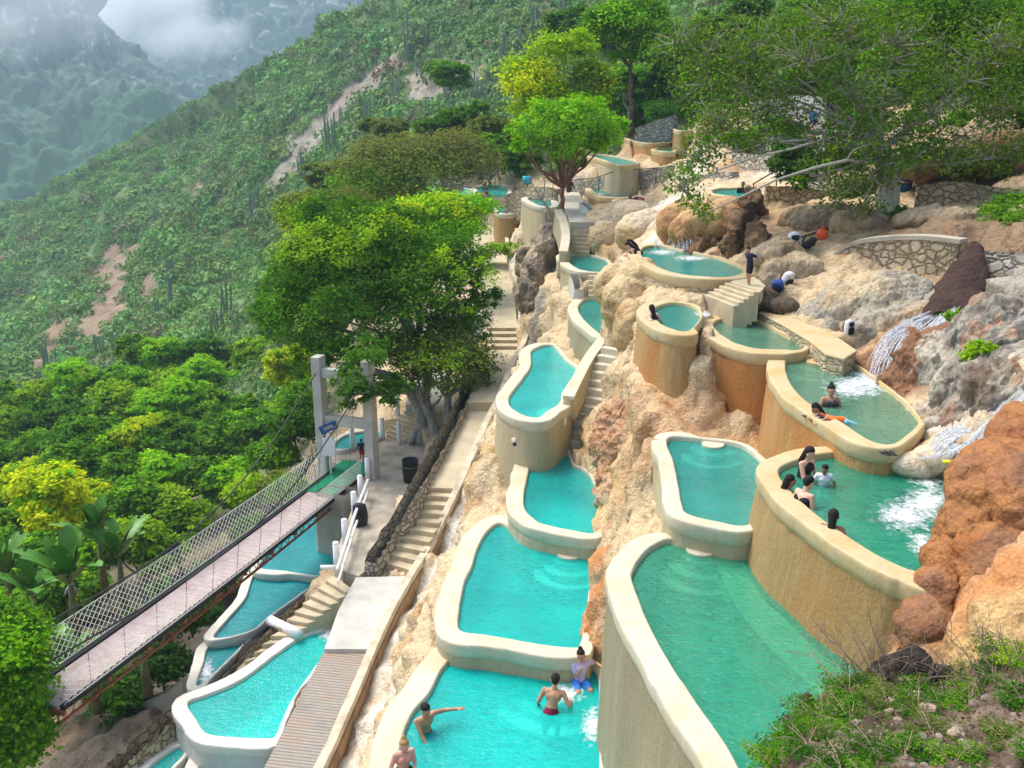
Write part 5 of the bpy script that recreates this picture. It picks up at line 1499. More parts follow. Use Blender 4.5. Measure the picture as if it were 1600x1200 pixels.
# ================================================================== BAGS AND SMALL THINGS
def soft_box(c, d, rz=0, rx=0, puff=.2):
    bm = bmesh.new()
    bmesh.ops.create_cube(bm, size=1)
    bmesh.ops.subdivide_edges(bm, edges=bm.edges, cuts=5, use_grid_fill=True)
    Mx = Matrix.Rotation(rz, 3, 'Z') @ Matrix.Rotation(rx, 3, 'X')
    V = []
    for v in bm.verts:
        p = v.co.copy()
        s = p.normalized() * .62
        p = p.lerp(s, puff + .25)
        p = Vector((p.x * d[0], p.y * d[1], p.z * d[2]))
        p *= 1 + .05 * math.sin(9 * p.x + 5 * p.z) + .04 * math.sin(13 * p.y + 3)
        p = Mx @ p
        V.append((p.x + c[0], p.y + c[1], p.z + c[2]))
    F = [tuple(w.index for w in f.verts) for f in bm.faces]
    bm.verts.index_update()
    bm.free()
    return V, F
def backpack(pos, s, rz, m1, m2, label, cat='backpack', lying=0.0):
    T = thing('backpack', label, cat, tuple(pos))
    u = np.array([math.cos(rz), math.sin(rz), 0]); f = np.array([math.sin(rz), -math.cos(rz), 0])
    c = np.array(pos) + [0, 0, .52 * s]
    for nm, cc, dd_, mt in (('bag_body', c, (.62 * s, .42 * s, 1.05 * s), m1), ('front_pocket', c + f * .2 * s - [0, 0, .17 * s], (.46 * s, .2 * s, .5 * s), m2), ('top_pocket', c + f * .16 * s + [0, 0, .28 * s], (.44 * s, .2 * s, .3 * s), m2)):
        V, F = soft_box(cc, dd_, rz, lying)
        MB().add(V, F).build(nm, M[mt], T, True)
    for k in (-1, 1):
        pts = [c - f * .2 * s + u * .16 * s * k + [0, 0, z * s] - f * b * s for z, b in ((.42, 0), (.36, .1), (.1, .16), (-.25, .12), (-.4, 0))]
        MB().tube(pts, .035 * s, 6).build('strap', M[m2], T, True)
    MB().tube([c + u * -.08 * s + [0, 0, .5 * s], c + [0, 0, .6 * s], c + u * .08 * s + [0, 0, .5 * s]], .02 * s, 6).build('handle', M[m2], T, True)
backpack(PZ(563, 820, -14.8), .82, R(20), 'black_cloth', 'black_cloth', 'large black backpack leaning on the white rail of the plaza')
def og(u, v, lift=0):
    p = on_ground(u, v); p = p.copy(); p[2] += lift; return p
backpack(og(1214, 462), .52, R(-25), 'blue_cloth', 'black_cloth', 'blue backpack on the rock below the boy\'s landing', lying=.7)
backpack(og(1228, 450), .5, R(30), 'white_cloth', 'black_cloth', 'white and black backpack leaning on the blue one', lying=.5)
backpack(og(1238, 394), .62, R(10), 'white_cloth', 'black_cloth', 'white and black backpack on the rock ledge behind the handrail')
backpack(og(1262, 392), .5, R(60), 'black_cloth', 'black_cloth', 'black sports bag on the rock ledge beside the handrail', 'bag', .9)
backpack(og(1325, 524), .40, R(30), 'white_cloth', 'black_cloth', 'small white bag with a pink towel at the end of the long bench', 'bag')
def helmet(p, label):
    T = thing('float_ball', label, 'ball', tuple(p))
    MB().ball(p + np.array([0, 0, .17]), .2, 18, 12).build('shell', M['orange_plastic'], T, True)
    MB().tube([p + np.array([0, 0, .36]), p + np.array([0, 0, .43])], .05, 8).build('valve', M['orange_plastic'], T, True)
helmet(og(1284, 374), 'orange red ball on the rocks behind the handrail')
def handrail(name, label, pts, posts):
    P_ = [PY(*p) for p in pts]
    T = thing(name, label, 'railing', tuple(P_[0]))
    MB().tube(P_, .028, 6).build('rail', M['metal_dark'], T, True)
    for t in posts:
        i = t * (len(P_) - 1); a = min(int(i), len(P_) - 2); f = i - a
        q = P_[a] * (1 - f) + P_[a + 1] * f
        MB().tube([q, (q[0], q[1], q[2] - .95)], .022, 6).build('post', M['metal_dark'], T, True)
handrail('handrail', 'sloping dark metal handrail above the white backpack', [(1204, 386, 30.2), (1290, 358, 31.5), (1360, 338, 32.4)], [.06, .42, .78])
handrail('handrail', 'thin handrail along the path above the long far rubble wall', [(860, 285, 58), (930, 278, 57), (960, 268, 56), (1030, 262, 54.5)], [.02, .4, .98])
handrail('handrail', 'thin handrail rising beside the pale pool above the overhang', [(1176, 288, 37.8), (1215, 265, 38.6), (1245, 248, 39.6)], [.02, .5])
handrail('handrail', 'level handrail on top of the rubble wall under the grey tree', [(1385, 328, 32.6), (1450, 329, 31.6), (1530, 331, 30.6)], [.1, .5, .95])
# blue bin and white pole under the grey tree
b = og(1412, 300)
T = thing('plastic_bin', 'blue plastic bin under the grey tree with a rope tied round it', 'bin', tuple(b))
prof = [(.26, .0), (.30, .75), (.33, .76), (.33, .82), (.29, .82), (.25, .1)]
V, F = [], []
for r_, z in prof:
    for j in range(20):
        V.append((b[0] + r_ * math.cos(2 * PI * j / 20), b[1] + r_ * math.sin(2 * PI * j / 20), b[2] + z))
for i in range(len(prof) - 1):
    for j in range(20):
        F.append((i * 20 + j, i * 20 + (j + 1) % 20, i * 20 + 20 + (j + 1) % 20, i * 20 + 20 + j))
F.append(tuple((len(prof) - 1) * 20 + j for j in range(20)))
MB().add(V, F).build('tub', M['blue_paint'], T, True)
MB().tube([(b[0] + .31 * math.cos(a), b[1] + .31 * math.sin(a), b[2] + .4) for a in np.linspace(0, 2 * PI, 21)], .02, 5, False).build('rope', plain('pink rope', (.6, .3, .3), .8), T)
q_ = PY(1405, 288, b[1] - .3)
T = thing('white_pole', 'short white pole leaning in front of the blue bin', 'pole', tuple(q_))
MB().tube([q_, PY(1398, 326, b[1] - .5)], .05, 8).build('shaft', M['white_paint'], T, True)
MB().ball(q_, .06, 10, 8).build('cap', M['white_paint'], T, True)
# far person in turquoise, drawn as a tub on a stand
q_ = PY(824, 288, 64)
T = thing('turquoise_figure', 'turquoise tub shaped basket on a post by the far stone wall', 'figure', tuple(q_))
MB().tube([q_ + np.array([0, 0, .0]), q_ + np.array([0, 0, .55])], [.28, .36], 14).build('tub', M['turquoise'], T, True)
MB().tube([q_ - np.array([0, 0, .7]), q_], .04, 8).build('stand', M['metal_dark'], T, True)
q_ = PY(706, 294, 74)
T = thing('white_tarpaulin', 'crumpled white tarpaulin heaped beside the far small cyan pool', 'tarpaulin', tuple(q_))
V, F = soft_box(q_, (1.5, 1.0, .7), .3, 0, .3)
MB().add(V, F).build('sheet', M['white_cloth'], T, True)
# bottles by the stream
for (u, v, y, lab, mt) in ((1472, 726, 15.2, 'small yellow bottle lying beside the foaming stream', 'yellow_plastic'), (1455, 690, 16.3, 'small lime bottle on the rim rock by the waterfall pool', 'yellow_plastic')):
    p = og(u, v, .06)
    T = thing('plastic_bottle', lab, 'bottle', tuple(p))
    d_ = np.array([.8, -.4, .1]); d_ /= np.linalg.norm(d_)
    MB().tube([p, p + d_ * .17, p + d_ * .2], [.035, .035, .015], 10).build('flask', M[mt], T, True)
    MB().tube([p + d_ * .2, p + d_ * .23], .016, 8).build('cap', M['turquoise'], T, True)
# white wheel stone on the spillway with sandals
p = PZ(1392, 713, -6.1)
T = thing('flip_flop', 'pair of dark sandals left on the pale spillway stone', 'sandals', tuple(PZ(1388, 708, -5.95)))
for k in (-1, 1):
    c_ = PZ(1388 + 5 * k, 709, -5.93)
    MB().ball(c_, (.05, .13, .018), 10, 6, Matrix.Rotation(.6, 3, 'Z')).build('sole', M['black_cloth'], T, True)
    MB().tube([c_ + np.array([-.05, 0, .01]), c_ + np.array([0, .03, .05]), c_ + np.array([.05, 0, .01])], .01, 5).build('strap', M['black_cloth'], T, True)
boulder('spillway_stone', 'smooth pale rounded stone at the spillway between the waterfall pool and the women\'s pool', [bl(1398, 722, 16.6, .45, .35, .22), bl(1430, 726, 16.2, .5, .4, .22), bl(1460, 716, 16.1, .4, .4, .22)], (.60, .54, .40), 'rock', .05, .04, 1.0, col2=(.56, .44, .26))

# ================================================================== TREES
TINT = {'dark': ((.022, .10, .005), (.10, .26, .012)), 'mid': ((.045, .18, .005), (.17, .36, .015)), 'bright': ((.12, .40, .004), (.32, .60, .008)), 'yellow': ((.36, .52, .004), (.68, .72, .01)), 'olive': ((.13, .155, .035), (.27, .29, .08)), 'dull': ((.085, .15, .022), (.21, .27, .055)), 'deep': ((.015, .065, .008), (.06, .16, .02)), 'lime': ((.14, .33, .006), (.36, .54, .014))}
def foliage(blobs, n, leaf, tint, rng, per=26, cr=.30, inner=.5, flat=.65, down=.25):
    """blobs: rows cx cy cz rx ry rz -> leaf quads gathered in clumps through the crown"""
    B = np.array(blobs, float)
    w = (B[:, 3] * B[:, 4] + B[:, 3] * B[:, 5] + B[:, 4] * B[:, 5])
    nc = max(4, n // per)
    b = rng.choice(len(B), nc, p=w / w.sum())
    d = rng.normal(size=(nc, 3)); d /= np.linalg.norm(d, axis=1, keepdims=True)
    fl = (d[:, 2] < -.1) & (rng.rand(nc) > down)
    d[fl, 2] *= -1
    rad = inner + (1.04 - inner) * rng.rand(nc) ** .55
    c = B[b, :3] + d * B[b, 3:] * rad[:, None]
    rc = cr * B[b, 3:].mean(1) * rng.uniform(.6, 1.3, nc)
    k = np.repeat(np.arange(nc), per)
    p = c[k] + rng.normal(size=(len(k), 3)) * rc[k][:, None] * np.array([.62, .62, .62 * flat])
    nr = d[k] * .7 + np.array([0, 0, .75]) + rng.normal(size=(len(k), 3)) * .55
    V = quads(p, nr, leaf * rng.uniform(.65, 1.35, len(k)), rng)
    lo, hi = np.array(TINT[tint][0]), np.array(TINT[tint][1])
    t = np.clip(rng.rand(nc) * .75 + .25 * rng.rand(nc), 0, 1)
    col = (lo + (hi - lo) * t[:, None])[k] * rng.uniform(.75, 1.25, len(k))[:, None]
    return V, np.repeat(col, 4, 0), c
def limb(mb, a, b, r0, r1, rng, bow=.12, n=7, sides=6):
    a, b = np.array(a, float), np.array(b, float)
    L = np.linalg.norm(b - a)
    w = rng.normal(size=3) * L * .07
    pts = [a + (b - a) * t + np.array([0, 0, 1]) * L * bow * math.sin(PI * t) * .5 + w * math.sin(PI * t) + rng.normal(size=3) * L * .014 * (0 < t < 1) for t in np.linspace(0, 1, n)]
    mb.tube(pts, list(np.linspace(r0, r1, n)), sides)
    return pts
def tree(name, label, base, fork, blobs, n, leaf, tint, bark='bark_grey', r=.25, group=None, seed=1, per=26, cr=.30, inner=.5, twigs=40, tints=None, down=.25, flat=.65, extra=None, lr=.5):
    rng = np.random.RandomState(seed)
    base = np.array(base, float)
    T = thing(name, label, 'tree', tuple(base), group)
    mb = MB()
    forks = fork if isinstance(fork, list) else [fork]
    for fk in forks:
        fk = np.array(fk, float)
        limb(mb, base - np.array([0, 0, .4]), fk, r, r * .68, rng, .0, 9, 9)
    for i in range(5):        # root flare
        a = 2 * PI * i / 5 + rng.rand()
        mb.tube([base + np.array([0, 0, r * 1.8]), base + np.array([math.cos(a) * r * 1.2, math.sin(a) * r * 1.2, .15]), base + np.array([math.cos(a) * r * 2.2, math.sin(a) * r * 2.2, -.25])], [r * .55, r * .45, r * .15], 6)
    fs = np.array([np.array(f, float) for f in forks])
    ends = []
    for q in blobs:
        c = np.array(q[:3], float)
        f = fs[np.argmin(np.linalg.norm(fs - c, axis=1))]
        pts = limb(mb, f, c - np.array([0, 0, q[5] * .25]), r * lr, r * lr * .28, rng, .1, 7, 6)
        ends.append(pts)
    V, C, cl = foliage(blobs, n, leaf, tint, rng, per, cr, inner, flat, down)
    for c in cl[rng.choice(len(cl), min(twigs, len(cl)), replace=False)]:
        al = np.array([p for e in ends for p in e[2:]])
        a = al[np.argmin(np.linalg.norm(al - c, axis=1))]
        limb(mb, a, c, r * .10, r * .025, rng, .05, 5, 4)
    mb.build('trunk', M[bark], T, True)
    Vs, Cs = [V], [C]
    if extra:
        for (bl_, n2, lf2, tn2) in extra:
            V2, C2, _ = foliage(bl_, n2, lf2, tn2, rng, per, cr, inner, flat, down)
            Vs.append(V2); Cs.append(C2)
    V = np.vstack(Vs)
    mesh('crown', V, quadF(len(V) // 4), M['leaf'], T, False, np.vstack(Cs))
    return T
def B(u, v, y, rx, rz, ry=None):
    """crown lobe from its place in the view: pixel radii at that distance"""
    p = PY(u, v, y)
    k = (p[1] * cp - p[2] * sp) / FPX
    return (*p, rx * k, (ry if ry else rx) * k, rz * k)
# the big dark tree by the tower
b = PZ(652, 690, -14.8)
yb = b[1]
tree('broadleaf_tree', 'largest dark green tree, its crown hiding the bridge tower top', b, [PY(640, 610, yb), PY(662, 560, yb + .5)],
     [B(480, 430, yb + 1.5, 62, 62), B(560, 390, yb + 2.5, 78, 60), B(640, 420, yb + 2, 80, 66), B(715, 440, yb + 2, 56, 70), B(470, 510, yb + .5, 60, 52), B(550, 490, yb - .5, 74, 64), B(630, 500, yb, 70, 58), B(715, 520, yb + 1, 50, 52),
      B(530, 345, yb + 3.5, 66, 42), B(610, 360, yb + 3.5, 60, 44), B(500, 560, yb - .5, 46, 34), B(578, 575, yb - 4.8, 52, 48), B(545, 608, yb - 4.6, 36, 28), B(600, 612, yb - 4.2, 40, 28), B(575, 618, yb - 5.0, 32, 22), B(530, 560, yb - 2.4, 40, 36), B(440, 480, yb + 1.5, 36, 44), B(755, 470, yb + 2, 28, 40)],
     50000, .085, 'dark', 'bark_grey', .33, seed=3, per=60, cr=.25, inner=.55, twigs=60, extra=[([B(560, 400, yb + 2, 90, 70), B(500, 480, yb, 90, 70), B(640, 470, yb + 1, 90, 80)], 13000, .08, 'mid'), ([B(500, 400, yb, 70, 50), B(600, 370, yb + 1, 70, 40), B(720, 430, yb, 50, 60)], 3500, .08, 'lime')])
b2 = PZ(684, 690, -14.6)
tree('broadleaf_tree', 'grey trunked tree with thin dull green leaves, standing in the plaza rubble wall', b2, [PY(660, 630, b2[1]), PY(700, 620, b2[1])],
     [B(650, 560, b2[1] - .3, 50, 34), B(700, 545, b2[1], 50, 40), B(745, 570, b2[1] + .3, 34, 30), B(690, 590, b2[1] - .4, 54, 22), B(620, 545, b2[1] - .4, 40, 30), B(756, 585, b2[1], 22, 16)],
     11000, .075, 'dull', 'bark_grey', .24, seed=5, per=22, cr=.34, twigs=60, extra=[([B(690, 560, b2[1] - .4, 70, 34)], 2400, .07, 'lime')])
# yellow green crown behind the big tree
b3 = PY(690, 440, 52)
tree('broadleaf_tree', 'vivid yellow green tree crown rising just behind the largest dark tree', b3 - np.array([0, 0, 1.5]), PY(690, 400, 52),
     [B(640, 345, 52, 44, 30), B(690, 340, 52, 48, 32), B(738, 328, 52.5, 38, 20), B(665, 370, 51, 54, 28), B(715, 362, 51, 40, 26), B(620, 365, 51.5, 26, 22), B(700, 318, 53, 26, 14)],
     22000, .10, 'bright', 'bark_grey', .22, seed=7, per=30, cr=.36, extra=[([B(650, 332, 51.5, 46, 20), B(700, 330, 51.5, 46, 20)], 2600, .10, 'yellow')])
b3 = PY(800, 420, 60)
tree('small_tree', 'small olive leaved tree leaning over the far walkway', PZ(730, 405, -9.2), PZ(752, 395, -8.0), [B(775, 396, 58, 24, 16), B(798, 390, 57, 16, 10), B(752, 404, 58, 18, 14)], 1600, .10, 'lime', 'bark_dark', .1, seed=9, per=16, twigs=14)
# red trunked tree
b4 = PY(872, 366, 50.5)
f4 = PY(879, 292, 50.5)
tree('red_trunk_tree', 'bright green umbrella shaped tree with a forked reddish trunk above the terraces', b4, [f4],
     [B(815, 215, 50, 34, 22), B(850, 185, 51, 42, 28), B(905, 178, 51, 46, 30), B(945, 205, 50.5, 36, 28), B(880, 200, 49.5, 46, 22), B(826, 228, 49.5, 30, 14), B(905, 222, 50, 40, 14), B(962, 196, 51, 24, 12), B(940, 228, 50, 26, 12), B(856, 238, 49.5, 18, 10)],
     11000, .10, 'bright', 'bark_red', .17, lr=.62, seed=12, per=40, cr=.25, twigs=40, extra=[([B(880, 210, 49, 80, 34)], 2500, .10, 'mid')])
tree('small_tree', 'leafless grey tree leaning beside the reddish trunk', PY(868, 364, 49.6), [PY(846, 312, 49.8), PY(852, 330, 49.8)], [B(828, 276, 50, 14, 22), B(846, 262, 50, 14, 16), B(812, 292, 50, 10, 16)], 130, .05, 'dull', 'bark_grey', .10, seed=14, per=4, twigs=26)
b5 = PY(885, 330, 60)
tree('broadleaf_tree', 'tall thin yellow green tree with bare twigs standing behind the umbrella tree', PY(890, 290, 58), PY(886, 190, 58),
     [B(820, 120, 58, 32, 34), B(860, 82, 58, 36, 26), B(905, 78, 58.5, 30, 30), B(930, 130, 58, 30, 34), B(850, 150, 57.5, 34, 22), B(900, 160, 57.5, 34, 26), B(820, 175, 58, 30, 20)],
     9500, .11, 'lime', 'bark_dark', .16, seed=15, per=18, cr=.36, twigs=160, extra=[([B(830, 135, 57.5, 44, 34)], 2600, .11, 'yellow'), ([B(920, 140, 58, 36, 40)], 2000, .1, 'dull')])
tree('tall_tree', 'tall straight trunked tree with layered green sprays at the head of the terraces', PY(985, 205, 70), PY(984, 105, 70),
     [B(945, 30, 70, 34, 16), B(985, 20, 70, 44, 22), B(1000, 60, 69.5, 30, 20), B(955, 55, 69.5, 26, 12), B(930, 45, 69, 22, 8), B(1010, 25, 70, 30, 26), B(970, 90, 69.5, 24, 10)],
     10000, .13, 'mid', 'bark_dark', .2, seed=16, per=22, cr=.34, twigs=60, extra=[([B(970, 35, 69, 50, 24)], 1500, .12, 'bright')])
# olive, twiggy tree left of the far pools
tree('twiggy_tree', 'wide olive grey twiggy tree left of the far cyan pools', PY(700, 330, 72), [PY(660, 285, 72), PY(690, 280, 72)],
     [B(600, 265, 72, 50, 34), B(650, 245, 73, 54, 32), B(710, 240, 73, 50, 34), B(745, 260, 72, 36, 30), B(620, 300, 71, 50, 24), B(560, 280, 72, 40, 34), B(580, 240, 73, 36, 24)],
     15000, .13, 'olive', 'bark_grey', .26, seed=18, per=20, cr=.35, twigs=260, extra=[([B(650, 270, 71.5, 100, 40)], 4500, .12, 'dull'), ([B(590, 290, 71, 70, 30)], 3000, .11, 'mid')])
tree('twiggy_tree', 'low yellow olive tree between the big dark tree and the hillside', PY(500, 420, 62), PY(500, 370, 62),
     [B(470, 325, 62, 36, 22), B(510, 330, 62, 44, 26), B(550, 320, 63, 36, 24), B(480, 355, 61, 40, 22), B(450, 345, 62, 20, 18)], 11000, .11, 'olive', 'bark_grey', .18, seed=19, per=22, twigs=60, extra=[([B(500, 340, 61, 60, 30)], 5000, .11, 'lime')])
# big grey branched tree overhanging the right side
tb = og(1385, 338)
ty = tb[1]
LB = [B(1090, 240, ty - 1, 46, 40), B(1070, 290, ty - 2, 30, 34), B(1100, 330, ty - 3, 26, 22), B(1130, 190, ty, 60, 46), B(1110, 120, ty + 2, 66, 46), B(1180, 70, ty + 2, 74, 50), B(1260, 90, ty, 66, 54), B(1330, 140, ty - .5, 64, 54), B(1320, 220, ty - 1, 56, 42), B(1370, 260, ty - 1, 46, 34),
      B(1280, 270, ty - 1.5, 40, 26), B(1420, 190, ty, 60, 60), B(1490, 120, ty, 70, 60), B(1560, 60, ty, 60, 50), B(1400, 60, ty + 1, 80, 46), B(1560, 160, ty - .5, 50, 50), B(1480, 230, ty - .5, 46, 40), B(1060, 60, ty + 3, 50, 40), B(1300, 30, ty + 1, 70, 36), B(1590, 230, ty - 1, 40, 30), B(1310, 300, ty - 1.5, 44, 24), B(1345, 318, ty - 1.5, 36, 18), B(1290, 235, ty - .5, 40, 30), B(1430, 240, ty - .8, 40, 26), B(1200, 165, ty + 1, 60, 34), B(1245, 195, ty, 44, 28), B(1180, 215, ty - .5, 40, 26), B(1165, 130, ty + 1, 50, 36), B(1560, 240, ty - .6, 44, 30)]
tree('overhanging_tree', 'huge grey limbed tree with sparse small leaves overhanging the right terraces', tb, [PY(1400, 262, ty), PY(1388, 250, ty - .3), PY(1378, 230, ty + .3)], LB, 18000, .062, 'dull', 'bark_pale', .34, seed=21, per=22, cr=.40, inner=.2, twigs=1100, down=.9, flat=.8, lr=.20,
     extra=[(LB, 12000, .06, 'mid'), (LB, 4000, .06, 'lime')])
tb2 = PY(1600, 260, 36)
LB2 = [B(1420, 20, 38, 70, 40), B(1520, 20, 38, 80, 44), B(1600, 60, 37, 70, 60), B(1580, 140, 36, 60, 50), B(1500, 80, 38, 70, 50), B(1640, 180, 35, 60, 60)]
tree('overhanging_tree', 'dark branched tree filling the top right corner', tb2, [PY(1590, 130, 37)], LB2, 17000, .08, 'dark', 'bark_dark', .28, seed=22, per=22, cr=.4, inner=.25, twigs=220, down=.8, extra=[(LB2, 9000, .075, 'mid')])
tree('hanging_shrub', 'dark glossy shrub hanging over the white runoff wall', PY(1262, 300, 38.5), PY(1258, 280, 38.5), [B(1240, 238, 38.5, 30, 24), B(1225, 262, 38.3, 26, 20), B(1262, 262, 38.2, 28, 26), B(1245, 280, 38, 30, 14)], 6000, .075, 'deep', 'bark_dark', .07, seed=23, per=20, twigs=20)
tree('hanging_shrub', 'green creeper cascading over the rocks at the right edge below the rubble wall', og(1590, 330), og(1580, 310), [B(1560, 340, 29, 40, 18), B(1600, 350, 28, 34, 22), B(1590, 320, 29.5, 40, 16), B(1540, 355, 28.5, 22, 10)], 6000, .06, 'mid', 'bark_dark', .05, seed=24, per=20, twigs=20)
tree('hanging_shrub', 'small light green bush rooted on the grey cliff', og(1535, 590), og(1535, 575), [B(1530, 560, 17.6, 26, 24), B(1520, 590, 17.4, 20, 14), B(1545, 545, 17.8, 20, 14)], 1300, .05, 'lime', 'bark_grey', .025, seed=25, per=14, twigs=14)
tree('hanging_shrub', 'sparse green bush above the waterfall on the grey cliff', og(1505, 520), og(1505, 505), [B(1500, 500, 20, 24, 14), B(1522, 490, 20, 18, 12)], 900, .05, 'mid', 'bark_grey', .025, seed=26, per=14, twigs=14)
tree('leafy_bush', 'round leafy green tree at the left bottom corner under the bridge end', PY(20, 1260, 19.5), PY(20, 1200, 19.5),
     [B(0, 1000, 20.5, 56, 50), B(5, 1070, 20, 60, 56), B(0, 1145, 19.5, 66, 56), B(40, 1150, 19.5, 34, 40), B(-30, 1040, 20.5, 50, 60)], 30000, .075, 'mid', 'bark_dark', .15, seed=28, per=30, cr=.36, extra=[([B(0, 1020, 20, 56, 44), B(10, 1095, 19.8, 50, 50)], 8000, .07, 'bright')])

# forest: templates, then copies
TPL = {}
def template(key, tint, tint2, seed, n=8500, leaf=.17, hh=8.5):
    rng = np.random.RandomState(seed)
    R0 = 3.3
    bl_ = []
    for i in range(9):
        a = rng.rand() * 2 * PI; rr = R0 * .62 * math.sqrt(rng.rand())
        bl_.append((rr * math.cos(a), rr * math.sin(a), hh * (.62 + .26 * rng.rand()), *(rng.uniform(.95, 1.65, 2)), rng.uniform(.8, 1.25)))
    bl_.append((0, 0, hh * .86, 1.5, 1.5, 1.1))
    T = tree('forest_tree', 'tmp', (0, 0, 0), (rng.normal() * .3, rng.normal() * .3, hh * .42), bl_, n, leaf, tint, 'bark_grey', .2, seed=seed, per=44, cr=.30, inner=.5, twigs=16, extra=[(bl_, n // 4, leaf, tint2)])
    TPL[key] = T
    return T
for k_, args in {'d1': ('dark', 'mid', 31), 'd2': ('mid', 'dark', 32), 'm1': ('mid', 'lime', 33), 'm2': ('mid', 'bright', 34), 'b1': ('bright', 'lime', 35), 'y1': ('yellow', 'bright', 36), 'l1': ('lime', 'mid', 37), 'o1': ('dull', 'olive', 38)}.items():
    template(k_, *args)
KINDS = {'d1': 'dense dark green tree in the forest below the hillside', 'd2': 'deep green round crowned tree in the forest left of the bridge', 'm1': 'mid green broad tree in the forest left of the bridge', 'm2': 'fresh green tree in the forest left of the bridge',
         'b1': 'bright grass green tree in the forest behind the rope bridge', 'y1': 'bright yellow tree in the forest behind the rope bridge', 'l1': 'light lime green tree in the forest left of the bridge', 'o1': 'dull olive tree at the foot of the scrub hillside'}
used = {}
fr = np.random.RandomState(77)
def plant(k, u, v, y, s=1.0, label=None):
    c = PY(u, v, y)
    T = TPL[k]
    loc = (c[0], c[1], c[2] - 8.5 * .76 * s)
    rz = fr.rand() * 6.28
    lab = label or KINDS[k]
    if k not in used:
        T.location = loc; T.rotation_euler = (0, 0, rz); T.scale = (s, s, s); T['label'] = lab
        used[k] = T
        T['group'] = KINDS[k]
        return T
    t = dup(T, loc, rz, s, lab)
    t['group'] = KINDS[k]
    return t
FOREST = []
for (v0, y, us, sc) in ((600, 96, range(-40, 560, 52), 1.15), (560, 100, range(200, 520, 60), 1.0), (640, 84, range(-60, 560, 56), 1.1), (690, 72, range(-60, 530, 58), 1.0), (745, 62, range(-60, 520, 62), .95), (800, 54, range(-60, 480, 66), .9), (860, 47, range(-60, 400, 70), .85), (925, 41, range(-60, 270, 66), .8)):
    for u in us:
        uu = u + fr.uniform(-16, 16)
        top = 610 - .32 * min(max(uu, 0), 330) - 10          # upper outline of the wood
        vv = v0 + fr.uniform(-14, 14) + max(0, (120 - uu) * .35)
        if vv < top - 5 or vv > 960 - .62 * (uu - 60):
            continue
        FOREST.append([uu, vv, y, sc * fr.uniform(.85, 1.12)])
BR_ = [(90, 770, 'y1'), (60, 815, 'y1'), (140, 790, 'y1'), (210, 700, 'y1'), (180, 660, 'l1'), (300, 600, 'b1'), (345, 590, 'b1'), (260, 560, 'b1'), (440, 560, 'b1'), (470, 590, 'y1'), (430, 540, 'l1'), (20, 700, 'l1'), (140, 575, 'b1'), (110, 600, 'b1'), (400, 530, 'l1'), (160, 690, 'b1'), (480, 610, 'b1')]
for i, (u, v, y, s) in enumerate(FOREST):
    k = ['d1', 'd2', 'm1', 'm2', 'b1', 'm1', 'm2', 'l1', 'l1', 'b1'][fr.randint(10)]
    for (bu, bv, bk) in BR_:
        if abs(bu - u) < 30 and abs(bv - v) < 30:
            k = bk
    plant(k, u, v, y, s)
plant('y1', 88, 775, 40, .8, 'brightest yellow flowering tree above the banana plants')
plant('y1', 460, 575, 66, .8, 'yellow tree just left of the bridge tower top')
# wood at the foot of the hill, behind the terraces
for (k, u, v, y, s) in [('d2', 560, 300, 92, 1.0), ('d1', 740, 195, 92, 1.1), ('d1', 700, 210, 90, 1.0), ('o1', 780, 215, 86, .9), ('d2', 770, 240, 82, .8), ('d1', 810, 250, 78, .7), ('m2', 700, 120, 120, 1.0), ('o1', 520, 280, 100, 1.0), ('d2', 480, 420, 84, 1.0), ('d1', 440, 450, 88, 1.0), ('d2', 430, 500, 84, .9), ('o1', 600, 215, 105, 1.0),
                        ('m1', 960, 150, 84, 1.0), ('d1', 1010, 160, 82, 1.0), ('d2', 1045, 130, 80, 1.1), ('d1', 1080, 100, 78, 1.1), ('m1', 1030, 70, 90, 1.2), ('d1', 1110, 60, 80, 1.1), ('d2', 1160, 110, 74, .9), ('d1', 1170, 30, 84, 1.2), ('m1', 1230, 60, 74, 1.0), ('d1', 1290, 30, 78, 1.1), ('d2', 1280, 110, 62, .8), ('d1', 1350, 60, 66, 1.0), ('d2', 1400, 120, 56, .8),
                        ('d1', 1430, 40, 66, 1.0), ('d2', 1480, 150, 50, .8), ('d1', 1530, 90, 56, 1.0), ('d1', 1600, 40, 60, 1.0), ('d2', 1590, 160, 48, .8), ('m1', 950, 60, 100, 1.1), ('d1', 900, 40, 110, 1.1), ('o1', 860, 215, 75, .7), ('m1', 930, 215, 72, .6), ('d2', 895, 255, 68, .5), ('m2', 985, 130, 80, .8), ('d1', 1430, 210, 46, .6), ('d2', 1500, 215, 43, .55), ('d1', 1340, 170, 52, .7)]:
    plant(k, u, v, y, s, {'d1': 'dense dark green tree standing on the slope behind the terraces', 'd2': 'deep green round crowned tree on the slope behind the terraces', 'm1': 'mid green broad tree on the slope behind the terraces', 'm2': 'fresh green tree on the slope behind the terraces', 'o1': 'dull olive tree at the foot of the scrub hillside'}[k])
for t in [o for o in scene.objects if o.name.startswith('forest_tree')]:
    t['group'] = t['label'].replace(' tree ', ' trees ', 1) if t['label'] in set(KINDS.values()) or 'behind the terraces' in t['label'] else 'yellow trees'

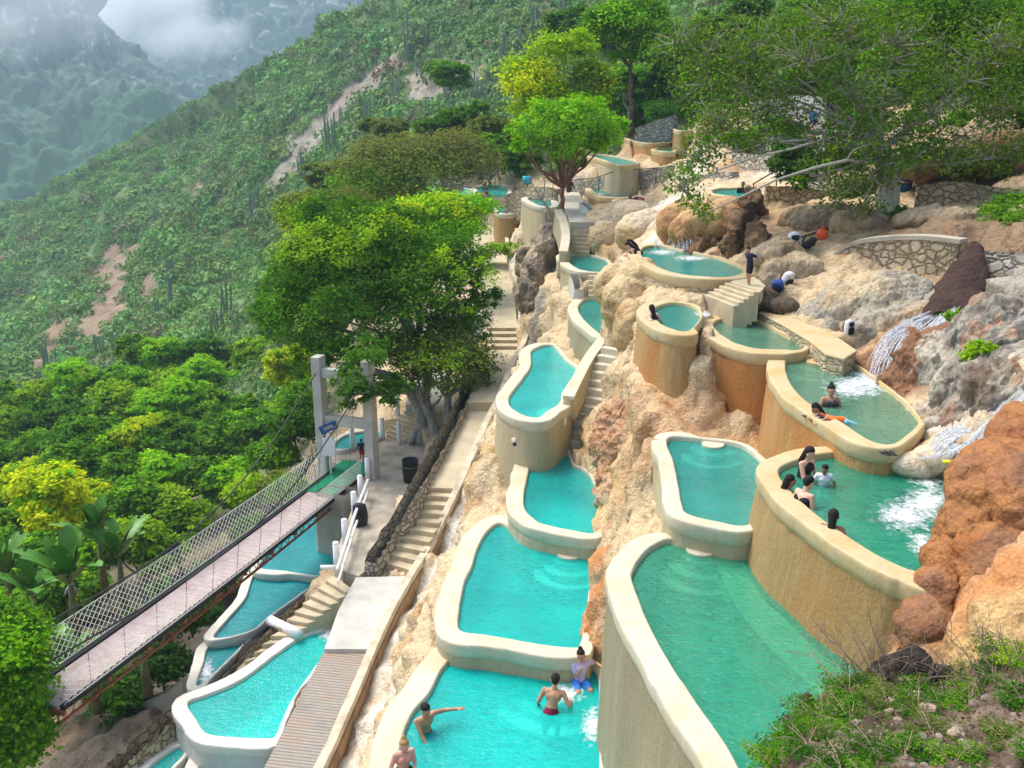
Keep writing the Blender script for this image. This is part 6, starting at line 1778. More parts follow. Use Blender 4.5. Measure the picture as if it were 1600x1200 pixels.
# columnar cacti
def cactus(seed):
    rng = np.random.RandomState(seed)
    mb = MB()
    o = None
    T = thing('columnar_cactus', 'tall ribbed columnar cactus cluster standing on the scrub hillside', 'cactus', (0, 0, 0), 'columnar cacti on the hillside')
    for i in range(rng.randint(2, 5)):
        x, y = rng.normal() * .55, rng.normal() * .55
        h = 7 * rng.uniform(.55, 1.0)
        r_ = .19
        k = 12
        V, F = [], []
        zs = [0, h * .3, h * .6, h * .9, h * .98, h]
        rs = [r_ * .8, r_, r_, r_ * .92, r_ * .6, .01]
        lean = rng.normal(size=2) * .25
        for z, q in zip(zs, rs):
            for j in range(k):
                a = 2 * PI * j / k
                qq = q * (1.0 if j % 2 else .78)
                V.append((x + lean[0] * z / h + qq * math.cos(a), y + lean[1] * z / h + qq * math.sin(a), z))
        for a_ in range(len(zs) - 1):
            for j in range(k):
                F.append((a_ * k + j, a_ * k + (j + 1) % k, a_ * k + k + (j + 1) % k, a_ * k + k + j))
        MB().add(V, F).build('stem', M['cactus'], T)
    return T
M['cactus'] = plain('cactus skin', (.17, .22, .15), .7, .3, 1.5, .2)
CT = [cactus(s) for s in (1, 2, 3, 5)]
CP = [(247, 490, 30), (270, 485, 60), (270, 440, 40), (311, 540, 30), (318, 540, 34), (335, 525, 50), (342, 525, 44), (354, 490, 60), (370, 520, 36), (205, 555, 46), (224, 565, 26), (283, 545, 22), (297, 548, 20), (232, 568, 26), (240, 560, 22), (262, 545, 20), (153, 555, 36), (162, 555, 30), (78, 590, 50), (90, 590, 40),
      (30, 620, 20), (395, 360, 50), (402, 350, 60), (448, 320, 44), (470, 285, 44), (475, 285, 50), (520, 240, 60), (512, 235, 40), (575, 195, 44), (572, 210, 44), (640, 95, 40), (640, 90, 60), (690, 115, 50), (780, 105, 36), (787, 100, 50), (832, 55, 50), (836, 50, 46), (876, 40, 50), (880, 35, 40), (735, 165, 40), (742, 160, 44), (618, 180, 40), (660, 75, 36), (755, 160, 36),
      (735, 155, 50), (600, 200, 30), (620, 170, 50), (575, 225, 50), (650, 120, 30), (710, 90, 40), (935, 120, 40), (925, 130, 40), (180, 540, 26), (190, 560, 30), (60, 600, 24), (370, 300, 24), (375, 310, 20), (230, 320, 18), (530, 190, 22), (575, 215, 20), (700, 60, 30), (720, 50, 26), (810, 75, 30), (765, 130, 26), (670, 175, 30), (560, 130, 14), (480, 170, 14), (410, 240, 14), (340, 320, 16), (300, 380, 18)]
for i, (u, v, hpx) in enumerate(CP):
    p = hill_at(u, v)
    s = hpx * 1.15 * np.linalg.norm(p) / FPX / 7.0
    s = (s * .9, s * .9, s)
    src = CT[i % 4]
    if i < 4:
        src.location = tuple(p - np.array([0, 0, .3])); src.scale = s
    else:
        dup(src, tuple(p - np.array([0, 0, .3])), i * 1.7, s)

# banana plants under the bridge
M['banana'] = plain('banana leaf', (.075, .21, .02), .4, .35, 1.2, .2)
def banana(base, h, nl, seed, label, L=2.2):
    rng = np.random.RandomState(seed)
    base = np.array(base, float)
    T = thing('banana_plant', label, 'plant', tuple(base), 'banana plants under the bridge')
    MB().tube([base - [0, 0, .3], base + [0, 0, h * .5], base + [.05, 0, h]], [.17, .14, .09], 10).build('stem', M['banana_stem'], T, True)
    for i in range(nl):
        a = 2 * PI * i / nl + rng.uniform(-.3, .3)
        el = rng.uniform(.75, 1.45)
        l = L * rng.uniform(.8, 1.2)
        w = l * .115
        V, F = [], []
        n = 16
        up = math.sin(el); ou = math.cos(el)
        for k in range(n + 1):
            t = k / n
            r_ = l * t
            x = r_ * ou * 1.0 + .0
            z = r_ * up - l * .42 * t * t * (1.2 - .4 * up)
            ww = w * (math.sin(PI * min(1, t * .96 + .05)) ** .55) if t > .12 else w * .08
            for q, dz_ in ((-1, .25), (-.5, .06), (0, -.03), (.5, .06), (1, .25)):
                yy = q * ww * (1 - .10 * (rng.rand() if abs(q) == 1 else 0))
                V.append((base[0] + x * math.cos(a) - yy * math.sin(a), base[1] + x * math.sin(a) + yy * math.cos(a), base[2] + h + z + ww * dz_))
        for k in range(n):
            for j in range(4):
                if j in (0, 3) and rng.rand() < .2:
                    continue
                F.append((k * 5 + j, k * 5 + j + 1, k * 5 + 5 + j + 1, k * 5 + 5 + j))
        MB().add(V, F).build('leaf', M['banana'], T, True)
    return T
banana(PY(120, 985, 31), 2.0, 12, 1, 'largest banana plant, its broad leaves rising above the bridge net', 3.0)
banana(PY(60, 985, 32), 1.6, 9, 2, 'banana plant at the far left above the bridge net', 2.6)
banana(PY(195, 950, 33), 2.2, 9, 3, 'banana plant with one tall upright leaf right of the largest one', 2.8)
banana(PY(230, 1075, 25.5), 1.2, 9, 4, 'banana plant in shade below the bridge deck beside the dry basin', 2.2)
banana(PY(150, 1100, 25), 1.0, 8, 5, 'low banana plant below the bridge deck at left', 2.0)
banana(PY(265, 1010, 28), 1.4, 8, 6, 'banana plant below the middle of the bridge deck', 2.0)
banana(PY(165, 925, 34), 2.4, 10, 7, 'banana plant behind the largest one with a torn upright leaf', 2.8)
banana(PY(20, 960, 33), 1.8, 9, 8, 'banana plant at the left frame edge', 2.6)
banana(PY(110, 1085, 26.5), 1.0, 9, 9, 'shaded banana plant under the left end of the deck', 2.2)
for i, (u, v, y, sx, sz, tn, lab) in enumerate([(300, 960, 30, 34, 22, 'deep', 'dark leafy bush under the bridge beside the farthest weir pool'), (255, 1040, 27, 34, 24, 'deep', 'dark leafy bush in the shade under the bridge deck'), (180, 1085, 26, 40, 24, 'dark', 'green bush between the banana stems under the deck'), (330, 905, 34, 34, 18, 'dark', 'green bush along the far side of the bridge'), (230, 985, 32, 30, 18, 'mid', 'green bush behind the net at mid span'), (400, 830, 38, 34, 20, 'dark', 'green bush below the bridge near the tower'), (455, 770, 40, 30, 22, 'mid', 'bright bush at the left foot of the bridge tower'), (90, 1060, 27, 40, 24, 'dark', 'green bush at the left end of the deck')]):
    b_ = PY(u, v + sz, y)
    tree('leafy_bush', lab, b_, PY(u, v + sz * .4, y), [B(u, v, y, sx, sz), B(u - sx * .5, v + sz * .3, y, sx * .6, sz * .7), B(u + sx * .5, v + sz * .3, y, sx * .6, sz * .7)], 3600, .09, tn, 'bark_dark', .05, seed=200 + i, per=24, cr=.4, twigs=10)

for i, (u, v, y, sx, sz, tn, lab) in enumerate([(1160, 222, 52, 26, 16, 'mid', 'green bush below the high pale rubble wall'), (1215, 205, 54, 30, 18, 'dark', 'dark bush between the far rubble walls behind the branches'), (1320, 250, 41, 30, 18, 'mid', 'bush right of the white runoff wall'), (1345, 300, 36, 34, 18, 'dull', 'dull bush on the rocks left of the grey trunk'), (1240, 140, 62, 40, 22, 'deep', 'dark bush above the white plastered wall'), (1330, 195, 46, 34, 20, 'dark', 'bush behind the small grey block wall'), (1440, 250, 37, 34, 20, 'mid', 'bush right of the blue bin above the rubble wall'), (1520, 262, 34, 34, 18, 'dull', 'dry bush on the brown earth bank'), (1410, 340, 31.5, 24, 10, 'mid', 'low creeping bush under the level handrail'), (1040, 175, 74, 30, 16, 'dark', 'dark bush above the far stone wall'), (1100, 150, 70, 40, 24, 'deep', 'dark bush right of the topmost pool'), (1480, 420, 24.6, 22, 12, 'mid', 'small bush left of the dark water chute') ][:11]):
    b_ = PY(u, v + sz, y)
    tree('leafy_bush', lab, b_, PY(u, v + sz * .4, y), [B(u, v, y, sx, sz), B(u - sx * .5, v + sz * .3, y, sx * .6, sz * .7), B(u + sx * .5, v + sz * .3, y, sx * .6, sz * .7)], 2600, .10, tn, 'bark_grey', .06, seed=300 + i, per=24, cr=.4, twigs=20)

for i, (u, v, y, sx, sz, tn, lab) in enumerate([(425, 712, 46, 34, 22, 'mid', 'round bush on the slope left of the bridge tower'), (462, 668, 47, 34, 26, 'dark', 'dark bush on the slope just behind the bridge tower'), (440, 760, 43, 30, 18, 'dull', 'dull bush on the slope under the suspension cable'), (478, 620, 49, 30, 24, 'mid', 'green bush on the slope behind the top of the bridge tower'), (395, 770, 46, 36, 22, 'lime', 'light green bush on the slope under the suspension cable')]):
    b_ = PY(u, v + sz, y)
    tree('leafy_bush', lab, b_ - np.array([0, 0, .5]), PY(u, v + sz * .4, y), [B(u, v, y, sx, sz), B(u - sx * .5, v + sz * .3, y, sx * .6, sz * .7), B(u + sx * .5, v + sz * .3, y, sx * .6, sz * .7)], 3400, .12, tn, 'bark_dark', .06, seed=400 + i, per=24, cr=.4, twigs=10)

# ================================================================== PEOPLE
SK = {'tan': (.46, .25, .15), 'light': (.62, .38, .27), 'brown': (.30, .155, .085), 'pink': (.62, .33, .25)}
for k_, c_ in SK.items():
    M['skin_' + k_] = plain('skin ' + k_, c_, .55, .08, 5, .05, 0, .35)
def cloth(nm, c): 
    M[nm] = plain('cloth ' + nm, c, .8, .18, 9, .2)
for nm, c in {'black': (.012, .012, .014), 'navy': (.016, .022, .055), 'white': (.72, .73, .75), 'maroon': (.20, .012, .045), 'blue': (.04, .22, .72), 'orange': (.85, .16, .02), 'purple': (.07, .03, .12), 'lilac': (.48, .42, .66), 'dark_hair': (.012, .009, .008), 'blond_hair': (.40, .26, .10), 'green_shoe': (.08, .62, .06), 'red': (.45, .02, .03), 'grey': (.32, .33, .34), 'dark_grey': (.06, .06, .065), 'aqua': (.25, .55, .62), 'coral': (.72, .30, .24)}.items():
    cloth(nm, c)
def capsules(name, caps, mat, parent, vox, smooth_it=3):
    mb = MB()
    for a, ra, b_, rb in caps:
        a, b_ = np.array(a, float), np.array(b_, float)
        n = 6
        mb.tube([a + (b_ - a) * t for t in np.linspace(0, 1, n)], list(np.linspace(ra, rb, n)), 12)
        mb.ball(a, ra, 12, 8); mb.ball(b_, rb, 12, 8)
    o = mb.build(name, mat, parent, True)
    m = o.modifiers.new('join', 'REMESH'); m.mode = 'VOXEL'; m.voxel_size = vox; m.use_smooth_shade = True
    s = o.modifiers.new('soften', 'SMOOTH'); s.iterations = smooth_it; s.factor = .5
    return o
def ik(a, t, l1, l2, pole):
    a, t, pole = (np.array(q, float) for q in (a, t, pole))
    d = t - a; L = np.linalg.norm(d)
    L2 = min(L, (l1 + l2) * .998)
    d = d / (L + 1e-9); t = a + d * L2
    x = (l1 * l1 - l2 * l2 + L2 * L2) / (2 * L2 + 1e-9)
    h = math.sqrt(max(0, l1 * l1 - x * x))
    p = pole - d * np.dot(pole, d); p /= np.linalg.norm(p) + 1e-9
    return a + d * x + p * h, t
def person(label, pelvis, face, H=1.65, lean=(0, 0), head=(0, 0), hl=None, hr=None, fl=None, fr_=None, skin='tan', top=None, bottom=None, hair='short', hair_col='dark_hair', vox=.014, shoes=None, elbow=(0, -1, -.6), knee=(0, 1, .1), top_kind='shirt', prone=None, sex='f', group=None):
    """local axes: x right, y forward, z up from the pelvis; face = heading in degrees, 0 looks to +Y"""
    s = H / 1.7
    T = thing('person', label, 'person', tuple(pelvis), group)
    Rm = Matrix.Rotation(R(face), 3, 'Z')
    if prone is not None:
        Rm = Rm @ Matrix.Rotation(R(prone), 3, 'X')
    def W(p):
        q = Rm @ Vector(tuple(np.array(p, float) * s))
        return np.array([q.x, q.y, q.z]) + np.array(pelvis)
    tx, ty = lean
    up = np.array([math.sin(R(tx)), math.sin(R(ty)), 1.0]); up[2] = math.sqrt(max(.05, 1 - up[0] ** 2 - up[1] ** 2))
    up /= np.linalg.norm(up)
    fw = np.array([0, 1.0, 0]); fw = fw - up * np.dot(fw, up); fw /= np.linalg.norm(fw)
    rt = np.cross(fw, up)
    waist = up * .20; chest = up * .36; nk = up * .50
    sw = .165 if sex == 'f' else .19
    hd = nk + up * .165 + fw * .03 + rt * math.sin(R(head[0])) * .03
    hf = fw * math.cos(R(head[0])) + rt * math.sin(R(head[0])); hf = hf - up * math.tan(R(head[1]))
    hf /= np.linalg.norm(hf)
    sh = {k: up * .455 + rt * sw * k for k in (-1, 1)}
    hp = {k: rt * .085 * k - up * .02 for k in (-1, 1)}
    tgt = {-1: hl if hl is not None else (-.26, .05, -.05), 1: hr if hr is not None else (.26, .05, -.05)}
    ft = {-1: fl if fl is not None else (-.10, .02, -.86), 1: fr_ if fr_ is not None else (.10, .02, -.86)}
    caps = []
    add = lambda a, ra, b_, rb: caps.append((W(a), ra * s, W(b_), rb * s))
    add(hp[-1], .095, hp[1], .095); add((0, 0, 0), .125, waist, .115); add(waist, .115, chest, .125)
    add(chest + rt * -.06, .112, chest + rt * .06, .112); add(up * .43 - rt * sw * .7, .075, up * .43 + rt * sw * .7, .075)
    if sex == 'f':
        for k in (-1, 1): add(chest + rt * .065 * k + fw * .065, .066, chest + rt * .06 * k + fw * .07, .06)
    add(up * .44, .062, nk + up * .06, .054)
    add(hd - up * .01, .088, hd + up * .045 - hf * .012, .094); add(hd - up * .055 + hf * .03, .06, hd + hf * .03, .075)
    add(hd + hf * .098 - up * .005, .012, hd + hf * .105 - up * .022, .016)      # nose
    side = np.cross(hf, up)
    for k in (-1, 1): add(hd + side * .092 * k, .018, hd + side * .094 * k - up * .03, .014)
    hands = {}
    for k in (-1, 1):
        pole = np.array([elbow[0] + .5 * k, elbow[1], elbow[2]])
        e, w = ik(sh[k], tgt[k], .28, .25, pole)
        add(sh[k], .056, e, .043); add(e, .042, w, .029)
        d = (w - e) / (np.linalg.norm(w - e) + 1e-9)
        sdv = np.cross(d, up); sdv /= np.linalg.norm(sdv) + 1e-9
        nrm = np.cross(sdv, d)
        pc = w + d * .085
        add(w + d * .02, .026, pc - sdv * .018, .024); add(w + d * .02, .026, pc + sdv * .018, .024)
        for i, (of, ln) in enumerate(((-.03, .062), (-.01, .075), (.01, .07), (.03, .055))):
            a = pc + sdv * of
            m1 = a + d * ln * .6 - nrm * .006; m2 = a + d * ln - nrm * .022
            add(a, .0115, m1, .0105); add(m1, .0105, m2, .0095)
        th = w + d * .03 - sdv * .03 * k
        add(th, .015, th + d * .04 - sdv * .035 * k, .011)
        hands[k] = (e, w)
    legs = {}
    for k in (-1, 1):
        kn, an = ik(hp[k], ft[k], .42, .41, np.array(knee) + np.array([.15 * k, 0, 0]))
        add(hp[k], .09, kn, .058); add(kn, .056, an, .036)
        fdir = np.array([.12 * k, 1, 0]) if prone is None else np.array([0, .2, -1])
        fdir = fdir / np.linalg.norm(fdir)
        add(an - fdir * .03 - np.array([0, 0, .03]), .036, an + fdir * .13 - np.array([0, 0, .045]), .028)
        legs[k] = (kn, an)
        if shoes:
            capsules('shoe', [(W(an - fdir * .045 - np.array([0, 0, .035])), .047 * s, W(an + fdir * .15 - np.array([0, 0, .05])), .04 * s)], M[shoes], T, vox)
    capsules('body', caps, M['skin_' + skin], T, vox)
    if top:
        c2 = []
        ad = lambda a, ra, b_, rb: c2.append((W(a), ra * s, W(b_), rb * s))
        g_ = .013
        if top_kind == 'shirt':
            ad((0, 0, .02), .128 + g_, waist, .12 + g_); ad(waist, .12 + g_, chest, .128 + g_); ad(chest - rt * .06, .115 + g_, chest + rt * .06, .115 + g_); ad(up * .425 - rt * sw * .75, .078 + g_, up * .425 + rt * sw * .75, .078 + g_)
            for k in (-1, 1): ad(sh[k], .058 + g_, sh[k] + (hands[k][0] - sh[k]) * .6, .056 + g_)
            if sex == 'f':
                for k in (-1, 1): ad(chest + rt * .065 * k + fw * .065, .066 + g_, chest + rt * .06 * k + fw * .07, .062 + g_)
        elif top_kind == 'suit':
            ad((0, 0, -.02), .128 + g_, waist, .118 + g_); ad(waist, .118 + g_, chest, .124 + g_); ad(chest - rt * .06, .108 + g_, chest + rt * .06, .108 + g_)
            for k in (-1, 1):
                ad(chest + rt * .065 * k + fw * .068, .068 + g_, chest + rt * .06 * k + fw * .072, .06 + g_)
                ad(chest + rt * .08 * k + fw * .10, .018, up * .49 + rt * .085 * k + fw * .02, .018); ad(up * .49 + rt * .085 * k + fw * .02, .018, chest + rt * .08 * k - fw * .11, .018)
        else:       # bikini band
            ad(chest - rt * .07 - up * .03, .112 + g_, chest + rt * .07 - up * .03, .112 + g_)
            for k in (-1, 1): ad(chest + rt * .065 * k + fw * .068, .068 + g_, chest + rt * .06 * k + fw * .072, .06 + g_)
        capsules({'shirt': 'shirt', 'suit': 'swimsuit'}.get(top_kind, 'bikini_top'), c2, M[top], T, vox)
    if bottom:
        c2 = [(W(hp[-1]), .108 * s, W(hp[1]), .108 * s), (W((0, 0, .0)), .138 * s, W(up * .08), .132 * s)]
        for k in (-1, 1): c2.append((W(hp[k]), .106 * s, W(hp[k] + (legs[k][0] - hp[k]) * .72), .084 * s))
        capsules('shorts', c2, M[bottom], T, vox)
    c2 = []
    ad = lambda a, ra, b_, rb: c2.append((W(a), ra * s, W(b_), rb * s))
    ad(hd + up * .045 - hf * .026, .098, hd + up * .058 - hf * .012, .094); ad(hd - hf * .045, .085, hd + up * .03 - hf * .04, .088)
    if hair == 'long':
        ad(hd - hf * .07, .075, nk - hf * .12 - up * .10, .065); ad(nk - hf * .12 - up * .1, .065, nk - hf * .13 - up * .25, .04)
    elif hair == 'bun':
        ad(hd + up * .12 - hf * .05, .055, hd + up * .15 - hf * .05, .045)
    elif hair == 'ponytail':
        ad(hd - hf * .11, .035, nk - hf * .15 - up * .05 - rt * .04, .035)
    capsules('hair', c2, M[hair_col], T, vox)
    for k in (-1, 1):
        e = W(hd + hf * .096 + side * .034 * k + up * .022)
        MB().ball(e, .0115 * s, 8, 6).build('eye', M['black'], T, True)
    a, b_ = W(hd + hf * .098 - up * .058 - side * .022), W(hd + hf * .098 - up * .058 + side * .022)
    MB().tube([a, (a + b_) / 2 + (W(hf * .008) - W((0, 0, 0))), b_], .007 * s, 6).build('mouth', plain('lips', (.42, .14, .12), .5), T, True)
    return T
def inpool(u, v, z, depth):
    """pelvis below the water so that the waterline crosses the body; (u, v) is where it meets the water"""
    p = PZ(u, v, z)
    return np.array([p[0], p[1], z - depth])
# heading: 0 looks away from the camera, 180 looks at it, 90 looks left
# women's pool
person('woman in a black swimsuit with long hair, holding the child in white', inpool(1254, 744, -6.65, .12), 215, 1.62, lean=(0, 8), head=(-10, 18), hl=(-.05, .42, .22), hr=(.12, .40, .26), fl=(-.12, .25, -.80), fr_=(.12, .25, -.80), skin='light', top='black', top_kind='suit', bottom=None, hair='long', vox=.011)
person('child in a white shirt floating in front of the woman in black', inpool(1286, 757, -6.65, .10), 165, 1.15, lean=(0, 10), head=(25, 20), hl=(-.34, .12, .05), hr=(.30, .16, .02), fl=(-.10, .4, -.6), fr_=(.1, .4, -.6), skin='brown', top='white', bottom='white', hair='short', vox=.011)
person('dark haired woman sunk to her shoulders against the rim, facing the pool', inpool(1231, 772, -6.65, .36), 255, 1.58, head=(-20, 5), hl=(-.3, .15, .2), hr=(.3, .1, .2), fl=(-.1, .3, -.7), fr_=(.1, .3, -.7), skin='brown', top='black', top_kind='bikini', hair='long', vox=.011)
person('pale backed woman in a strapped swimsuit beside the rim, seen from behind', inpool(1249, 791, -6.65, .20), 300, 1.62, lean=(0, 14), head=(10, 20), hl=(-.2, .3, .05), hr=(.2, .3, .05), fl=(-.1, .2, -.8), fr_=(.1, .2, -.8), skin='light', top='black', top_kind='bikini', hair='short', vox=.011)
person('woman with wet black hair seen from behind near the outer rim', inpool(1299, 832, -6.65, .34), -25, 1.6, hl=(-.3, .1, .12), hr=(.3, .1, .12), fl=(-.1, .1, -.75), fr_=(.1, .1, -.75), skin='brown', top='black', top_kind='suit', hair='long', vox=.011)
# waterfall pool
person('woman in a dark bikini with her hair up, chest deep near the waterfall', inpool(1296, 634, -6.2, .26), 185, 1.6, head=(0, 12), hl=(-.24, .25, .22), hr=(.2, .28, .22), fl=(-.1, .2, -.75), fr_=(.1, .2, -.75), skin='tan', top='dark_grey', top_kind='bikini', hair='bun', vox=.013)
person('black haired person in purple leaning over the rim of the waterfall pool', inpool(1289, 655, -6.2, .28), 100, 1.5, lean=(0, 22), head=(0, 25), hl=(-.18, .42, .34), hr=(.2, .42, .34), fl=(-.1, -.1, -.75), fr_=(.1, -.1, -.75), skin='brown', top='purple', hair='long', vox=.013)
person('boy in an orange shirt floating face down at the rim of the waterfall pool', inpool(1318, 660, -6.2, -.02), 98, 1.25, prone=-82, head=(0, -35), hl=(-.16, .05, .85), hr=(.16, .05, .85), fl=(-.16, .05, -.84), fr_=(.12, .18, -.82), skin='tan', top='orange', bottom='aqua', hair='short', vox=.012)
# round pool and wide oval pool
person('dark haired woman resting against the rim of the round teal pool', inpool(1021, 504, -5.7, .20), 20, 1.55, lean=(-6, 0), hl=(-.34, -.05, .34), hr=(.3, .15, .1), fl=(-.1, .2, -.7), fr_=(.1, .2, -.7), skin='light', top='black', top_kind='suit', hair='long', vox=.016)
person('pale shouldered woman leaning over the left rim of the wide oval pool', inpool(997, 401, -5.05, .06), 95, 1.6, lean=(0, 38), head=(0, 25), hl=(-.2, .48, .1), hr=(.22, .48, .1), fl=(-.1, -.2, -.75), fr_=(.1, -.2, -.75), skin='light', top='black', top_kind='bikini', hair='long', vox=.018)
person('person in a long black shirt lying across the left rim behind the pale woman', inpool(1000, 396, -5.05, .05), 100, 1.65, lean=(0, 40), head=(0, 20), hl=(-.2, .5, .12), hr=(.22, .5, .12), fl=(-.1, -.2, -.75), fr_=(.1, -.2, -.75), skin='light', top='black', bottom='black', hair='long', vox=.018)
p = PZ(1170, 445, -4.98)
person('boy in a navy shirt, black shorts and bright green shoes standing on the concrete landing', p + np.array([0, 0, .62]), 115, 1.22, lean=(0, 12), head=(10, 30), hl=(-.26, -.02, .12), hr=(.30, -.12, .14), fl=(-.11, .06, -.84), fr_=(.11, -.06, -.84), skin='tan', top='navy', bottom='black', shoes='green_shoe', hair='short', vox=.013, sex='m')
# lowest pool
person('woman in a bright blue wrap with her hair up, sitting on the corner step', inpool(906, 1064, -11.6, -.02), 190, 1.6, head=(-15, 22), hl=(-.42, .1, .42), hr=(.06, .22, .42), fl=(-.14, .42, -.42), fr_=(.10, .44, -.44), skin='tan', top='lilac', bottom='blue', hair='bun', vox=.012)
person('man in maroon shorts wading away from the camera near the corner steps', inpool(861, 1112, -11.6, .05), 350, 1.72, lean=(4, 20), head=(0, 12), hl=(-.3, .25, .0), hr=(.34, .28, .12), fl=(-.12, -.1, -.82), fr_=(.12, .1, -.82), skin='tan', bottom='maroon', hair='short', vox=.012, sex='m')
person('bearded man in dark shorts with one arm stretched over the water by the rim', inpool(664, 1140, -11.6, .10), 215, 1.72, lean=(4, 10), head=(5, 20), hl=(-.62, .18, .42), hr=(.16, .40, .02), fl=(-.16, .3, -.75), fr_=(.16, .25, -.78), skin='tan', bottom='navy', hair='short', vox=.012, sex='m')
person('blond woman in a coral top cut by the bottom edge, sitting on the pool rim', PZ(632, 1196, -11.5) + np.array([.0, -.15, .02]), 205, 1.62, lean=(0, 8), head=(-5, 22), hl=(-.1, .36, .18), hr=(.22, .32, .2), fl=(-.1, .5, -.45), fr_=(.1, .5, -.45), skin='pink', top='coral', top_kind='bikini', bottom='black', hair='bun', hair_col='blond_hair', vox=.012)
person('dark haired man in a white printed shirt bathing in the lower left pool', inpool(367, 1202, -17.0, .12), 180, 1.7, head=(0, 8), hl=(-.30, .15, .1), hr=(.28, .2, .15), fl=(-.1, .2, -.75), fr_=(.1, .2, -.75), skin='tan', top='white', hair='short', vox=.014, sex='m')
# plaza and far terraces
p = PZ(566, 721, -14.82)
person('child in a blue vest and red shorts walking on the plaza behind the bridge tower', p + np.array([0, 0, .55]), 10, 1.1, lean=(0, 4), hl=(-.24, .1, .08), hr=(.22, -.08, .05), fl=(-.1, .14, -.84), fr_=(.08, -.14, -.84), skin='brown', top='navy', bottom='red', hair='short', vox=.016, sex='m')
p = PZ(705, 645, -14.2)
person('person in a white shirt half hidden behind the grey trunks', p + np.array([0, 0, .85]), 20, 1.65, skin='tan', top='white', bottom='dark_grey', hair='short', vox=.02, sex='m')
person('bather standing at the edge of the angular far pool', inpool(975, 300, -4.7, .05), 200, 1.6, skin='light', bottom='black', hair='short', vox=.025, sex='m')
person('bather lying on the rim between the two far tan walled pools', PZ(1003, 312, -4.5), 90, 1.6, prone=-80, skin='pink', top='maroon', bottom='maroon', hair='short', vox=.025)
person('lone bather standing in the square far pool above the drain wall', inpool(795, 331, -6.6, -.25), 190, 1.6, skin='brown', bottom='black', hair='short', vox=.025, sex='m')
person('bather with bare shoulders at the near edge of the wide far cyan pool', inpool(760, 308, -6.2, .0), 180, 1.6, skin='light', top='black', top_kind='bikini', hair='long', vox=.028)
person('bather beside the bare shouldered one in the wide far cyan pool', inpool(755, 310, -6.2, .0), 200, 1.6, skin='pink', bottom='black', hair='short', vox=.028, sex='m')
person('bather in the pale teal pool above the rock overhang', inpool(1160, 301, -3.45, .25), 180, 1.6, skin='brown', top='black', hair='short', vox=.025, sex='m')
p = PY(1298, 186, 43)
person('person in navy clothes standing on the top terrace behind the branches', p + np.array([0, 0, .3]), 150, 1.65, skin='brown', top='navy', bottom='black', hair='short', vox=.025, sex='m')
p = PY(1273, 192, 43)
person('person in blue crouching on the top terrace below the grey branches', p + np.array([0, 0, .1]), 120, 1.6, lean=(0, 25), fl=(-.12, .05, -.5), fr_=(.12, .05, -.5), skin='brown', top='blue', bottom='navy', hair='short', vox=.025, sex='m')

# ================================================================== FOREGROUND BANK
fg = np.random.RandomState(4)
edge_px = [(1200, 1225, 8.6), (1212, 1195, 8.7), (1235, 1155, 8.8), (1262, 1120, 8.9), (1290, 1085, 9.0), (1350, 1065, 9.1), (1420, 1060, 9.2), (1490, 1066, 9.2), (1560, 1030, 9.1), (1640, 1000, 9.0), (1760, 980, 8.8)]
near_px = [(1150, 1330, 6.4), (1180, 1320, 6.2), (1220, 1310, 6.0), (1270, 1300, 5.9), (1320, 1290, 5.8), (1380, 1290, 5.7), (1450, 1290, 5.6), (1520, 1290, 5.6), (1600, 1290, 5.6), (1680, 1290, 5.6), (1780, 1290, 5.6)]
E_ = np.array([PY(*q) for q in edge_px]); N_ = np.array([PY(*q) for q in near_px])
nv_, nu_ = 70, 160
Es = spline(E_, nu_, False); Ns = spline(N_, nu_, False)
GB = np.zeros((nv_, nu_, 3))
for i in range(nv_):
    t = i / (nv_ - 1)
    if t < .22:
        k = t / .22
        GB[i] = Es + np.array([0, .25, -2.6]) * (1 - k) ** 1.5 + np.array([0, 0, 0])
    else:
        k = (t - .22) / .78
        GB[i] = Es + (Ns - Es) * k
q = GB.reshape(-1, 3)
q = q + np.column_stack([fbm(q * 1.6, 4) - .5, fbm(q * 1.6 + 20, 4) - .5, (fbm(q * 1.3 + 40, 5, .6) - .5) * 1.2 + .12 * dome(q * 4)]) * .34
kb = fbm(q * 2.2, 4)[:, None]
kc = np.clip((kb - .42) * 6, 0, 1)
cb = np.array([.085, .06, .04]) * (1 - kc) + np.array([.19, .145, .105]) * kc
kind(mesh('earth_bank', q, grid_faces(nv_, nu_), M['rock_rough'], None, True, cb))
GB = q.reshape(nv_, nu_, 3)
def bank(a, b_):
    """point on the bank: a along the edge 0..1, b_ 0 at the edge .. 1 near the camera"""
    i = int((.22 + .78 * b_) * (nv_ - 1)); j = int(a * (nu_ - 1))
    return GB[min(i, nv_ - 1), min(j, nu_ - 1)].copy()
# litter: stones and dead leaves, an uncountable scatter
mb = MB()
for i in range(450):
    p = bank(.1 + .9 * fg.rand(), .02 + .9 * fg.rand())
    r = .008 + .04 * fg.rand() ** 5
    mb.ball(p + [0, 0, r * .3], (r * (1 + fg.rand()), r * (1 + .6 * fg.rand()), r * .7), 6, 4, Matrix.Rotation(fg.rand() * 6, 3, 'Z'))
tag(kind(mb.build('stones', M['stone'], None, False), 'stuff'), 'pale loose stones scattered over the earth bank in front', 'stones')
n = 5200
pp = np.array([bank(.03 + .97 * fg.rand(), .0 + .98 * fg.rand()) for _ in range(n)]) + fg.normal(size=(n, 3)) * [.03, .03, .01]
V = quads(pp, np.array([0, -.2, 1]) + fg.normal(size=(n, 3)) * .4, .022 * fg.uniform(.5, 1.6, n), fg)
cL = np.repeat(np.array([.19, .13, .085]) * fg.uniform(.4, 1.7, (n, 1)), 4, 0)
tag(kind(mesh('leaf_litter', V, quadF(n), M['leaf'], None, False, cL), 'stuff'), 'brown leaf litter covering the earth bank in front', 'litter')
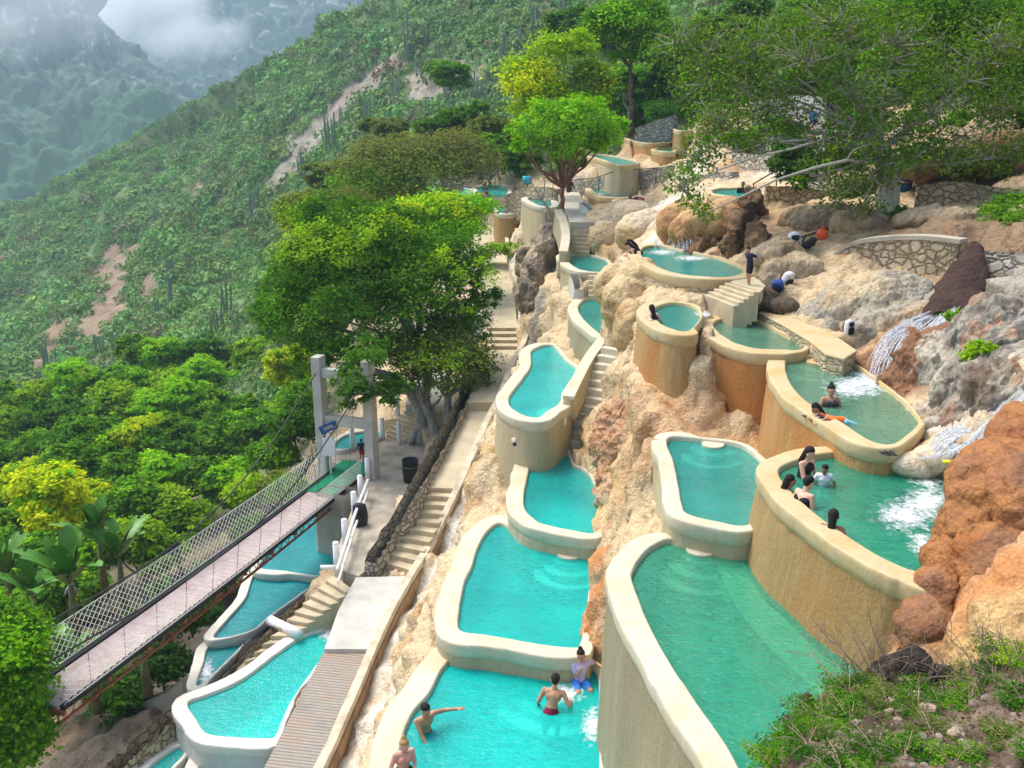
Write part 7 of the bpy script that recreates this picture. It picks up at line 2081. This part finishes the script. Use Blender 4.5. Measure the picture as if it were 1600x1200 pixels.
def fern(p, r, n, tint, seed, label, name='ferny_plant'):
    """feathery plant: arching stems carrying rows of small leaflets"""
    rng = np.random.RandomState(seed)
    p = np.array(p)
    T = thing(name, label, 'plant', tuple(p), 'feathery green plants on the bank')
    mb = MB(); P_, N2, S2, C2 = [], [], [], []
    lo, hi = np.array(TINT[tint][0]), np.array(TINT[tint][1])
    for i in range(n):
        a = rng.rand() * 2 * PI; l = r * rng.uniform(.5, 1.15); up = rng.uniform(.35, 1.1)
        pts = []
        for k in range(9):
            t = k / 8
            pts.append(p + np.array([math.cos(a) * l * t, math.sin(a) * l * t, l * up * t * (1 - .55 * t)]))
        mb.tube(pts, list(np.linspace(.006, .002, 9)), 3)
        c = lo + (hi - lo) * rng.rand()
        for k in range(2, 9):
            t = pts[k] - pts[k - 1]
            sd_ = np.cross(t, [0, 0, 1]); sd_ /= np.linalg.norm(sd_) + 1e-9
            ln = .10 * r / .4 * math.sin(PI * (k / 9.5)) + .02
            for sg in (-1, 1):
                for j in range(1, 7):
                    P_.append(pts[k] + sd_ * sg * ln * j / 6 + t * .35 * j / 6 + rng.normal(size=3) * .006)
                    N2.append(np.array([0, 0, 1]) + rng.normal(size=3) * .45); S2.append(.013 * rng.uniform(.7, 1.4)); C2.append(c * rng.uniform(.7, 1.3))
    mb.build('stems', M['twig'], T)
    V = quads(np.array(P_), np.array(N2), np.array(S2), rng)
    mesh('fronds', V, quadF(len(P_)), M['leaf'], T, False, np.repeat(np.array(C2), 4, 0))
FL = [(.06, .08, .42, 'dark'), (.12, .25, .5, 'dark'), (.17, .12, .42, 'mid'), (.22, .3, .55, 'mid'), (.20, .5, .5, 'dark'), (.28, .18, .45, 'dark'), (.30, .42, .5, 'mid'), (.34, .62, .45, 'dark'), (.38, .3, .42, 'dull'), (.12, .55, .5, 'mid'), (.47, .35, .45, 'dark'), (.52, .5, .42, 'dull'), (.56, .25, .4, 'dark'), (.26, .7, .5, 'dark'), (.44, .65, .4, 'dark'), (.62, .08, .42, 'dull'), (.68, .12, .48, 'dark'), (.58, .03, .4, 'deep'), (.75, .1, .5, 'lime'), (.80, .2, .5, 'mid'), (.86, .1, .5, 'dark'), (.84, .62, .32, 'lime'), (.08, .3, .4, 'dark'), (.33, .1, .35, 'dull'), (.70, .02, .45, 'dark'), (.64, .3, .45, 'mid'), (.74, .4, .42, 'dark'), (.55, .7, .42, 'mid'), (.68, .62, .4, 'dull'), (.9, .35, .45, 'mid'), (.78, .75, .4, 'mid'), (.48, .12, .4, 'mid'), (.93, .05, .5, 'lime'), (.36, .82, .4, 'mid')]
LABF = ['bright green feathery plant at the left tip of the bank', 'mid green feathery plant behind the leftmost bright ones', 'bright feathery plant above the green pool edge', 'large bright feathery plant in the middle of the bank clump', 'low feathery plant near the bottom edge', 'feathery plant just behind the bank crest', 'bright feathery plant right of the main clump']
for i, (a, b_, r, tn) in enumerate(FL):
    lab = LABF[i] if i < len(LABF) else {'dull': 'dull grey green feathery plant among the dry litter', 'dark': 'dark green feathery plant among the stones of the bank', 'mid': 'bright green feathery plant low on the bank', 'lime': 'yellow green feathery plant at the right of the bank', 'deep': 'dark green feathery plant by the charred stump'}[tn]
    fern(bank(a, b_) - np.array([0, 0, .04]), r * .72, 24, tn, 100 + i, lab)
# charred stump
s0 = PY(1420, 1062, 9.3)
boulder('charred_stump', 'black charred stump on the bank edge among dry twigs', [bl(1395, 1062, 9.2, .28, .3, .26, .3), bl(1425, 1050, 9.25, .30, .3, .24, .6), bl(1455, 1068, 9.2, .28, .3, .22, .9), bl(1375, 1078, 9.1, .2, .25, .2)], (.022, .018, .015), 'rock_rough', .14, .025, 3.0, col2=(.05, .04, .032), craggy=True)
boulder('charred_stump', 'small knobbly burnt root end at the left tip of the bank', [bl(1262, 1098, 8.95, .09, .09, .12), bl(1256, 1112, 8.9, .1, .1, .1), bl(1238, 1130, 8.9, .12, .1, .08, .5)], (.07, .05, .04), 'rock_rough', .06, .018, 5.0, col2=(.03, .025, .02), craggy=True)
for (u, v, r, lab) in ((1428, 1098, .11, 'pale broken rock on the bank below the charred stump'), (1450, 1110, .08, 'small pinkish rock beside the pale broken rock'), (1495, 1150, .07, 'cream lump of stone on the litter right of the feathery plants')):
    p = PY(u, v, 8.6)
    d_ = np.linalg.norm(GB - p, axis=2); p = GB[np.unravel_index(np.argmin(np.linalg.norm(np.stack(project(GB), 2) - [u, v], axis=2)), d_.shape)]
    boulder('loose_rock', lab, [(tuple(p + [0, 0, r * .4]), (r * 1.3, r, r * .8), .4)], (.50, .40, .31), 'rock_rough', r * .5, .015, 6.0, col2=(.40, .28, .2), craggy=True)
# dry twig bushes
def twig_bush(p, h, n, seed, label, lean=(0, 0), r0=.010, dirs=None):
    rng = np.random.RandomState(seed)
    p = np.array(p)
    T = thing('dry_bush', label, 'bush', tuple(p), 'dry leafless bushes on the bank')
    mb = MB()
    def grow(a, d, l, r, lev):
        pts = [a]
        q = a.copy(); dd_ = d.copy()
        for k in range(5):
            dd_ = dd_ + rng.normal(size=3) * .16 - np.array([0, 0, .03 * lev]); dd_ /= np.linalg.norm(dd_)
            q = q + dd_ * l / 5
            pts.append(q.copy())
            if lev < 2 and k > 0 and rng.rand() < .65:
                nd = dd_ + rng.normal(size=3) * .6; nd /= np.linalg.norm(nd)
                grow(q.copy(), nd, l * rng.uniform(.35, .6), r * .6, lev + 1)
        mb.tube(pts, list(np.linspace(r, r * .4, 6)), 4)
    for i in range(n):
        a = rng.rand() * 2 * PI
        d = np.array([math.cos(a) * .55 + lean[0], math.sin(a) * .4 + lean[1], 1.0]); d /= np.linalg.norm(d)
        grow(p + rng.normal(size=3) * [.12, .06, .0], d, h * rng.uniform(.55, 1.1), r0, 0)
    mb.build('branches', M['twig'], T)
twig_bush(PY(1335, 1085, 9.0), .85, 14, 1, 'spiky leafless bush left of the charred stump', (-.25, 0), .007)
twig_bush(PY(1375, 1080, 9.0), 1.15, 9, 2, 'tall leafless bush with curling pale stems over the charred stump', (.1, 0), .009)
twig_bush(PY(1570, 1100, 8.3), 1.0, 13, 3, 'tangled leafless bush at the right edge of the bank', (-.1, 0), .008)
twig_bush(PY(1530, 1075, 8.8), .9, 7, 4, 'thin leafless bush with long bare rods right of the charred stump', (0, 0), .006)
twig_bush(PY(1430, 1100, 8.8), .6, 8, 5, 'low leafless tangle in front of the charred stump', (.2, -.2), .006)

# ================================================================== AIR
def mist(label, c, r, dens, sc, seed):
    o = MB().ball(c, r, 32, 20).build('mist', None, None, True, loc=c)
    g = G('mist ' + label[:12])
    tc = g.n('ShaderNodeTexCoord').outputs['Object']
    mp = g.n('ShaderNodeMapping', {'Vector': tc, 'Scale': (1 / r[0], 1 / r[1], 1 / r[2])}).outputs[0]
    ln = g.n('ShaderNodeVectorMath', {0: mp}, operation='LENGTH').outputs['Value']
    fall = g.n('ShaderNodeMapRange', {0: ln, 1: 1.0, 2: .25, 3: 0.0, 4: 1.0}).outputs[0]
    nz = g.noise(g.n('ShaderNodeMapping', {'Vector': tc, 'Location': (seed * 3.1, seed, 0)}).outputs[0], sc, 5, .6)
    d = g.math('SUBTRACT', g.math('ADD', g.math('MULTIPLY', fall, .75), g.math('MULTIPLY', nz, 1.5)), 1.12)
    d = g.math('MAXIMUM', d, 0.0)
    d = g.math('MULTIPLY', d, dens)
    v = g.n('ShaderNodeVolumePrincipled', {'Color': (.95, .97, 1.0), 'Density': d, 'Anisotropy': .2})
    g.t.links.new(v.outputs[0], g.out.inputs['Volume'])
    o.data.materials.append(g.m)
    kind(o, 'stuff')
    return tag(o, label, 'mist')
mist('white cloud bank filling the gap between the far mountains', PY(205, 20, 1420), (210, 100, 105), .045, .016, 1)
mist('wisp of white cloud drifting before the far cliff face', PY(300, 58, 1250), (130, 60, 50), .04, .022, 2)
mist('faint cloud veil over the left mountain top', PY(60, 20, 880), (170, 60, 60), .02, .02, 3)
HB = MB().hexa([(-900, -15, -236), (1500, -15, -236), (1500, 2300, -236), (-900, 2300, -236), (-900, -15, 640), (1500, -15, 640), (1500, 2300, 640), (-900, 2300, 640)])
hz = HB.build('haze', None)
g = G('haze')
v_ = g.n('ShaderNodeVolumePrincipled', {'Color': (.62, .86, 1.0), 'Density': .00032, 'Anisotropy': .1})
g.t.links.new(v_.outputs[0], g.out.inputs['Volume'])
hz.data.materials.append(g.m)
kind(hz, 'stuff')
tag(hz, 'pale blue air haze over the valley and mountains', 'haze')
